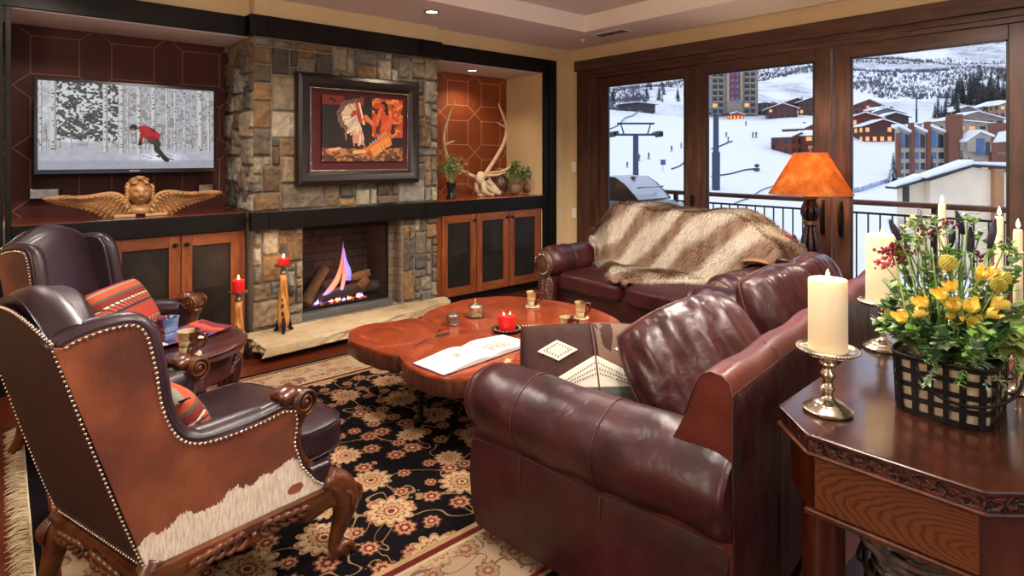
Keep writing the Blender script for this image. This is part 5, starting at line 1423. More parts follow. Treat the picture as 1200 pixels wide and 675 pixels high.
# drop handle on the front face
for s in (-1,):
    mb = MB(); pts = [(.0-.155*cos(pi*k/16), s*(.158+.015*sin(pi*k/16)), .150-.085*sin(pi*k/16)) for k in range(17)]
    M0 = T(rz=-66); mb.M = M0
    mb.tube([(x*.75, y*1.02, z) for x, y, z in pts], .0045, 8); mb.build('drop_handle', M['iron'], fb)
M['leaf'] = {}
for nm_, a, b in (('dark', '#2a4c26', '#4c7a3a'), ('mid', '#4c7e30', '#86b04e'), ('pale', '#7a9a4a', '#b3c070'), ('grey', '#6c8c60', '#a4ba92')):
    t = NT('leaf_'+nm_); n = t.noise(t.coord(), 20, 3); oi = t.n('NewGeometry')
    M['leaf'][nm_] = t.finish(t.ramp(n, [(.3, srgb(a)), (.7, srgb(b))]), .45, 0, None, **{'Subsurface Weight': .0, 'Sheen Weight': .1})
M['stem'] = flat('flower_stem', '#7f9a52', .5, 0, .2, 12)
M['yel'] = flat('yellow_petal', '#efd264', .45, 0, .15, 25, **{'Subsurface Weight': .2, 'Subsurface Scale': .01})
M['yelp'] = flat('pale_yellow_petal', '#e8d873', .5, 0, .15, 25)
M['pink'] = flat('pink_petal', '#b8405e', .5, 0, .3, 40)
M['maroon'] = flat('maroon_berry', '#7a2336', .4, 0, .3, 40)
M['thistle'] = flat('dark_thistle', '#2a2438', .7, 0, .4, 30)
M['lav'] = flat('lavender_bud', '#6d5a78', .7, 0, .3, 40)
M['allium'] = flat('chartreuse_allium', '#c3b84c', .6, 0, .2, 40)
def leaf(mb, p, d, L, w, curl=.3, n=4, up=Vector((0, 0, 1))):
    d = Vector(d).normalized(); s = d.cross(up)
    if s.length < .01: s = Vector((1, 0, 0))
    s.normalize(); nrm = s.cross(d); o = len(mb.v); rows = []
    for i in range(n+1):
        t_ = i/n; c = Vector(p)+d*L*t_*(1-curl*t_*.3)-nrm*0+Vector((0, 0, -1))*curl*L*t_*t_*.6+nrm*.0
        ww = w*(sin(pi*min(1, t_*.92+.06))**.8) if i < n else .0005
        rows.append((c-s*ww+nrm*ww*.25, c, c+s*ww+nrm*ww*.25))
    vs = [q for r in rows for q in r]; fs = []
    for i in range(n):
        for k in (0, 1): a = i*3+k; fs.append((a, a+1, a+4, a+3))
    mb.add(vs, fs)
rg = random.Random(21)
def rdir(tilt=60):
    a = rg.uniform(0, 2*pi); z = cos(R(rg.uniform(0, tilt))); r = sqrt(1-z*z); return Vector((r*cos(a), r*sin(a), z))
def sprig(name, m, base, tip, nl, L, w, parent=fb, spread=1.0):
    mb = MB(); base, tip = Vector(base), Vector(tip); mid = (base+tip)/2+Vector((rg.uniform(-.02, .02), rg.uniform(-.02, .02), .02))
    pts = catmull([tuple(base), tuple(mid), tuple(tip)], 6); mb.tube(pts, .0016, 5)
    for k in range(nl):
        t_ = .25+.75*rg.random(); p = Vector(pts[min(len(pts)-1, int(t_*(len(pts)-1)))]); dd = (tip-base).normalized()*.6+Vector((rg.uniform(-1, 1), rg.uniform(-1, 1), rg.uniform(-.3, .8)))*spread
        leaf(mb, p, dd, L*rg.uniform(.6, 1.15), w*rg.uniform(.7, 1.2), rg.uniform(.1, .6))
    return mb.build(name, m, parent)
Zb = bh-.02
# dense lower foliage
for k in range(34):
    a = rg.uniform(0, 2*pi); r0 = rg.uniform(.02, .10); r1 = r0+rg.uniform(.04, .13); h = rg.uniform(.05, .17)
    m_ = M['leaf'][rg.choice(['dark', 'mid', 'dark', 'mid', 'grey'])]
    sprig('foliage', m_, (r0*cos(a)*1.2, r0*sin(a), Zb), (r1*cos(a)*1.25, r1*sin(a), Zb+h), 26, .038, .013)
for k in range(9):   # drooping fine fern over the rim on the camera side
    a = R(rg.uniform(170, 300)); sprig('fern', M['leaf'][rg.choice(['mid', 'grey'])], (.10*cos(a)*1.2, .09*sin(a), Zb+.02), (.20*cos(a)*1.1, .16*sin(a), Zb+rg.uniform(-.04, .05)), 34, .022, .004)
for k in range(12):   # broad pale leaves on the right
    a = R(rg.uniform(-70, 30)); sprig('broad_leaf', M['leaf']['pale' if k % 2 else 'mid'], (.08*cos(a), .07*sin(a), Zb), (.22*cos(a), .20*sin(a), Zb+rg.uniform(.02, .16)), 8, .065, .020)
for k in range(8):   # tulip blades
    a = R(rg.uniform(-120, -20)); mb = MB(); leaf(mb, (.05*cos(a), .05*sin(a)-.02, Zb), (.5*cos(a), .5*sin(a), 1.0), .16, .012, .2, 6); mb.build('tulip_leaf', flat('bright_blade', '#3f9a2c', .4, 0, .2, 15) if 'bright_blade' not in bpy.data.materials else bpy.data.materials['bright_blade'], fb)
rt = Vector((RT[0], RT[1], 0)); fw = Vector((FW[0], FW[1], 0)); IR = Matrix.Rotation(R(-2), 3, 'Z')
bc3 = Vector((bx, by, CT+.002)); dbask = bx*FW[0]+by*FW[1]
def bp(px, py, dd=0.0):
    """photo pixel at the basket's own depth (+dd) -> basket-local point"""
    q = far(px, dbask+dd); z = EYE-(py-HORI)/FPX*(dbask+dd); return IR @ (Vector((q.x, q.y, z))-bc3)
def stem_to(mb, tip, r=.0022, bend=.02):
    tip = Vector(tip); b = Vector((tip.x*.25+rg.uniform(-.03, .03), tip.y*.25+rg.uniform(-.03, .03), Zb-.01)); mid = (b+tip)/2+Vector((rg.uniform(-bend, bend), rg.uniform(-bend, bend), .02))
    mb.tube([tuple(b), tuple(mid), tuple(tip)], r, 6, 6)
def tulip(p, d, s=1.0):
    p = Vector(p); d = Vector(d).normalized(); mb = MB(); stem_to(mb, p); st_ = mb.build('tulip_stem', M['stem'], fb)
    mb = MB(); mb.M = Matrix.Translation(p) @ d.to_track_quat('Z', 'Y').to_matrix().to_4x4()
    for k in range(6):
        a0 = k*pi/3; rr2 = .0 if k % 2 else .001
        def Pf(u, v, a0=a0, k=k):
            ang = a0+(u-.5)*1.25*(1-.55*v*v); r_ = (.0135*sin(min(1, v*1.15)*pi*.62)+.002)*s*(1+.18*(k % 2)*v)
            if v > .7: r_ *= 1+(.12 if k % 2 else -.18)*(v-.7)/.3
            return (r_*cos(ang), r_*sin(ang), .036*s*v*(1-.12*abs(u-.5)*2*v))
        mb.grid(Pf, 6, 8)
    mb.build('yellow_tulip', M['yel'], st_)
cam_dir = IR @ (-fw)
for (px, py, dx, dy, s) in ((1085, 240+110, -1, .5, 1.0), (1109, 338, -1.2, .1, 1.0), (1117, 332, -.6, .5, .9), (1122, 375-22, -.8, .4, 1.1), (1137, 356, -.2, 0, 1.1), (1128, 366, -1, -.1, 1.0), (1141, 372, -.2, -.6, 1.05), (1161, 351, .8, .3, 1.1), (1156, 362, .3, -.2, .9), (1147, 319, .1, .3, 1.1), (1158, 315, .5, .4, .9), (1062, 366, -1, .3, 1.0), (1070, 361, .6, .4, .9)):
    tulip(bp(px, py+10, -.10), rt*dx+Vector((0, 0, .55+dy*.5))-fw*.35, s*1.15)
def allium(p, r):
    p = Vector(p); mb = MB(); stem_to(mb, p); so = mb.build('allium_stem', M['stem'], fb); mb = MB(); mb.ball(p, r*.72, 12)
    for k in range(130):
        z = 1-2*(k+.5)/130; a = k*2.39996; q = sqrt(1-z*z); mb.ball(p+Vector((q*cos(a), q*sin(a), z))*r*.86, r*.16, 5)
    mb.build('allium_head', M['allium'], so)
allium(bp(1111, 308, -.08), .024); allium(bp(1170, 334, -.08), .022); allium(bp(1165, 339, -.09), .022) if 0 else allium(bp(1176, 326, -.06), .021)
def thistle(p, L, d):
    p = Vector(p); d = Vector(d).normalized(); mb = MB(); stem_to(mb, p, .003); so = mb.build('thistle_stem', M['stem'], fb); mb = MB()
    Q = d.to_track_quat('Z', 'Y').to_matrix()
    mb.tube([tuple(p-d*L*.1), tuple(p+d*L*.5), tuple(p+d*L)], [.006, .010, .003], 8, 3)
    for k in range(240):
        t_ = rg.random(); a = rg.uniform(0, 2*pi); w_ = .020*(1-.6*t_)+.003; o_ = p+d*(L*t_); dr = Q @ Vector((cos(a), sin(a), .9))
        e = o_+dr.normalized()*w_; s = dr.cross(d).normalized()*.0009; mb.add([tuple(o_-s), tuple(o_+s), tuple(e)], [(0, 1, 2)])
    mb.build('thistle_head', M['thistle'], so)
for (px, py, L, dx, dd) in ((1136, 290, .055, .05, .05), (1160, 284, .06, .2, .02), (1053, 275, .045, -.5, .04), (1128, 268, .05, -.3, .08), (1113, 286, .05, .2, .1)): thistle(bp(px, py+4, dd-.05), L*1.3, rt*dx+Vector((0, 0, 1)))
def cluster(p, m, n, r, name, br=.005):
    p = Vector(p); mb = MB(); stem_to(mb, p, .0018); so = mb.build('berry_stem', M['stem'], fb); mb = MB()
    for k in range(n):
        q = p+Vector((rg.gauss(0, r), rg.gauss(0, r), rg.gauss(0, r*.7))); mb.ball(q, br*rg.uniform(.7, 1.2), 6)
    mb.build(name, m, so)
for (px, py, m_, n, r) in ((1041, 295, 'maroon', 40, .014), (1052, 302, 'pink', 34, .013), (1062, 296, 'maroon', 36, .014), (1036, 309, 'pink', 26, .012), (1047, 289, 'maroon', 30, .012), (1145, 300, 'maroon', 20, .010), (1086, 272, 'maroon', 20, .012), (1108, 262, 'maroon', 16, .010)): cluster(bp(px, py, .02), M[m_], n, r, 'berry_cluster')
for (px, py) in ((1078, 248), (1056, 262), (1099, 302), (1083, 300), (1130, 310), (1122, 285), (1139, 330)):
    p = bp(px, py, .03); mb = MB(); stem_to(mb, p, .0018); so = mb.build('lavender_stem', M['stem'], fb); mb = MB()
    for k in range(44): t_ = k/44; a = k*2.4; mb.ball(Vector(p)+Vector((.005*cos(a), .005*sin(a), -.045+.06*t_)), .0032*(1.2-t_*.7), 5)
    mb.build('lavender_spike', M['lav'], so)
for (px, py) in ((1070, 262), (1080, 266), (1094, 258), (1100, 272), (1074, 283), (1134, 258), (1148, 276), (1060, 282), (1122, 296), (1178, 290), (1190, 300)):   # hydrangea-like pale green tufts high in the bunch
    p = Vector(bp(px, py, rg.uniform(-.03, .06))); mb = MB(); stem_to(mb, p, .002)
    for k in range(34): leaf(mb, p+Vector((rg.gauss(0, .012), rg.gauss(0, .012), rg.gauss(0, .008))), Vector((rg.uniform(-1, 1), rg.uniform(-1, 1), rg.uniform(-.2, .9))), .020, .007, .3, 3)
    mb.build('green_floret', M['leaf'][rg.choice(['pale', 'grey', 'mid'])], fb)
for k in range(42):   # upright leafy stems
    px = rg.uniform(1030, 1195); py = rg.uniform(285, 395); p = Vector(bp(px, py, rg.uniform(-.06, .09)))
    sprig('leafy_stem', M['leaf'][rg.choice(['mid', 'pale', 'grey', 'dark', 'mid'])], (p.x*.35, p.y*.35, Zb), tuple(p), 26, .040, .013)
for (x0_, y0_, x1_, y1_) in ((1062, 370, 1048, 300), (1078, 375, 1064, 300), (1088, 370, 1072, 285), (1100, 370, 1092, 290), (1118, 330, 1128, 300), (1070, 395, 1066, 372)):
    a, b = bp(x0_, y0_, -.08), bp(x1_, y1_, -.03); mb = MB(); mb.tube([tuple(a), tuple((a+b)/2+Vector((0, 0, .01))), tuple(b)], .0024, 6, 5); mb.build('bare_stem', M['stem'], fb)
for k in range(5):   # pale leaves drooping at the far right edge
    p = Vector(bp(1186+rg.uniform(-8, 14), 370+k*9, -.06)); mb = MB(); stem_to(mb, p, .002)
    for q in range(5): leaf(mb, p, rt*rg.uniform(-.6, .8)+Vector((0, 0, rg.uniform(-.5, .5)))-fw*rg.uniform(0, .5), .06, .020, .4, 5)
    mb.build('broad_leaf', M['leaf']['pale'], fb)
# small decorated box at the right edge
q = at(1206, 437, CT); o = thing('decorated_box', 'low black-edged box with a red and violet pattern at the right edge of the console', 'box', (q.x, q.y, CT+.001), 10)
MB().box(-.08, .08, -.06, .06, 0, .012).build('tray', M['iron'], o, smooth=False, bevel=.002)
t = NT('painted_lid'); n = t.noise(t.coord((8, 8, 14)), 2.5, 3, .6, 2); MB().box(-.072, .072, -.052, .052, .012, .05).build('body', t.finish(t.ramp(n, [(.35, srgb('#3a2a5a')), (.5, srgb('#b04a3a')), (.65, srgb('#d9a07a'))]), .3), o, smooth=False, bevel=.006)
MB().box(-.078, -.076, -.012, .012, .003, .010).build('label_plate', M['white'], o, smooth=False)

# ================================================================== LAMP
lx, ly = 4.79, 1.955
lt = thing('lamp_table', 'small dark round table behind the loveseat carrying the lamp', 'table', (lx, ly, 0))
MB().lathe([(0, 0), (.15, 0), (.16, .02), (.05, .04), (.03, .07), (.035, .3), (.03, .52), (.08, .55), (.155, .565), (.16, .58), (.155, .59), (0, .59)], seg=36).build('pedestal', M['darkwood'], lt, angle=50)
lp = thing('table_lamp', 'table lamp with a glowing amber cone shade on a fluted dark base', 'lamp', (lx, ly, .592))
MB().lathe([(0, 0), (.10, 0), (.105, .01), (.10, .02), (.07, .035), (.05, .05), (0, .05)], seg=36).build('foot', M['iron'], lp, angle=50)
def flute(z0, z1, r0, nm='column'):
    mb = MB(); H = z1-z0
    for k in range(7):
        a = 2*pi*k/7; pts = []; rad = []
        for q in range(13):
            t_ = q/12; rr2 = r0*(.55+.5*sin(pi*t_)**1.0*(1 if True else 0)+.12*sin(2*pi*t_)); pts.append((rr2*cos(a+.0*t_), rr2*sin(a+.0*t_), z0+H*t_)); rad.append(.011+.009*sin(pi*t_))
        mb.tube(pts, rad, 10)
    mb.tube([(0, 0, z0), (0, 0, z1)], r0*.45, 12); return mb.build(nm, flat('fluted_dark_wood', '#2a1715', .25, .1, .2, 8) if 'fluted_dark_wood' not in bpy.data.materials else bpy.data.materials['fluted_dark_wood'], lp)
flute(.05, .375, .052); flute(.40, .575, .048)
M['brass'] = flat('dull_brass', '#8a6a48', .35, .8, .2, 20)
for z in (.378, .396, .580, .592): MB().lathe([(.02, z-.008), (.05, z-.007), (.055, z), (.05, z+.007), (.02, z+.008)], seg=30).build('ring', M['brass'], lp)
mb = MB()
for z in (.387,):
    for k in range(24): mb.ball((.054*cos(2*pi*k/24), .054*sin(2*pi*k/24), z), .006, 6)
mb.build('beaded_ring', M['brass'], lp)
MB().tube([(0, 0, .6), (0, 0, .95)], .006, 8).build('stem', M['brass'], lp)
z0, z1 = 1.205-.592, 1.525-.592
t = NT('amber_mica_shade'); v = t.coord(); n = t.noise(v, 9, 5, .65); n2 = t.noise(v, 60, 3, .6)
col = t.ramp(n, [(.3, srgb('#b8642c')), (.55, srgb('#de9446')), (.75, srgb('#f6c078'))]); col = t.mix(t.m('MULTIPLY', n2, .3), col, srgb('#7a2a0e'))
df = t.n('BsdfDiffuse', {'Color': col}); tl = t.n('BsdfTranslucent', {'Color': col}); mx = t.n('MixShader', {0: .7}); t.t.links.new(df.outputs[0], mx.inputs[1]); t.t.links.new(tl.outputs[0], mx.inputs[2]); t.t.links.new(mx.outputs[0], t.out.inputs[0])
mb = MB(); mb.lathe([(.300, z0), (.118, z1), (.116, z1), (.297, z0)], seg=64); mb.f = [f for f in mb.f if len(f) == 4]; mb.mi = mb.mi[:len(mb.f)]; mb.c = mb.c[:len(mb.f)]
sh = mb.build('lamp_shade', t.mat, lp, angle=50)
t_ = flat('shade_trim', '#8a5a4a', .5)
for r_, z_, nm_ in ((.300, z0, 'shade_trim'), (.118, z1, 'shade_trim')):
    MB().tube([(r_*cos(2*pi*k/64), r_*sin(2*pi*k/64), z_) for k in range(65)], .004, 6).build(nm_, t_, sh)
mb = MB()
for k in range(3): a = 2*pi*k/3; mb.tube([(0, 0, z1-.01), (.116*cos(a), .116*sin(a), z1-.004)], .002, 5)
mb.build('spider', M['brass'], sh)
MB().lathe([(.004, z1-.02), (.006, z1+.01), (.013, z1+.018), (.006, z1+.026), (.018, z1+.038), (.02, z1+.048), (.012, z1+.058), (0, z1+.06)], seg=20).build('finial', M['brass'], lp)
MB().ball((0, 0, .74), .03, 12).build('bulb', emit('bulb_glow', (1, .72, .4, 1), 14), lp)
add_light('POINT', (lx, ly, .592+.82), 26, (1, .76, .46), 'lamp_bulb', .035)

# ================================================================== TELEVISION
def raster(name, W, H, img, x0, x1, z0, z1, y, mat, parent, loc):
    me = bpy.data.meshes.new(name); xs = np.linspace(x0, x1, W+1); zs = np.linspace(z1, z0, H+1)
    X, Z = np.meshgrid(xs, zs); V = np.stack([X.ravel(), np.full(X.size, y), Z.ravel()], 1)
    i = np.arange(W*H); r, c = i//W, i % W; a = r*(W+1)+c
    Fq = np.stack([a, a+W+1, a+W+2, a+1], 1)
    me.from_pydata(V.tolist(), [], Fq.tolist()); me.materials.append(mat)
    ca = me.color_attributes.new('Col', 'FLOAT_COLOR', 'CORNER')
    lin = np.where(img <= .04045, img/12.92, ((np.clip(img, 0, 1)+.055)/1.055)**2.4)
    buf = np.concatenate([lin.reshape(-1, 3), np.ones((W*H, 1))], 1); ca.data.foreach_set('color', np.repeat(buf, 4, axis=0).ravel())
    o = bpy.data.objects.new(name, me); C.objects.link(o); o.parent = parent; o.location = loc; return o
def fbm(W, H, sx, sy, seed, octv=4):
    g = np.random.RandomState(seed); out = np.zeros((H, W)); amp = 1; tot = 0
    for o_ in range(octv):
        gx, gy = int(sx*2**o_)+2, int(sy*2**o_)+2; a = g.rand(gy, gx)
        yy = np.linspace(0, gy-1.001, H); xx = np.linspace(0, gx-1.001, W); y0 = yy.astype(int); x0 = xx.astype(int); fy = (yy-y0)[:, None]; fx = (xx-x0)[None]
        fy = fy*fy*(3-2*fy); fx = fx*fx*(3-2*fx)
        out += amp*(a[y0][:, x0]*(1-fy)*(1-fx)+a[y0][:, x0+1]*(1-fy)*fx+a[y0+1][:, x0]*fy*(1-fx)+a[y0+1][:, x0+1]*fy*fx); tot += amp; amp *= .5
    return out/tot
class Img:
    def __init__(s, W, H, col): s.W, s.H = W, H; s.a = np.ones((H, W, 3))*np.array(col); s.Y, s.X = np.mgrid[0:H, 0:W].astype(float); s.X = (s.X+.5)/W; s.Y = (s.Y+.5)/H
    def put(s, mask, col, al=1.0): s.a[mask] = s.a[mask]*(1-al)+np.array(col)*al
    def poly(s, pts, col, al=1.0):
        m = np.zeros((s.H, s.W), bool); n = len(pts)
        for i in range(n):
            (x0, y0), (x1, y1) = pts[i], pts[(i+1) % n]
            if y0 == y1: continue
            c = ((y0 > s.Y) != (y1 > s.Y)) & (s.X < (x1-x0)*(s.Y-y0)/(y1-y0)+x0); m ^= c
        s.put(m, col, al); return m
    def line(s, x0, y0, x1, y1, w, col, asp=1.78, al=1.0, w1=None):
        dx, dy = (x1-x0)*asp, y1-y0; L = dx*dx+dy*dy; t_ = np.clip((((s.X-x0)*asp)*dx+(s.Y-y0)*dy)/L, 0, 1)
        d = np.hypot((s.X-x0)*asp-t_*dx, s.Y-y0-t_*dy); ww = w if w1 is None else w+(w1-w)*t_; m = d < ww; s.put(m, col, al); return m
    def ell(s, cx, cy, rx, ry, col, al=1.0): m = ((s.X-cx)/rx)**2+((s.Y-cy)/ry)**2 < 1; s.put(m, col, al); return m
W, H = 384, 210
im = Img(W, H, (.72, .73, .76)); n1 = fbm(W, H, 30, 20, 1); n2 = fbm(W, H, 60, 60, 2)
bgm = im.Y < .74; im.a[bgm] = (.52+.5*n1[bgm])[:, None]*np.array([.95, .96, 1.0])
ff = (im.X > .08) & (im.X < .42) & (im.Y < .72-.1*n1); n3 = fbm(W, H, 70, 45, 12); d = np.where((n1*.35+n3*.65) > .53, .86, .14+.3*n2); im.a[ff] = d[ff][:, None]*np.array([.98, 1, 1])
ff = (im.X > .42) & (im.Y < .70) & (n1 > .58); im.put(ff, (.42, .38, .36), .6)
g = np.random.RandomState(4)
for k in range(60): x = g.rand(); y0 = .7-g.rand()*.25; im.line(x, .76, x+g.uniform(-.03, .03), y0, .0025, (.35, .28, .26), al=.6)
for (x, w) in ((.012, .014), (.075, .028), (.345, .024), (.435, .028), (.535, .026), (.62, .024), (.70, .014), (.75, .013), (.81, .012), (.91, .03), (.965, .018), (.47, .008)):
    m = im.line(x, -.05, x+.003, .80-(.02 if w < .02 else 0), w, (.83, .82, .81)); sh_ = m & (((im.X-x)*1.78) > w*.35); im.put(sh_, (.50, .48, .48), .6)
    for k in range(int(14)): y = g.rand()*.78; im.ell(x+g.uniform(-.4, .4)*w/1.78, y, w*g.uniform(.15, .45)/1.78*1.6, .006, (.16, .14, .14), .85)
sn = im.Y > (.80-.02*np.sin(im.X*9)); im.a[sn] = (.70+.14*n1[sn])[:, None]*np.array([.93, .94, 1.0]); b = (im.Y > .90); im.put(b, (.62, .62, .68), .6)
sp_ = np.exp(-((im.X-.66)/.12)**2-((im.Y-.86)/.05)**2); im.a += (sp_*.3)[..., None]*(n2 > .4)[..., None]
# rider: bent figure, red jacket, dark trousers, board
im.poly([(.63, .845), (.70, .90), (.735, .905), (.745, .89), (.70, .865), (.65, .835)], (.12, .12, .14)); im.line(.66, .86, .735, .905, .008, (.85, .85, .88))
im.line(.635, .62, .64, .76, .036, (.20, .19, .13), w1=.03); im.line(.64, .76, .685, .865, .032, (.18, .17, .12), w1=.024); im.line(.60, .66, .65, .70, .03, (.22, .21, .14)); im.line(.685, .865, .70, .895, .028, (.1, .1, .1))
im.poly([(.525, .50), (.565, .47), (.62, .51), (.665, .585), (.655, .64), (.60, .66), (.56, .62), (.545, .56)], (.72, .09, .12)); im.poly([(.56, .62), (.60, .66), (.655, .64), (.62, .60)], (.45, .04, .08), .7); im.line(.555, .56, .545, .66, .020, (.62, .07, .1)); im.ell(.543, .69, .012, .03, (.08, .08, .09)); im.line(.60, .50, .63, .55, .008, (.1, .1, .12))
im.ell(.505, .50, .022, .04, (.13, .13, .14)); im.ell(.495, .525, .014, .02, (.55, .42, .38)); im.ell(.49, .505, .012, .014, (.05, .05, .06))
tv = thing('flat_television', 'wall-mounted flat television showing a red-jacketed snowboarder among snowy birches', 'television', (.758, 5.2, 1.715)); lo = Vector((-.758, -5.2, -1.715))
def tvp(n, m, mb=None, **k): q = mb.build(n, m, tv, **k); q.location = lo; return q
TXa, TXb, TZa, TZb = .180, 1.336, 1.372, 2.048
M['tvblack'] = flat('gloss_black', '#0c0a10', .15, 0, .1); tvp('housing', M['tvblack'], MB().box(TXa, TXb, 5.2, 5.245, TZa, TZb), smooth=False, bevel=.006)
MB_ = MB(); MB_.box(TXa+.004, TXa+.022, 5.192, 5.2, TZa+.004, TZb-.004); MB_.box(TXb-.022, TXb-.004, 5.192, 5.2, TZa+.004, TZb-.004); MB_.box(TXa+.022, TXb-.022, 5.192, 5.2, TZb-.024, TZb-.004); MB_.box(TXa+.022, TXb-.022, 5.192, 5.2, TZa+.004, TZa+.034)
tvp('bezel', M['tvblack'], MB_, smooth=False)
mb = MB(); mb.box(.735, .80, 5.190, 5.192, TZa+.014, TZa+.024); tvp('maker_badge', M['pewter'], mb, smooth=False)
t = NT('tv_picture'); a = t.n('Attribute', attribute_name='Col').outputs[0]; M['tvpic'] = t.finish((.01, .01, .012, 1), .4, 0, None, **{'Emission Color': a, 'Emission Strength': .85, 'Specular IOR Level': .2})
raster('screen', W, H, im.a, TXa+.022, TXb-.022, TZa+.034, TZb-.024, 5.196, M['tvpic'], tv, lo)
tvp('wall_bracket', M['iron'], MB().box(.5, 1.0, 5.245, 5.474, 1.6, 1.85), smooth=False)
for (x0_, x1_, lab, z) in ((.165, .33, 'small grey speaker on the ledge behind the left wing of the angel', 1.225), (1.255, 1.36, 'small grey speaker on the ledge behind the right wing tip of the angel', 1.225)):
    o = MB().box(x0_, x1_, 5.40, 5.46, z-.03, z+.04).build('small_speaker', M['pewter'], smooth=False, bevel=.004); tag(o, lab, 'speaker')
    MB().box(x0_+.02, x0_+.06, 5.42, 5.45, z+.04, z+.055).build('mount_clip', M['iron'], o, smooth=False); MB().box(x0_+.03, x1_-.03, 5.455, 5.474, z-.02, z+.02).build('wall_plate', M['iron'], o, smooth=False)

# ================================================================== FRAMED PAINTING
pt = thing('framed_painting', 'painting of a seated figure with a feathered headdress, wide dark frame, on the stone chimney', 'picture', (2.39, 4.755, 1.72)); lo = Vector((-2.39, -4.755, -1.72))
PX0, PX1, PZ0, PZ1 = 1.812, 2.968, 1.255, 2.188
def pp(n, m, mb, par=None, **k):
    q = mb.build(n, m, par or pt, **k)
    if par is None: q.location = lo
    return q
prof = [(0, .03), (0, -.015), (.012, -.035), (.04, -.048), (.08, -.036), (.10, -.02), (.118, -.012), (.118, .03)]
mb = MB(); cs = [(PX0, PZ0, 1, 1), (PX1, PZ0, -1, 1), (PX1, PZ1, -1, -1), (PX0, PZ1, 1, -1)]; vs = []
for (x, z, sx_, sz_) in cs: vs += [(x+sx_*a, 4.755+b, z+sz_*a) for a, b in prof]
n_ = len(prof); fs = []
for i in range(4):
    for j in range(n_): fs.append((i*n_+j, i*n_+(j+1) % n_, ((i+1) % 4)*n_+(j+1) % n_, ((i+1) % 4)*n_+j))
mb.add(vs, fs); fr_ = pp('frame', flat('dark_tooled_frame', '#231a17', .35, .2, .3, 14, .3, 60), mb, smooth=True, angle=30)
mb = MB(); a = .118
xs = np.arange(PX0+a, PX1-a, .0165)
for x in xs: mb.ball((x, 4.742, PZ0+a+.004), .0062, 6, sq=(.8, 1, 1.5)); mb.ball((x, 4.742, PZ1-a-.004), .0062, 6, sq=(.8, 1, 1.5))
for z in np.arange(PZ0+a, PZ1-a, .0165): mb.ball((PX0+a+.004, 4.742, z), .0062, 6, sq=(1.5, 1, .8)); mb.ball((PX1-a-.004, 4.742, z), .0062, 6, sq=(1.5, 1, .8))
mb.build('beaded_inner_edge', M['silver'], fr_)
pp('mat_board', flat('burgundy_mat', '#4a1418', .8, 0, .1, 20), MB().box(PX0+.11, PX1-.11, 4.762, 4.785, PZ0+.11, PZ1-.11), smooth=False)
cx0, cx1, cz0, cz1 = PX0+.215, PX1-.175, PZ0+.20, PZ1-.175
pp('canvas_block', M['iron'], MB().box(cx0, cx1, 4.742, 4.762, cz0, cz1), smooth=False)
W, H = 280, 230; im = Img(W, H, (.10, .05, .045)); n1 = fbm(W, H, 9, 8, 6, 5); n2 = fbm(W, H, 30, 30, 7, 3); A = 1.3
im.a += ((n1-.5)*.1)[..., None]
m = (im.X > .60) & (im.Y < .62) & (n1+.35*(im.X-.6) > .46); im.put(m, (.80, .30, .10), .9); m = m & (n2 > .53); im.put(m, (.94, .58, .30), .8); m = (im.X > .62) & (im.Y < .6) & (n1 < .42); im.put(m, (.42, .12, .06), .7)
m = im.Y > .82-.05*n1; im.put(m, (.45, .26, .14), .85); m = m & (n2 > .5); im.put(m, (.78, .55, .33), .7); m = (im.Y > .9) & (n1 > .5); im.put(m, (.20, .09, .06), .7)
m = (im.X < .5) & (im.Y < .14) & (n1 > .4); im.put(m, (.62, .18, .10), .7)
g = np.random.RandomState(9)
# feather fans of the headdress
for k in range(24):
    a = R(80+k*7.5); L = .25+.03*g.rand(); x0, y0 = .42, .30; x1, y1 = x0+L*cos(a)/A*1.1, y0-L*sin(a)*1.0
    im.line(x0, y0, x1, y1, .009, tuple(np.array((.90, .80, .68))*g.uniform(.75, 1.05)), A, 1, .016); im.line(x0+(x1-x0)*.86, y0+(y1-y0)*.86, x1, y1, .013, (.28, .12, .09), A); im.line(x0, y0, x0+(x1-x0)*.35, y0+(y1-y0)*.35, .010, (.62, .20, .12), A)
for k in range(34):
    t_ = k/33; x0 = .40+.06*t_; y0 = .28+.20*t_; a = R(200+95*g.rand()); L = .20+.14*g.rand(); im.line(x0, y0, x0+L*.5*cos(a), y0+L*abs(sin(a))*.95, .010, tuple(np.array((.92, .82, .70))*g.uniform(.72, 1.05)), A, 1, .013)
for k in range(16): x = .27+.22*g.rand(); y = .52+.16*g.rand(); im.line(x, y, x+.03*g.randn()*.5, y+.12, .008, (.80, .52, .42), A)
im.line(.40, .06, .47, .40, .022, (.75, .20, .12), A); im.line(.44, .10, .50, .42, .014, (.93, .86, .76), A)
# seated figure, generic: head, bent arm, torso, legs
im.ell(.75, .13, .052, .085, (.10, .05, .05)); im.ell(.725, .155, .038, .07, (.72, .28, .14)); im.line(.78, .1, .80, .34, .028, (.09, .05, .05), A); im.line(.70, .13, .73, .19, .008, (.88, .45, .25), A)
im.poly([(.62, .28), (.74, .22), (.86, .32), (.84, .58), (.66, .60), (.58, .42)], (.78, .30, .12)); im.poly([(.66, .30), (.72, .34), (.70, .56), (.64, .56)], (.18, .09, .07), .8); im.line(.70, .20, .66, .42, .026, (.84, .42, .22), A); im.line(.66, .42, .50, .34, .03, (.80, .33, .15), A); im.line(.84, .36, .74, .50, .05, (.85, .36, .14), A); im.line(.52, .30, .60, .40, .03, (.86, .46, .25), A)
im.line(.80, .62, .52, .84, .075, (.80, .42, .16), A, 1, .045); im.line(.83, .64, .55, .88, .03, (.62, .25, .10), A)
for k in range(22): x = .58+.25*k/22; y = .80-.20*k/22; im.line(x, y, x+.035, y+.11+.03*g.rand(), .006, (.92, .60, .26), A)
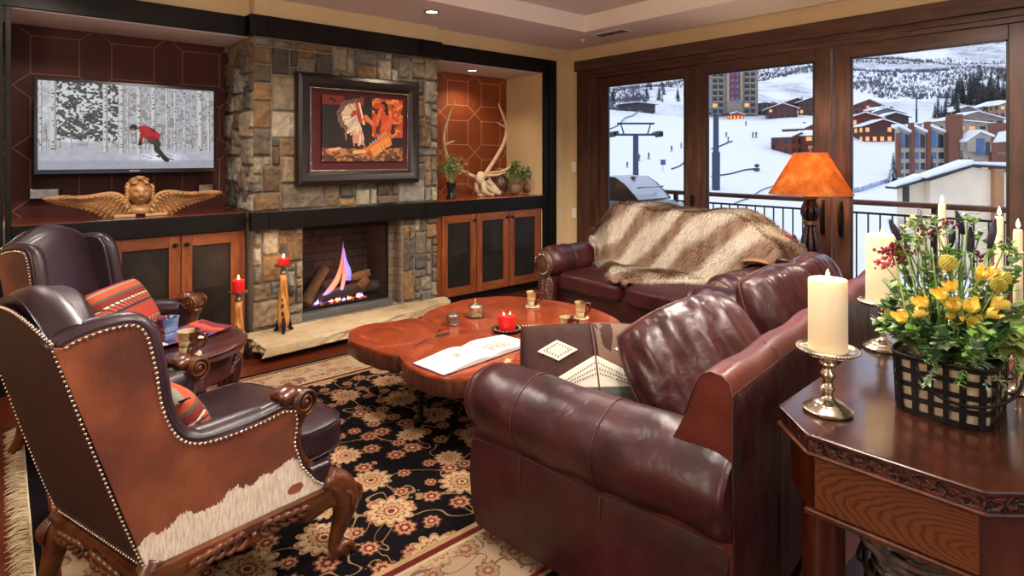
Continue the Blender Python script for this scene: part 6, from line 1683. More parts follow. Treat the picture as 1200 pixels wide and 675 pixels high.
for k in range(7): x = .58+.032*k; y = .725-.030*k; im.poly([(x-.014, y), (x, y-.026), (x+.014, y), (x, y+.026)], (.50, .62, .70)); im.line(x-.05, y-.06, x-.02, y-.03, .006, (.35, .10, .06), A)
im.line(.50, .84, .38, .86, .028, (.84, .64, .42), A); im.line(.20, .80, .10, .83, .020, (.86, .64, .44), A); im.ell(.12, .82, .05, .022, (.84, .60, .40))
im.ell(.87, .44, .022, .035, (.14, .07, .06)); im.ell(.87, .52, .03, .05, (.18, .08, .06))
raster('painted_canvas', W, H, im.a, cx0, cx1, cz0, cz1, 4.7415, vcol('oil_paint', .45, bs=.15, bscale=200), pt, lo)

# ================================================================== ANGEL CARVING
M['gilt'] = flat('gilded_wood', '#a97c4e', .42, .15, .3, 9, .35, 40)
ag = thing('winged_angel_carving', 'gilded wooden cherub head with long outspread wings on the ledge under the television', 'carving', (.78, 5.07, 1.062))
mb = MB()
def Hd(u, v):
    th_, ph = u*2*pi, v*pi; x = sin(ph)*cos(th_); y = sin(ph)*sin(th_); z = -cos(ph)
    X, Y, Z = x*.072, y*.075, z*.088
    if z < 0: X *= 1+.22*z*abs(z)*1.1; Y *= 1+.1*z
    if y < -.2:
        f = -y
        Y -= .020*math.exp(-((x)/.16)**2-((z+.12)/.17)**2)*1.2            # nose
        Y += .013*math.exp(-((abs(x)-.36)/.15)**2-((z-.08)/.13)**2)        # eye sockets
        Y -= .007*math.exp(-((abs(x)-.36)/.09)**2-((z-.07)/.06)**2)
        Y -= .009*math.exp(-((abs(x)-.45)/.2)**2-((z+.28)/.18)**2)         # cheeks
        Y -= .010*math.exp(-(x/.2)**2-((z+.46)/.05)**2); Y += .005*math.exp(-(x/.18)**2-((z+.52)/.03)**2); Y -= .009*math.exp(-(x/.16)**2-((z+.58)/.05)**2)
        Y -= .007*math.exp(-(x/.2)**2-((z+.8)/.12)**2); Y -= .006*math.exp(-((abs(x)-.36)/.2)**2-((z-.27)/.06)**2)
    return (X*1.05, Y-.012, .168+Z)
mb.grid(Hd, 56, 44, closeu=True); mb.build('head', M['gilt'], ag)
mb = MB()
for s in (-1, 1):
    mb.ball((s*.028, -.066, .176), .0105, 10, sq=(1.35, .6, .75)); mb.tube([(s*.012, -.076, .192), (s*.028, -.080, .199), (s*.046, -.068, .192)], .004, 6, 3)
mb.tube([(-.016, -.078, .126), (0, -.084, .124), (.016, -.078, .126)], [.002, .005, .002], 6, 3)
mb.build('face_features', M['gilt'], ag)
mb = MB(); rg = random.Random(3)
for k in range(70):
    a = rg.uniform(0, 2*pi); e = rg.uniform(-.1, 1.45); x, y, z = cos(e)*cos(a), cos(e)*sin(a), sin(e)
    if y < -.25 and z < .58: continue
    p = Vector((x*.078, y*.078-.006, .188+z*.088))
    t1 = Vector((-sin(a), cos(a), rg.uniform(-.7, .3)))*.016
    mb.tube([tuple(p-t1), tuple(p+Vector((x, y, z))*.008), tuple(p+t1), tuple(p+t1*1.2-Vector((0, 0, .012)))], [.006, .012, .010, .004], 8, 3)
for s in (-1, 1):
    for k in range(5): mb.tube([(s*.066, -.03, .221-k*.022), (s*.084, -.03, .211-k*.022), (s*.074, -.038, .199-k*.022)], [.008, .012, .007], 8, 3)
mb.build('curled_hair', M['gilt'], ag)
mb = MB(); mb.tube([(0, 0, .12), (0, 0, .095), (0, -.002, .075), (0, -.005, .045), (0, -.004, .02)], [.034, .034, .055, .085, .075], 24, 5, flatx=.62, up=(1, 0, 0)); mb.build('bust', M['gilt'], ag)
MB().box(-.16, -.03, -.05, .04, -.001, .018).build('wooden_block', flat('pale_block', '#b8946c', .6, 0, .1), ag, smooth=False, bevel=.003); MB().box(.03, .17, -.05, .04, -.001, .018).build('wooden_block', bpy.data.materials['pale_block'], ag, smooth=False, bevel=.003)
MB().tube([(-.1, 0, .03), (0, 0, .03), (.1, 0, .03)], .014, 8).build('cross_bar', M['gilt'], ag)
for s in (-1, 1):
    mb = MB(); rg = random.Random(4)
    rows = [(0, 18, .18, .034, 1.0), (1, 17, .12, .030, .85), (2, 16, .08, .026, .68), (3, 15, .055, .022, .5), (4, 13, .04, .018, .34)]
    # leading edge from shoulder up then out to the tip
    def lead(t_): 
        P = catmull([(.065, .06), (.092, .125), (.135, .162), (.19, .172), (.25, .165), (.32, .155), (.38, .158)], 8); k = t_*(len(P)-1); i = min(int(k), len(P)-2); f = k-i; return Vector((P[i][0]*(1-f)+P[i+1][0]*f, P[i][1]*(1-f)+P[i+1][1]*f))
    for (r_, n_, L, w_, dep) in rows:
        for k in range(n_):
            t_ = k/(n_-1); p = lead(t_*.97)
            dirang = R(-68+66*t_); d = Vector((cos(dirang), sin(dirang)))
            st = Vector((p.x, p.y-.004))+d*(.02*(4-r_)*.55)
            Lr = L*(.85+.0*t_) if r_ == 0 else L
            if r_ == 0: st = Vector((p.x, p.y))+d*.035
            yy = -.012*r_-.003*k*.3
            A_ = st; B_ = st+d*Lr; nn = Vector((-d.y, d.x)); q = []
            c1 = A_+d*Lr*.5
            pts = [(s*A_.x, yy, A_.y), (s*c1.x, yy-.008, c1.y), (s*B_.x, yy+.002, B_.y)]
            mb.tube(pts, [w_*.42, w_*.52, w_*.25], 8, 3, flatx=.35, up=(s*nn.x, 0, nn.y))
    mb.tube([(s*lead(k/12).x, -.02, lead(k/12).y) for k in range(13)], [.020-.0009*k for k in range(13)], 8)
    mb.tube([(s*.03, 0, .03), (s*.07, -.005, .06), (s*.10, -.01, .09)], [.03, .035, .03], 10, 3)
    mb.build('wing', M['gilt'], ag)

# ================================================================== RIGHT ALCOVE DECOR
zA = 1.061; SC = 692
def al(px, y): # on the alcove shelf at depth Y
    a = (px-600)/FPX; r = (FW[0]+a*RT[0], FW[1]+a*RT[1]); t_ = y/r[1]; return Vector((r[0]*t_, y, zA))
M['bone'] = flat('antler_bone', '#d8b890', .5, 0, .2, 12, .3, 30); M['skull'] = flat('bleached_skull', '#d9c3a2', .6, 0, .15, 14, .3, 40)
sk = al(566, 5.08); o = thing('elk_skull', 'bleached elk skull with tall branching antlers standing in the right alcove', 'skull', sk)
SK = Matrix.Diagonal((1.35, 1.1, 1.12, 1))
mb = MB(); mb.M = SK
mb.tube([(.14, -.06, .025), (.09, -.05, .06), (.03, -.02, .13), (-.01, 0, .18), (-.05, .02, .20)], [.020, .036, .050, .062, .045], 16, 6, flatx=.75); mb.build('cranium', M['skull'], o)
mb = MB(); mb.M = SK
for s in (-1, 1):
    mb.tube([(.0, s*.055, .165), (.03, s*.064, .13), (.05, s*.055, .10)], [.014, .018, .010], 8, 4); mb.tube([(-.03, s*.05, .14), (-.02, s*.055, .06), (.03, s*.045, .025), (.09, s*.03, .012)], [.020, .026, .018, .012], 10, 4)
mb.build('jaw', M['skull'], o)
mb = MB(); mb.M = SK; mb.ball((.0, -.063, .17), .017, 10, sq=(1.2, .5, 1)); mb.build('eye_socket', bpy.data.materials['dark_opening'], o)
def antler(pts, rad, tines, nm='antler'):
    mb = MB(); mb.tube(pts, rad, 12, 6)
    for tp, tr in tines: mb.tube(tp, tr, 9, 5)
    mb.build(nm, M['bone'], o)
antler([(-.03, -.03, .20), (.04, -.05, .30), (.14, -.07, .44), (.24, -.08, .60), (.27, -.08, .76), (.22, -.07, .90), (.17, -.06, 1.02)], [.024, .022, .021, .020, .017, .013, .004],
       [([(.25, -.08, .62), (.30, -.09, .635), (.345, -.10, .665)], [.015, .011, .003]), ([(.27, -.08, .76), (.20, -.09, .78), (.10, -.11, .81)], [.016, .011, .003]),
        ([(0.0, -.03, .24), (.10, -.05, .26), (.20, -.07, .27), (.30, -.08, .31), (.335, -.08, .36)], [.018, .015, .014, .011, .003]), ([(.0, -.05, .23), (.10, -.12, .235), (.2, -.16, .27)], [.015, .012, .003])])
antler([(-.05, .03, .20), (-.17, .06, .25), (-.34, .07, .34), (-.45, .06, .48), (-.49, .03, .66), (-.46, .0, .84), (-.40, -.03, 1.01)], [.022, .020, .018, .018, .016, .012, .004],
       [([(-.47, .03, .56), (-.43, .0, .585), (-.39, -.02, .60)], [.013, .010, .003]), ([(-.08, .04, .22), (-.16, -.02, .22), (-.26, -.05, .26)], [.014, .011, .003])])
MB().box(-.06, .05, -.03, .03, .0, .04).build('support_block', M['bone'], o, smooth=False, bevel=.01)
# vase with mixed flowers
vp = al(529, 5.0); o = thing('flower_vase', 'dark glass vase of pink and yellow flowers at the left end of the right alcove', 'vase of flowers', (vp.x, vp.y, zA))
MB().lathe([(0, .0), (.045, 0), (.05, .01), (.038, .04), (.042, .10), (.055, .16), (.062, .17), (.058, .17), (.05, .155), (.0, .15)], seg=28).build('vase', flat('dark_green_glass', '#1c211a', .1, 0, .2, 5, **{'Coat Weight': .6}), o)
rg = random.Random(31)
def bunch(o, n, cz, rx, rz, mats, fmats, nf, rad0=.16):
    for k in range(n):
        d = rdir(95); p = Vector((d.x*rx*rg.uniform(.5, 1), d.y*rx*.8*rg.uniform(.5, 1), cz+d.z*rz*rg.uniform(.3, 1)))
        mb = MB(); mb.tube([(0, 0, rad0), tuple(p*.5+Vector((0, 0, rad0*.5))), tuple(p)], .0018, 5, 4)
        for q in range(12): leaf(mb, p*rg.uniform(.75, 1)+Vector((0, 0, rad0*.1)), rdir(120), rg.uniform(.03, .05), .013, .3, 3)
        mb.build('leafy_stem', rg.choice(mats), o)
    for k in range(nf):
        d = rdir(100); p = Vector((d.x*rx*1.08, d.y*rx*.88, cz+d.z*rz*1.08)); m_, kind = rg.choice(fmats); mb = MB()
        for q in range(9): a = q*2.4; r_ = .006+.0016*q; leaf(mb, p, Vector((cos(a), sin(a), .5)), .020+.001*q, .011, .2, 3)
        mb.ball(p+Vector((0, 0, .003)), .008, 6); mb.build(kind, m_, o)
bunch(o, 34, .27, .17, .17, [M['leaf']['mid'], M['leaf']['grey'], M['leaf']['pale']], [(M['pink'], 'pink_flower'), (flat('rose_petal', '#d8809a', .5), 'pink_flower'), (M['yelp'], 'yellow_flower'), (M['yelp'], 'yellow_flower')], 85)
# ribbed glass jug
jp = al(586, 5.30); o = thing('ribbed_glass_jug', 'ribbed smoky glass jug with a handle behind the elk skull in the right alcove', 'jug', (jp.x, jp.y, zA))
t = NT('smoky_glass'); fr = t.n('Fresnel', {'IOR': 1.5}); tr = t.n('BsdfTransparent', {'Color': (.62, .55, .46, 1)}); gl = t.n('BsdfGlossy', {'Roughness': .08, 'Color': (1, .95, .88, 1)}); mx = t.n('MixShader', {0: t.m('ADD', t.m('MULTIPLY', fr.outputs[0], 1.0), .15)}); t.t.links.new(tr.outputs[0], mx.inputs[1]); t.t.links.new(gl.outputs[0], mx.inputs[2]); t.t.links.new(mx.outputs[0], t.out.inputs[0])
pr = [(.045, .0), (.075, .02), (.098, .07), (.105, .13), (.095, .19), (.065, .235), (.045, .255), (.046, .28), (.058, .30)]
P_ = catmull(pr, 4); mb = MB(); mb.grid(lambda u, v: (lambda r_, z_: (r_*(1+.035*cos(u*2*pi*18))*cos(2*pi*u), r_*(1+.035*cos(u*2*pi*18))*sin(2*pi*u), z_))(*P_[int(round(v*(len(P_)-1)))]), 108, len(P_)-1, closeu=True)
mb.build('jug_body', t.mat, o); MB().lathe([(0, .0), (.06, .001), (.07, .012), (0, .012)], seg=30).build('jug_base', t.mat, o)
MB().tube([(.045, 0, .27), (.09, 0, .285), (.125, 0, .25), (.12, 0, .20), (.095, 0, .18)], [.007, .007, .006, .006, .007], 8, 5).build('handle', t.mat, o)
# three round clay pots of greenery
M['pot'] = flat('round_clay_pot', '#8c6a58', .45, .1, .2, 12)
for (px, y, lab, seed) in ((603, 5.12, 'round clay pot with green leaves, left of the two on the alcove shelf', 1), (621, 5.10, 'round clay pot with green leaves beside the alcove side wall', 2)):
    pp_ = al(px, y); o = thing('potted_plant', lab, 'potted plant', (pp_.x, pp_.y, zA)); o.scale = (1.25,)*3; rg = random.Random(40+seed)
    MB().lathe([(0, 0), (.03, 0), (.055, .02), (.065, .05), (.06, .08), (.04, .10), (.038, .105), (.034, .10), (0, .095)], seg=26).build('pot', M['pot'], o)
    bunch(o, 30, .16, .12, .15 if seed == 1 else .11, [M['leaf']['mid'], M['leaf']['grey'], M['leaf']['pale']], [(M['yelp'], 'pale_bud'), (M['maroon'], 'berry')], 8, .10)

# ================================================================== BALCONY
MB().box(5.3, 6.75, -3, 9, -.12, -.03).build('balcony_deck', flat('deck_boards', '#4a3a32', .8, 0, .2, 6)); bpy.data.objects['balcony_deck']['kind'] = 'structure'
rl = thing('balcony_railing', 'balcony railing with a brown handrail over thin dark balusters outside the glass doors', 'railing', (6.5, 3, -.03))
M['rail'] = flat('railing_paint', '#2c1d1c', .5, .3, .1); M['hrail'] = flat('handrail_brown', '#5a3626', .45, 0, .15, 6)
MB().box(-.045, .045, -5.5, 6, 1.045, 1.095).build('handrail', M['hrail'], rl, smooth=False, bevel=.012)
MB().box(-.012, .012, -5.5, 6, .955, .975).build('top_bar', M['rail'], rl, smooth=False); MB().box(-.012, .012, -5.5, 6, .08, .10).build('bottom_bar', M['rail'], rl, smooth=False)
b0 = MB().box(-.006, .006, -.006, .006, .10, .955).build('baluster', M['rail'], rl, smooth=False); b0.location = (0, -3.0, 0)
for k in range(1, 70):
    c = b0.copy(); C.objects.link(c); c.location = (0, -3.0+.105*k, 0)
for y in (-4.2, -1.45, 1.3, 4.05): MB().box(-.022, .022, y-.022, y+.022, 0, 1.045).build('post', M['rail'], rl, smooth=False)
# ---------------- grill
gr = thing('barbecue_grill', 'stainless steel barbecue grill on the balcony behind the left glass door', 'grill', (5.95, 4.55, -.03))
M['inox'] = flat('stainless_steel', '#aab0b8', .3, .75, .08, 4); M['grillside'] = flat('grill_side', '#4a3a36', .45, .4, .15)
def side_poly(y, z): return (y, z)
hood = [(-.28, 1.0), (-.30, 1.02), (-.10, 1.20), (.04, 1.275), (.30, 1.285), (.36, 1.20), (.36, 1.0)]
MB().prism([(y, z) for y, z in hood], -.30, .34, fn=lambda y, z, x: (x, y, z)).build('hood', M['inox'], gr, smooth=False, bevel=.008)
for x in (-.315, .34): MB().prism([(y, z) for y, z in hood], 0, .015, fn=lambda y, z, d: (x+d, y*1.03, z)).build('hood_end', M['grillside'], gr, smooth=False)
MB().tube([(-.2, -.22, 1.15), (-.2, -.27, 1.16), (.24, -.27, 1.16), (.24, -.22, 1.15)], .011, 8).build('hood_handle', M['inox'], gr)
MB().lathe([(0, 0), (.035, .002), (.04, .012), (0, .018)], (0.02, 0.0, 1.262), 16).build('thermometer', M['brass'], gr)
MB().box(-.34, .38, -.36, .38, .86, .99).build('firebox', M['inox'], gr, smooth=False, bevel=.01)
MB().box(-.32, .36, -.42, -.36, .88, .97).build('control_panel', M['inox'], gr, smooth=False, bevel=.006)
for k in range(4): MB().lathe([(0, 0), (.022, 0), (.022, .025), (0, .028)], (-.22+.15*k, -.42, .925), 14, 'Y').build('knob', M['iron'], gr)
MB().box(-.32, .36, -.33, .35, .06, .86).build('cabinet', M['grillside'], gr, smooth=False, bevel=.006)
for s, n in ((-.72, 'left'), (.38, 'right')): MB().box(-.30, .32, s if n == 'left' else .38, -.42 if n == 'left' else .62, .93, .965).build('side_shelf', M['inox'], gr, smooth=False, bevel=.006)
for (x, y) in ((-.28, -.28), (.32, -.28), (-.28, .3), (.32, .3)): MB().lathe([(0, -.025), (.03, -.025), (.03, .025), (0, .025)], (x, y, .032), 14, 'X').build('wheel', M['iron'], gr)
pw_ = MB().box(5.6, 6.44, 5.35, 5.5, -.03, 1.02).build('balcony_end_panel', flat('balcony_end_panel', '#5c4030', .7, 0, .15, 5), smooth=False); tag(pw_, 'low brown end panel of the balcony beyond the grill', 'panel')

# ================================================================== LANDSCAPE
def ridge(ax):
    x = 600+ax*FPX
    for (x0, y0), (x1, y1) in zip(RID[:-1], RID[1:]):
        if x <= x1: return y0+(y1-y0)*max(0, (x-x0)/(x1-x0))
    return RID[-1][1]
RID = [(600, 128), (712, 112), (745, 102), (775, 93), (830, 82), (900, 60), (960, 30), (1200, 20), (1500, 30)]
KN = [(10, -7), (130, -7.5), (165, -5), (250, 7), (400, 30), (600, 62)]
def hgt(X, Y, rough=True):
    d = X*FW[0]+Y*FW[1]; lat = X*RT[0]+Y*RT[1]; d = max(d, 8); ax = max(-.2, min(1.3, lat/d))
    zr = EYE+(HORI-ridge(ax))/FPX*2200
    kn = KN+[(2200, zr), (4000, zr*.7)]
    z = kn[0][1]
    for (d0, z0), (d1, z1) in zip(kn[:-1], kn[1:]):
        if d <= d1: t_ = max(0, (d-d0)/(d1-d0)); t_ = t_; z = z0+(z1-z0)*t_; break
    if rough:
        a = min(1, max(0, (d-60)/300)); z += (noise.noise(Vector((X*.012, Y*.012, 1)))*7+noise.noise(Vector((X*.04, Y*.04, 4)))*2.2)*a
        b = min(1, max(0, (d-500)/900)); z += noise.noise(Vector((X*.0028, Y*.0028, 7)))*60*b+noise.noise(Vector((X*.009, Y*.009, 2)))*16*b
        z += noise.noise(Vector((X*.05, Y*.05, 2)))*.4
    return z
t = NT('snow_hillside'); g = t.n('NewGeometry'); sp = t.n('SeparateXYZ', {0: g.outputs['Position']})
def pn_(sc, det=5, rough=.6, dist=0): 
    mp = t.n('Mapping', {'Vector': g.outputs['Position'], 'Scale': (sc, sc, sc)}); return t.n('TexNoise', {'Vector': mp.outputs[0], 'Scale': 1.0, 'Detail': det, 'Roughness': rough, 'Distortion': dist}).outputs[0]
big = pn_(.006, 3); mid = pn_(.05, 5, .7); fine = pn_(.28, 4, .7)
hm = t.n('MapRange', {'Value': sp.outputs[2], 'From Min': 24.0, 'From Max': 52.0}).outputs[0]
m1 = t.m('MULTIPLY', t.ramp(big, [(.44, (0, 0, 0, 1)), (.52, (1, 1, 1, 1))]), t.ramp(mid, [(.40, (.25, .25, .25, 1)), (.58, (1, 1, 1, 1))]))
m2 = t.m('MULTIPLY', m1, t.ramp(fine, [(.38, (.35, .35, .35, 1)), (.6, (1, 1, 1, 1))])); m2 = t.m('MULTIPLY', t.m('MULTIPLY', m2, hm), .82)
c = t.mix(m2, srgb('#eef0f6'), srgb('#4a4d5c'))
M['snow'] = t.finish(c, .8, 0, None)
nu, nv = 150, 120
def TR(u, v):
    ax = -.25+1.5*u; d = 12*(3600/12)**v; X = (FW[0]+ax*RT[0])*d; Y = (FW[1]+ax*RT[1])*d
    return (X, Y, hgt(X, Y))
mb = MB(); mb.grid(TR, nu, nv); g_ = mb.build('ground_snow', M['snow']); g_['kind'] = 'structure'
M['roofsnow'] = flat('roof_snow', '#f0f2f8', .8, 0, .02)
def wall_m(n, c): 
    return bpy.data.materials[n] if n in bpy.data.materials else flat(n, c, .8, 0, .15, .4)
M['win_dark'] = flat('dark_window', '#2a2f3c', .15, .1, .3, .5); M['win_lit'] = emit('lit_window', (1, .55, .22, 1), 1.1); M['win_blue'] = flat('blue_window', '#4a6a92', .1, .2, .3, .3)
rgb_ = random.Random(77)
def gbase(p, r=4): return min(hgt(p.x+dx, p.y+dy) for dx in (-r, 0, r) for dy in (-r, 0, r))
def house(px, d, w, dp, h, label, wallc='#5a3428', rot=0, roof=.35, cat='house', floors=2, nw=3, lit=.10, group='ski village houses', zoff=0):
    p = far(px, d); zb = gbase(p)-.5+zoff
    o = thing('chalet', label, cat, (p.x, p.y, zb), 0, group)
    # local: x to the right as seen, y away
    o.rotation_euler = (0, 0, atan2(RT[1], RT[0])+R(rot))
    wm = wall_m('house_wall_'+wallc[1:], wallc)
    MB().box(-w/2, w/2, -dp/2, dp/2, 0, h).build('walls', wm, o, smooth=False)
    rh = w*roof*.5; ov = .06*w+.3; th_ = .45
    mb = MB(); mb.prism([(-w/2, h), (w/2, h), (0, h+rh)], -dp/2, dp/2, fn=lambda x, z, y: (x, y, z)); mb.build('gable', wm, o, smooth=False)
    for s in (-1, 1):
        mb = MB(); mb.prism([(s*(w/2+ov), h-ov*roof), (0, h+rh+.0), (0, h+rh+th_), (s*(w/2+ov), h-ov*roof+th_)], -dp/2-ov, dp/2+ov, fn=lambda x, z, y: (x, y, z)); r_ = mb.build('roof', M['roofsnow'], o, smooth=False)
        mb = MB(); mb.prism([(s*(w/2+ov), h-ov*roof-.25), (0, h+rh-.25), (0, h+rh), (s*(w/2+ov), h-ov*roof)], -dp/2-ov, -dp/2-ov+.25, fn=lambda x, z, y: (x, y, z)); mb.build('fascia', wall_m('fascia_dark', '#3a2a28'), r_, smooth=False)
    fh = h/floors
    for f in range(floors):
        for k in range(nw):
            x = -w/2+w*(k+.5)/nw; m_ = M['win_lit'] if rgb_.random() < lit else M['win_dark']
            MB().box(x-w/nw*.26, x+w/nw*.26, -dp/2-.06, -dp/2+.02, f*fh+fh*.3, f*fh+fh*.78).build('window', m_, o, smooth=False)
        for k in range(2):
            y = -dp/2+dp*(k+.5)/2; m_ = M['win_lit'] if rgb_.random() < lit else M['win_dark']
            MB().box(-w/2-.06, -w/2+.02, y-dp*.12, y+dp*.12, f*fh+fh*.3, f*fh+fh*.78).build('window', m_, o, smooth=False)
    MB().box(w*.2, w*.28, -.4, .4, h+rh*.3, h+rh+1.0).build('chimney', wall_m('chimney_brick', '#6b4a3e'), o, smooth=False)
    return o
# middle pane: red-brown chalets below, dark ones above
house(925, 225, 9, 9, 7.5, 'red-brown chalet, foremost and lowest beside the lamp in the middle pane', '#6b3226', 25, nw=3)
house(938, 235, 9, 10, 9.5, 'tall red-brown chalet just above the lamp shade in the middle pane', '#743a2c', 25, floors=3)
house(951, 222, 9, 10, 9, 'red-brown chalet at the right edge of the middle pane', '#6b3226', 25, floors=3)
house(915, 395, 18, 12, 7, 'dark chalet high on the slope, left of the upper row in the middle pane', '#5a3a34', -15, nw=5)
house(932, 410, 17, 12, 8, 'dark chalet high on the slope, centre of the upper row in the middle pane', '#613c34', -15, nw=5)
house(950, 400, 17, 12, 9, 'dark chalet high on the slope, right of the upper row in the middle pane', '#5a3a34', -15, nw=5)
house(900, 440, 12, 9, 6, 'small brown chalet beside the hotel tower', '#6b5248', 10)
house(893, 420, 10, 9, 9, 'grey-brown annex at the foot of the hotel tower', '#5e5550', 0, roof=.15)
# right pane: houses at the left
house(1010, 262, 13, 12, 8.5, 'red house with lit windows at the left edge of the right pane', '#6b2f26', -20, lit=.5)
house(1027, 250, 14, 11, 7.5, 'low dark red lodge with glowing windows above the snow field', '#5a2a26', -10, nw=5, lit=.6)
house(1043, 268, 11, 10, 8, 'dark brown house behind the low lodge with glowing windows', '#4a3430', -10)
house(1035, 330, 17, 10, 5.5, 'grey house with a long snowy roof in the right pane', '#6e7a7c', -15, nw=5, lit=.0)
house(1010, 380, 20, 10, 6, 'reddish house highest on the left of the right pane', '#7a4038', 10, nw=5)
house(1028, 360, 9, 9, 5, 'small red house beside the grey house in the right pane', '#7a3a30', 10)
house(1105, 265, 38, 12, 6, 'long low cream building directly behind the brick condominium', '#a89a88', -8, roof=.12, nw=9)
house(1135, 290, 24, 12, 8, 'snow-roofed hall behind the right end of the brick condominium', '#8a7f76', -8, roof=.3, nw=6)
house(1125, 390, 20, 10, 6, 'grey house among the firs up the slope', '#7c7a7a', 5, nw=5)
house(1165, 400, 22, 10, 6, 'brown house among the firs at the right of the slope', '#7a6050', -5, nw=5)
house(1180, 380, 16, 10, 9, 'tan house at the far right edge of the slope', '#9a7a5e', -5, nw=4)
house(745, 430, 26, 10, 6, 'dark lift station building on the slope in the left pane', '#4a4444', 0, roof=.12, nw=6, lit=0)
# hotel tower
p = far(858, 420); zb = gbase(p)-1; ht = thing('hotel_tower', 'tall stone and beige hotel tower with balconies in the middle pane', 'building', (p.x, p.y, zb)); ht.rotation_euler = (0, 0, atan2(RT[1], RT[0])+R(-8))
cb, cs_, cm = wall_m('hotel_beige', '#b5a48c'), wall_m('hotel_stone', '#8d8276'), wall_m('hotel_maroon', '#7a3a40')
Hh = 36
MB().box(-16, -5, -6, 8, 0, Hh-3).build('left_wing', cs_, ht, smooth=False); MB().box(5, 16, -6, 8, 0, Hh-3).build('right_wing', cs_, ht, smooth=False)
MB().box(-5, 5, -8, 8, 0, Hh).build('centre_block', cb, ht, smooth=False); MB().box(-3.6, 3.6, -8.6, -8, 12, Hh-1).build('maroon_bay', cm, ht, smooth=False); MB().box(-5.2, 5.2, -8.7, -7.9, 0, 11).build('stone_base', cs_, ht, smooth=False)
for s, a, b in ((-1, -16.8, -4.6), (1, 4.6, 16.8)): MB().box(a, b, -7.2, 8.6, Hh-3, Hh-2).build('roof', M['roofsnow'], ht, smooth=False)
MB().box(-5.8, 5.8, -9.4, 8.6, Hh, Hh+1.1).build('roof', M['roofsnow'], ht, smooth=False)
for f in range(7):
    z = 3+f*4.3
    for x0 in (-14.5, 7):
        MB().box(x0, x0+3, -6.15, -5.9, z, z+2.4).build('window', M['win_lit'] if rgb_.random() < .12 else M['win_dark'], ht, smooth=False); MB().box(x0+4.2, x0+7, -6.15, -5.9, z, z+2.4).build('window', M['win_dark'], ht, smooth=False)
        MB().box(x0-.4, x0+7.4, -7.6, -6, z-.7, z-.3).build('balcony', cb, ht, smooth=False)
    for x0 in (-2.6, .5):
        if z > 11: MB().box(x0, x0+2, -8.75, -8.5, z, z+2.2).build('window', M['win_blue'], ht, smooth=False)
lg = house(861, 405, 10, 6, 4, 'warmly lit lodge entrance at the foot of the hotel tower', '#b5552a', 0, lit=1.0, nw=4, floors=1)
# brick condominium
p = far(1115, 172); zb = gbase(p, 8)-.6; cd = thing('brick_condominium', 'large condominium with tall brick piers and blue slanted windows in the right pane', 'building', (p.x, p.y, zb)); cd.rotation_euler = (0, 0, atan2(RT[1], RT[0])+R(-4))
brick = wall_m('pier_brick', '#7a4a3a'); cw = wall_m('condo_cream', '#a89c8c')
S_ = 172/FPX
def cx_(px): return (px-1115)*S_
MB().box(cx_(1058), cx_(1142), 0, 3, 0, 15.5).build('main_block', cw, cd, smooth=False); MB().box(cx_(1118), cx_(1190), -3, 0, 0, 12.5).build('right_block', cw, cd, smooth=False)
for (a, b, top, y) in ((1067, 1071, 17.5, -1.2), (1085, 1089.5, 17.8, -1.2), (1105.5, 1121, 19.8, -2.6), (1148, 1164, 17.2, -4.2), (1054, 1056.5, 14.5, -.8)): MB().box(cx_(a), cx_(b), y, y+1.6, 0, top).build('brick_pier', brick, cd, smooth=False)
for k, (a, b) in enumerate(((1054.5, 1067), (1071, 1085), (1089.5, 1105.5))):
    x0, x1 = cx_(a), cx_(b); yb = -.6
    MB().prism([(x0, 0), (x1, 0), (x1, 14.6), (x0, 16.4)], yb, .3, fn=lambda x, z, y: (x, y, z)).build('bay', cw, cd, smooth=False)
    MB().prism([(x0-.2, 16.4), (x1, 14.6), (x1, 15.3), (x0-.2, 17.2)], yb-.8, 3, fn=lambda x, z, y: (x, y, z)).build('roof', M['roofsnow'], cd, smooth=False)
    MB().prism([(x0+.35, 10.2), ((x0+x1)/2-.1, 10.2), ((x0+x1)/2-.1, 14.6), (x0+.35, 15.5)], yb-.08, yb, fn=lambda x, z, y: (x, y, z)).build('window', M['win_blue'], cd, smooth=False)
    MB().prism([((x0+x1)/2+.15, 10.2), (x1-.25, 10.2), (x1-.25, 13.8), ((x0+x1)/2+.15, 14.4)], yb-.08, yb, fn=lambda x, z, y: (x, y, z)).build('window', M['win_dark'], cd, smooth=False)
    for z in (7.0, 3.9, .8):
        for q, m_ in ((0, M['win_blue']), (1, M['win_dark'])):
            w_ = (x1-x0)/2; MB().box(x0+w_*q+.3, x0+w_*(q+1)-.25, yb-.08, yb, z, z+1.9).build('window', m_, cd, smooth=False)
x0, x1 = cx_(1122), cx_(1148)
MB().prism([(x0, 9), (x1, 9), (x1, 13.2), (x0+3, 14.6), (x0, 12.6)], -4, 0, fn=lambda x, z, y: (x, y, z)).build('gable_bay', cw, cd, smooth=False)
for a, b in (((x0-1.2, 11.7), (x0+3, 14.7)), ((x0+3, 14.7), (x1+.2, 13.2))): MB().prism([a, b, (b[0], b[1]+.6), (a[0], a[1]+.6)], -5, 4, fn=lambda x, z, y: (x, y, z)).build('roof', M['roofsnow'], cd, smooth=False)
MB().box(x0+2.4, x0+4.6, -4.1, -4, 8.0, 12.8).build('window', M['win_blue'], cd, smooth=False); MB().box(x0+4.9, x1-.4, -4.1, -4, 8.0, 11.8).build('window', M['win_dark'], cd, smooth=False)
for z in (4.2, .9):
    for k in range(3): MB().box(x0+.5+k*2.1, x0+2+k*2.1, -3.1, -2.98, z, z+2).build('window', M['win_lit'] if (k == 2 and z > 2) else M['win_dark'], cd, smooth=False)
x2, x3 = cx_(1150), cx_(1190)
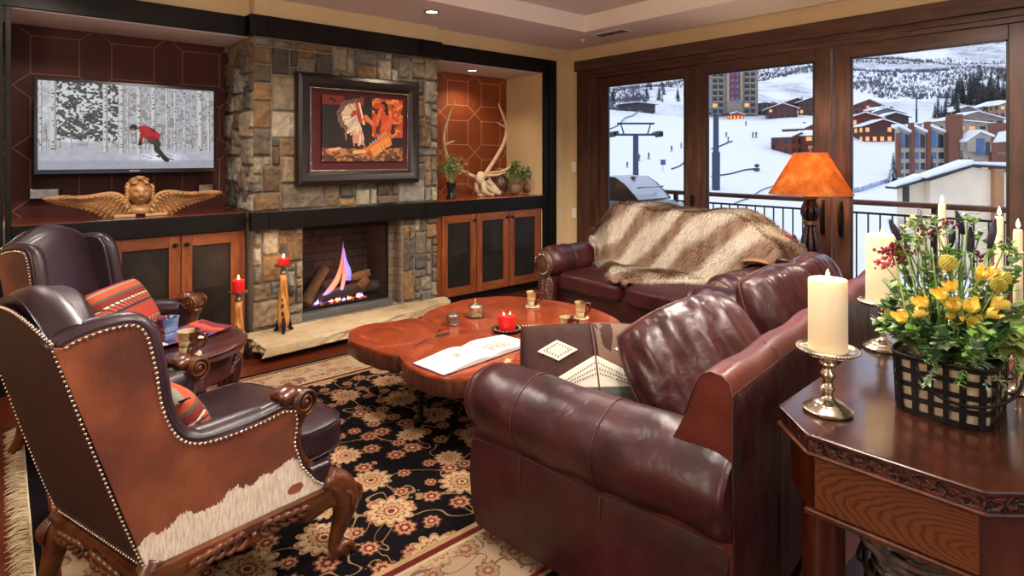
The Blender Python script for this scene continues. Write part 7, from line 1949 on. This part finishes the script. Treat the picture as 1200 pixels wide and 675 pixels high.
MB().prism([(x2-.4, 11.6), (x3, 12.4), (x3, 16), (x2+1.2, 14.6)], -4.6, -1, fn=lambda x, z, y: (x, y, z)).build('roof', M['roofsnow'], cd, smooth=False)
for f in range(3):
    for k in range(3):
        a = x2+1.3+k*3.1; MB().box(a, a+2.4, -3.12, -2.98, 1+f*3.7, 3.4+f*3.7).build('window', M['win_dark'], cd, smooth=False)
        MB().box(a-.3, a+2.7, -4.2, -3, .8+f*3.7, 1.6+f*3.7).build('balcony', cw, cd, smooth=False)
# near cream building
p = far(1120, 42); nb = thing('cream_building', 'cream-walled building with a snowy stepped roof just beyond the railing', 'building', (p.x, p.y, -7.6)); nb.rotation_euler = (0, 0, atan2(RT[1], RT[0]))
S2 = 42/FPX; nx = lambda px: (px-1120)*S2; nz = lambda py: EYE-(py-HORI)*S2+7.6
cwm = wall_m('render_cream', '#ead6ba'); dk = wall_m('dark_fascia', '#2e3434')
low = [(nx(1066), 0), (nx(1100), 0), (nx(1100), nz(206)), (nx(1066), nz(218))]; hi = [(nx(1090), 0), (nx(1200), 0), (nx(1200), nz(205)), (nx(1140), nz(196)), (nx(1090), nz(212))]
MB().prism(low, .6, 1.4, fn=lambda x, z, y: (x, y, z)).build('low_wing', cwm, nb, smooth=False); MB().prism(hi, 0, 1.1, fn=lambda x, z, y: (x, y, z)).build('main_wing', cwm, nb, smooth=False)
def roofstrip(a, b, y0, y1, name='roof'):
    (xa, za), (xb, zb_) = a, b
    MB().prism([(xa, za), (xb, zb_), (xb, zb_+.14), (xa, za+.14)], y0-.35, y1, fn=lambda x, z, y: (x, y, z)).build('fascia', dk, nb, smooth=False)
    MB().prism([(xa, za+.14), (xb, zb_+.14), (xb, zb_+.5), (xa+.1, za+.34)], y0-.25, y1, fn=lambda x, z, y: (x, y, z)).build('roof_snow', M['roofsnow'], nb, smooth=False, bevel=.05)
roofstrip((nx(1053), nz(222)), (nx(1088), nz(212)), .6, 1.5); roofstrip((nx(1084), nz(211)), (nx(1138), nz(195)), 0, 1.2); roofstrip((nx(1138), nz(195)), (nx(1205), nz(199)), 0, 1.2)
MB().box(nx(1161), nx(1172), -.35, .1, 0, nz(198)).build('wood_column', wall_m('tan_column', '#a87a52'), nb, smooth=False)
MB().box(nx(1064), nx(1069), .3, .6, nz(240), nz(218)).build('downpipe', dk, nb, smooth=False)

# ---------------- chairlift towers
M['lift'] = flat('lift_steel', '#3c4a5e', .5, .4, .1)
def tower(px, d, ztop, label, w, rot=0, h0=.5):
    p = far(px, d); zb = hgt(p.x, p.y)-.3; o = thing('chairlift_tower', label, 'ski lift tower', (p.x, p.y, zb), 0); o.rotation_euler = (0, 0, atan2(RT[1], RT[0])+R(rot)); H = ztop-zb
    MB().lathe([(h0, 0), (h0, H*.5), (h0*.72, H*.52), (h0*.66, H)], seg=14).build('mast', M['lift'], o, angle=40)
    mb = MB(); mb.box(-w*.5, w*.5, -.15, .15, H-.1, H+.12); mb.build('crossarm', M['lift'], o, smooth=False)
    for s in (-1, 1):
        MB().tube([(s*w*.5, -1.4, H+.2), (s*w*.5, 1.4, H+.2)], .16, 8).build('wheel_frame', M['lift'], o)
        for k in range(4): MB().lathe([(0, -.1), (.28, -.1), (.28, .1), (0, .1)], (s*w*.5+s*.25, -1.1+k*.7, H+.05), 12, 'X').build('sheave', M['iron'], o)
        MB().tube([(s*w*.28, 0, H), (s*w*.36, 0, H+1.1)], .07, 6).build('maintenance_leg', M['lift'], o)
    MB().tube([(-w*.45, 0, H+1.15), (w*.45, 0, H+1.15)], .10, 6).build('top_bar', M['lift'], o)
    return o, (p, zb+H)
t1 = tower(745, 60, EYE+(183-158)/FPX*60, 'chairlift tower filling the middle of the left pane', 4.2, h0=.42)
t2 = tower(839, 140, EYE+(183-134)/FPX*140, 'tall blue-grey chairlift tower at the left edge of the middle pane', 5, 20, h0=.95)
t3 = tower(1074, 330, hgt(*far(1074, 330).xy)+16, 'distant chairlift tower above the houses in the right pane', 7, 0, h0=.5)
def gline(name, pts, r, m, label, cat, dz=.25, tubef=True):
    mb = MB(); Q = catmull([tuple(far(px, d).xy) for px, d in pts], 8); mb.tube([(x, y, hgt(x, y)+dz) for x, y in Q], r, 6); o = mb.build(name, m); tag(o, label, cat); return o
def dfor(py, px):   # distance at which bare ground shows at photo row py
    lo, hi = 15, 600
    f = lambda d: HORI-(hgt(*far(px, d).xy)-EYE)/d*FPX-py
    best = min((abs(f(d)), d) for d in [15*1.015**k for k in range(250)]); return best[1]
dm = flat('snow_pipe_dark', '#3c4150', .7)
def pgl(name, pxs, r, m, label, cat, dz=.2): return gline(name, [(px, dfor(py, px)) for px, py in pxs], r, m, label, cat, dz)
pgl('snow_hose', [(834, 176), (845, 171), (858, 166)], .30, dm, 'dark hose line on the snow right of the tall lift tower, upper one', 'hose')
pgl('snow_hose', [(834, 208), (852, 205), (872, 201), (888, 198)], .22, dm, 'dark hose line on the snow right of the tall lift tower, lower one', 'hose')
pgl('snow_hose', [(787, 198), (796, 195), (803, 190)], .22, dm, 'dark pipe on the snow at the right edge of the left pane', 'hose')
pgl('path_edging', [(860, 240), (885, 228), (905, 219), (930, 210)], .12, dm, 'thin dark edging line crossing the snow just above the handrail', 'edging')
gf = pgl('slope_netting', [(713, 153), (728, 144), (745, 134), (760, 129)], .35, flat('green_netting', '#4a8a7c', .8), 'green netting line climbing the slope in the left pane', 'netting', .6)
def fence(name, pxs, h, m, label, cat='fence'):
    mb = MB(); pts = [(px, dfor(py, px)) for px, py in pxs]; Q = catmull([tuple(far(a, d).xy) for a, d in pts], 5)
    mb.grid(lambda u, v: (lambda q: (q[0], q[1], hgt(*q)+h*v))(Q[int(round(u*(len(Q)-1)))]), len(Q)-1, 1); o = mb.build(name, m); md = o.modifiers.new('thick', 'SOLIDIFY'); md.thickness = .06; tag(o, label, cat)
    for q in Q[::2]: MB().box(q[0]-.05, q[0]+.05, q[1]-.05, q[1]+.05, hgt(*q)-.1, hgt(*q)+h+.15).build('fence_post', dm, o, smooth=False)
fence('red_safety_fence', [(919, 166), (928, 171), (942, 178)], 1.6, flat('red_net', '#d0566a', .8), 'pink-red safety fence on the snow behind the lamp shade')
fence('blue_snow_fence', [(1001, 226), (1015, 222), (1041, 213)], 1.1, flat('blue_net', '#a4b2cc', .8), 'pale blue snow fence low in the right pane')
# snow gun, sign, skiers
p = far(887, dfor(201, 887)); o = thing('snow_gun', 'small snow-making machine on the snow left of the lamp shade', 'snow machine', (p.x, p.y, hgt(p.x, p.y)))
MB().lathe([(.5, -.6), (.6, 0), (.5, .6), (.3, .7)], (0, 0, 1.6), 14, 'X').build('drum', M['lift'], o); MB().box(-.8, .8, -.5, .5, .1, .9).build('carriage', M['lift'], o, smooth=False); MB().box(-2.6, -.8, -.1, .1, .3, .5).build('tow_bar', dm, o, smooth=False)
p = far(777, dfor(201, 777)); o = thing('slope_sign', 'small blue-grey trail sign on a post in the left pane', 'sign', (p.x, p.y, hgt(p.x, p.y)))
MB().box(-.05, .05, -.05, .05, 0, 3.2).build('post', dm, o, smooth=False); MB().box(-.75, .75, -.08, .02, 1.8, 3.4).build('panel', flat('sign_blue', '#4a5c80', .6), o, smooth=False); o.rotation_euler = (0, 0, atan2(RT[1], RT[0]))
def skier(px, py, label, c1, c2, sc=1.15, rot=0):
    d = dfor(py, px); p = far(px, d); o = thing('skier', label, 'person', (p.x, p.y, hgt(p.x, p.y)+.05), 0, 'skiers on the slope'); o.rotation_euler = (0, 0, atan2(RT[1], RT[0])+R(rot)); o.scale = (sc,)*3
    mb = MB(); mb.tube([(0, 0, .85), (0, -.05, 1.1), (0, -.12, 1.38), (0, -.14, 1.5)], [.15, .17, .18, .07], 10, 4); mb.ball((0, -.17, 1.63), .12, 10)
    for s in (-1, 1):
        mb.tube([(s*.09, 0, .9), (s*.12, -.10, .5), (s*.12, 0, .06), (s*.12, -.12, .05)], [.10, .08, .06, .05], 8, 4)
        mb.tube([(s*.17, -.12, 1.36), (s*.27, -.18, 1.1), (s*.25, -.36, 1.0)], [.065, .05, .045], 8, 3)
    mb.build('body', flat('ski_suit_'+c1[1:], c1, .8) if 'ski_suit_'+c1[1:] not in bpy.data.materials else bpy.data.materials['ski_suit_'+c1[1:]], o)
    for s in (-1, 1):
        MB().tube([(s*.12, -.8, .04), (s*.12, 0, .0), (s*.12, .7, .0)], [.03, .05, .04], 6, 2, flatx=1).build('ski', M['iron'], o)
        MB().tube([(s*.26, -.36, 1.02), (s*.34, -.1, .05)], .018, 5).build('ski_pole', dm, o)
skier(760, 187, 'skier in dark clothes low in the left pane beside the lift tower', '#2c3240', '', 1.3, 20)
skier(787, 178, 'skier in dark clothes at the right of the left pane', '#33302f', '', 1.3, -20)
skier(798, 174, 'skier in red at the right edge of the left pane', '#a83838', '', 1.2, 30)
skier(749, 188, 'person in red standing close beside the lift tower', '#8a2f34', '', 1.3, 0)
skier(882, 162, 'left skier of the pair in the middle of the snow field', '#2a2c38', '', 1.5, 10)
skier(886, 162, 'right skier of the pair in the middle of the snow field', '#2a2c38', '', 1.5, -10)
skier(851, 160, 'lone skier near the tall lift tower in the middle pane', '#34343c', '', 1.4, 0)
skier(853, 167, 'skier crouching near the upper hose line in the middle pane', '#2c2c36', '', 1.3, 30)
skier(874, 147, 'skier high on the snow field below the hotel', '#2a2a34', '', 1.5, 0)
skier(735, 197, 'skier in dark red low in the left pane', '#7a3a34', '', 1.1, 0)
# ---------------- trees
t = NT('fir_needles'); g = t.n('NewGeometry'); n = t.n('TexNoise', {'Vector': g.outputs['Position'], 'Scale': 1.2, 'Detail': 4.0}); 
M['fir'] = t.finish(t.ramp(n, [(.4, srgb('#20282c')), (.62, srgb('#39444a')), (.72, srgb('#b8c0cc'))]), .9)
rg = random.Random(13)
protos = []
def fir_mesh(seed):
    mb = MB(); r_ = random.Random(seed); H = 10
    mb.tube([(0, 0, 0), (0, 0, H*.95)], [.22, .04], 6)
    for k in range(17):
        z = 1.0+k*.53; R_ = 2.0*(1-z/(H+.3))**.9+.12; n_ = 9
        for q in range(n_):
            a = 2*pi*(q+r_.random()*.7)/n_; L = R_*r_.uniform(.75, 1.15); c_, s_ = cos(a), sin(a); w_ = .35*L+.1
            mb.add([(0, 0, z+.35), (c_*L-s_*w_*.5, s_*L+c_*w_*.5, z-.45*L*.5), (c_*L*1.15, s_*L*1.15, z-.55*L*.5), (c_*L+s_*w_*.5, s_*L-c_*w_*.5, z-.45*L*.5), (c_*L*.6, s_*L*.6, z-.35*L)], [(0, 1, 2), (0, 2, 3), (1, 4, 3, 2)])
    return mb
def fir(px, d, h, label, group=None):
    p = far(px, d); i = rg.randrange(3)
    if len(protos) <= i or True:
        pass
    if len(protos) < 3:
        o = fir_mesh(len(protos)).build('fir_tree', M['fir'], smooth=False); protos.append(o)
    else: o = protos[rg.randrange(3)].copy(); C.objects.link(o)
    o.location = (p.x, p.y, hgt(p.x, p.y)-.3); o.rotation_euler = (0, 0, rg.uniform(0, 6)); o.scale = (h/10*rg.uniform(.8, 1.1),)*2+(h/10,); tag(o, label, 'tree', group); return o
G1 = 'firs on the slope above the condominium'
for k in range(80):
    px = rg.choice((rg.gauss(1165, 12), rg.gauss(1145, 12), rg.uniform(1108, 1190))); d = rg.uniform(430, 700); fir(px, d, rg.uniform(11, 22), 'dark fir on the hillside behind the brick condominium', G1)
for k in range(14): fir(rg.uniform(1094, 1124), rg.uniform(330, 400), rg.uniform(8, 15), 'dark fir in the clump left of the firs above the condominium', 'firs in the clump behind the brick pier')
for k in range(26): fir(rg.uniform(715, 806), rg.uniform(480, 700), rg.uniform(6, 14), 'small dark fir along the hill ridge in the left pane', 'firs along the ridge in the left pane')
for k in range(9): fir(rg.uniform(905, 918), rg.uniform(225, 250), rg.uniform(3, 6), 'small dark fir beside the red-brown chalets', 'small firs beside the red-brown chalets')
for (px, d, h, l) in ((1047, 160, 9, 'snow-dusted fir at the left end of the brick condominium'), (1092, 158, 8.5, 'snow-dusted fir before the middle of the brick condominium'), (1127, 150, 10, 'snow-dusted fir left of the two before the right half of the condominium'), (1136, 152, 8, 'snow-dusted fir right of the two before the right half of the condominium')): fir(px, d, h, l)
# leafless scrub on the mountain
mb = MB(); vs = []; fs = []
for k in range(24000):
    px = rg.uniform(690, 1230); d = rg.uniform(420, 1500)**1.0; p = far(px, d); 
    if noise.noise(Vector((p.x*.006, p.y*.006, 3))) < -.02 or (760 < px < 900 and d < 800): continue
    z = hgt(p.x, p.y); h = rg.uniform(1.6, 4.4)*(1+d/2500)
    for q in range(5):
        a = rg.uniform(0, 2*pi); s_ = rg.uniform(.3, 1.0)*h*.45; ex, ey = cos(a)*s_, sin(a)*s_; w_ = .16*h*.5; i = len(vs)
        vs += [(p.x-RT[0]*w_+ex*.2, p.y-RT[1]*w_+ey*.2, z-.3), (p.x+RT[0]*w_+ex*.2, p.y+RT[1]*w_+ey*.2, z-.3), (p.x+ex, p.y+ey, z+h*rg.uniform(.6, 1)), (p.x+ex*.5, p.y+ey*.5+w_, z+h*.2)]; fs += [(i, i+1, i+2), (i, i+3, i+2)]
mb.v = vs; mb.f = fs; mb.mi = [0]*len(fs); mb.c = [(1,)*4]*len(fs)
sc_ = mb.build('leafless_scrub', flat('bare_scrub', '#63636e', .9, 0, .35, .05), smooth=False); tag(sc_, 'grey leafless scrub covering the snowy mountainside', 'shrubs', None, 'stuff')
# ================================================================== CAMERA, WORLD, VIEW
cam = bpy.data.cameras.new('camera'); cam.sensor_width = 36; cam.lens = 36*FPX/1200
cam.shift_y = -(337.5-HORI)/1200; cam.clip_start = .05; cam.clip_end = 5000
co = bpy.data.objects.new('camera', cam); C.objects.link(co); co.location = (0, 0, EYE)
co.rotation_euler = (R(90), 0, AZ-R(90)); bpy.context.scene.camera = co
w = bpy.data.worlds.new('sky'); bpy.context.scene.world = w; w.use_nodes = True
nt = w.node_tree; nt.nodes.clear(); ow = nt.nodes.new('ShaderNodeOutputWorld'); bg = nt.nodes.new('ShaderNodeBackground')
tc = nt.nodes.new('ShaderNodeTexCoord'); sx = nt.nodes.new('ShaderNodeSeparateXYZ'); rp = nt.nodes.new('ShaderNodeValToRGB')
nt.links.new(tc.outputs['Generated'], sx.inputs[0]); nt.links.new(sx.outputs[2], rp.inputs[0])
rp.color_ramp.elements[0].position = 0; rp.color_ramp.elements[0].color = (.60, .68, .86, 1)
rp.color_ramp.elements[1].position = .5; rp.color_ramp.elements[1].color = (.78, .85, 1.0, 1)
nt.links.new(rp.outputs[0], bg.inputs[0]); bg.inputs[1].default_value = 1.4
nt.links.new(bg.outputs[0], ow.inputs[0])
vs = bpy.context.scene.view_settings; vs.view_transform = 'Standard'; vs.look = 'None'; vs.gamma = 1; vs.exposure = 0.0
try: vs.use_curve_mapping = False
except Exception: pass
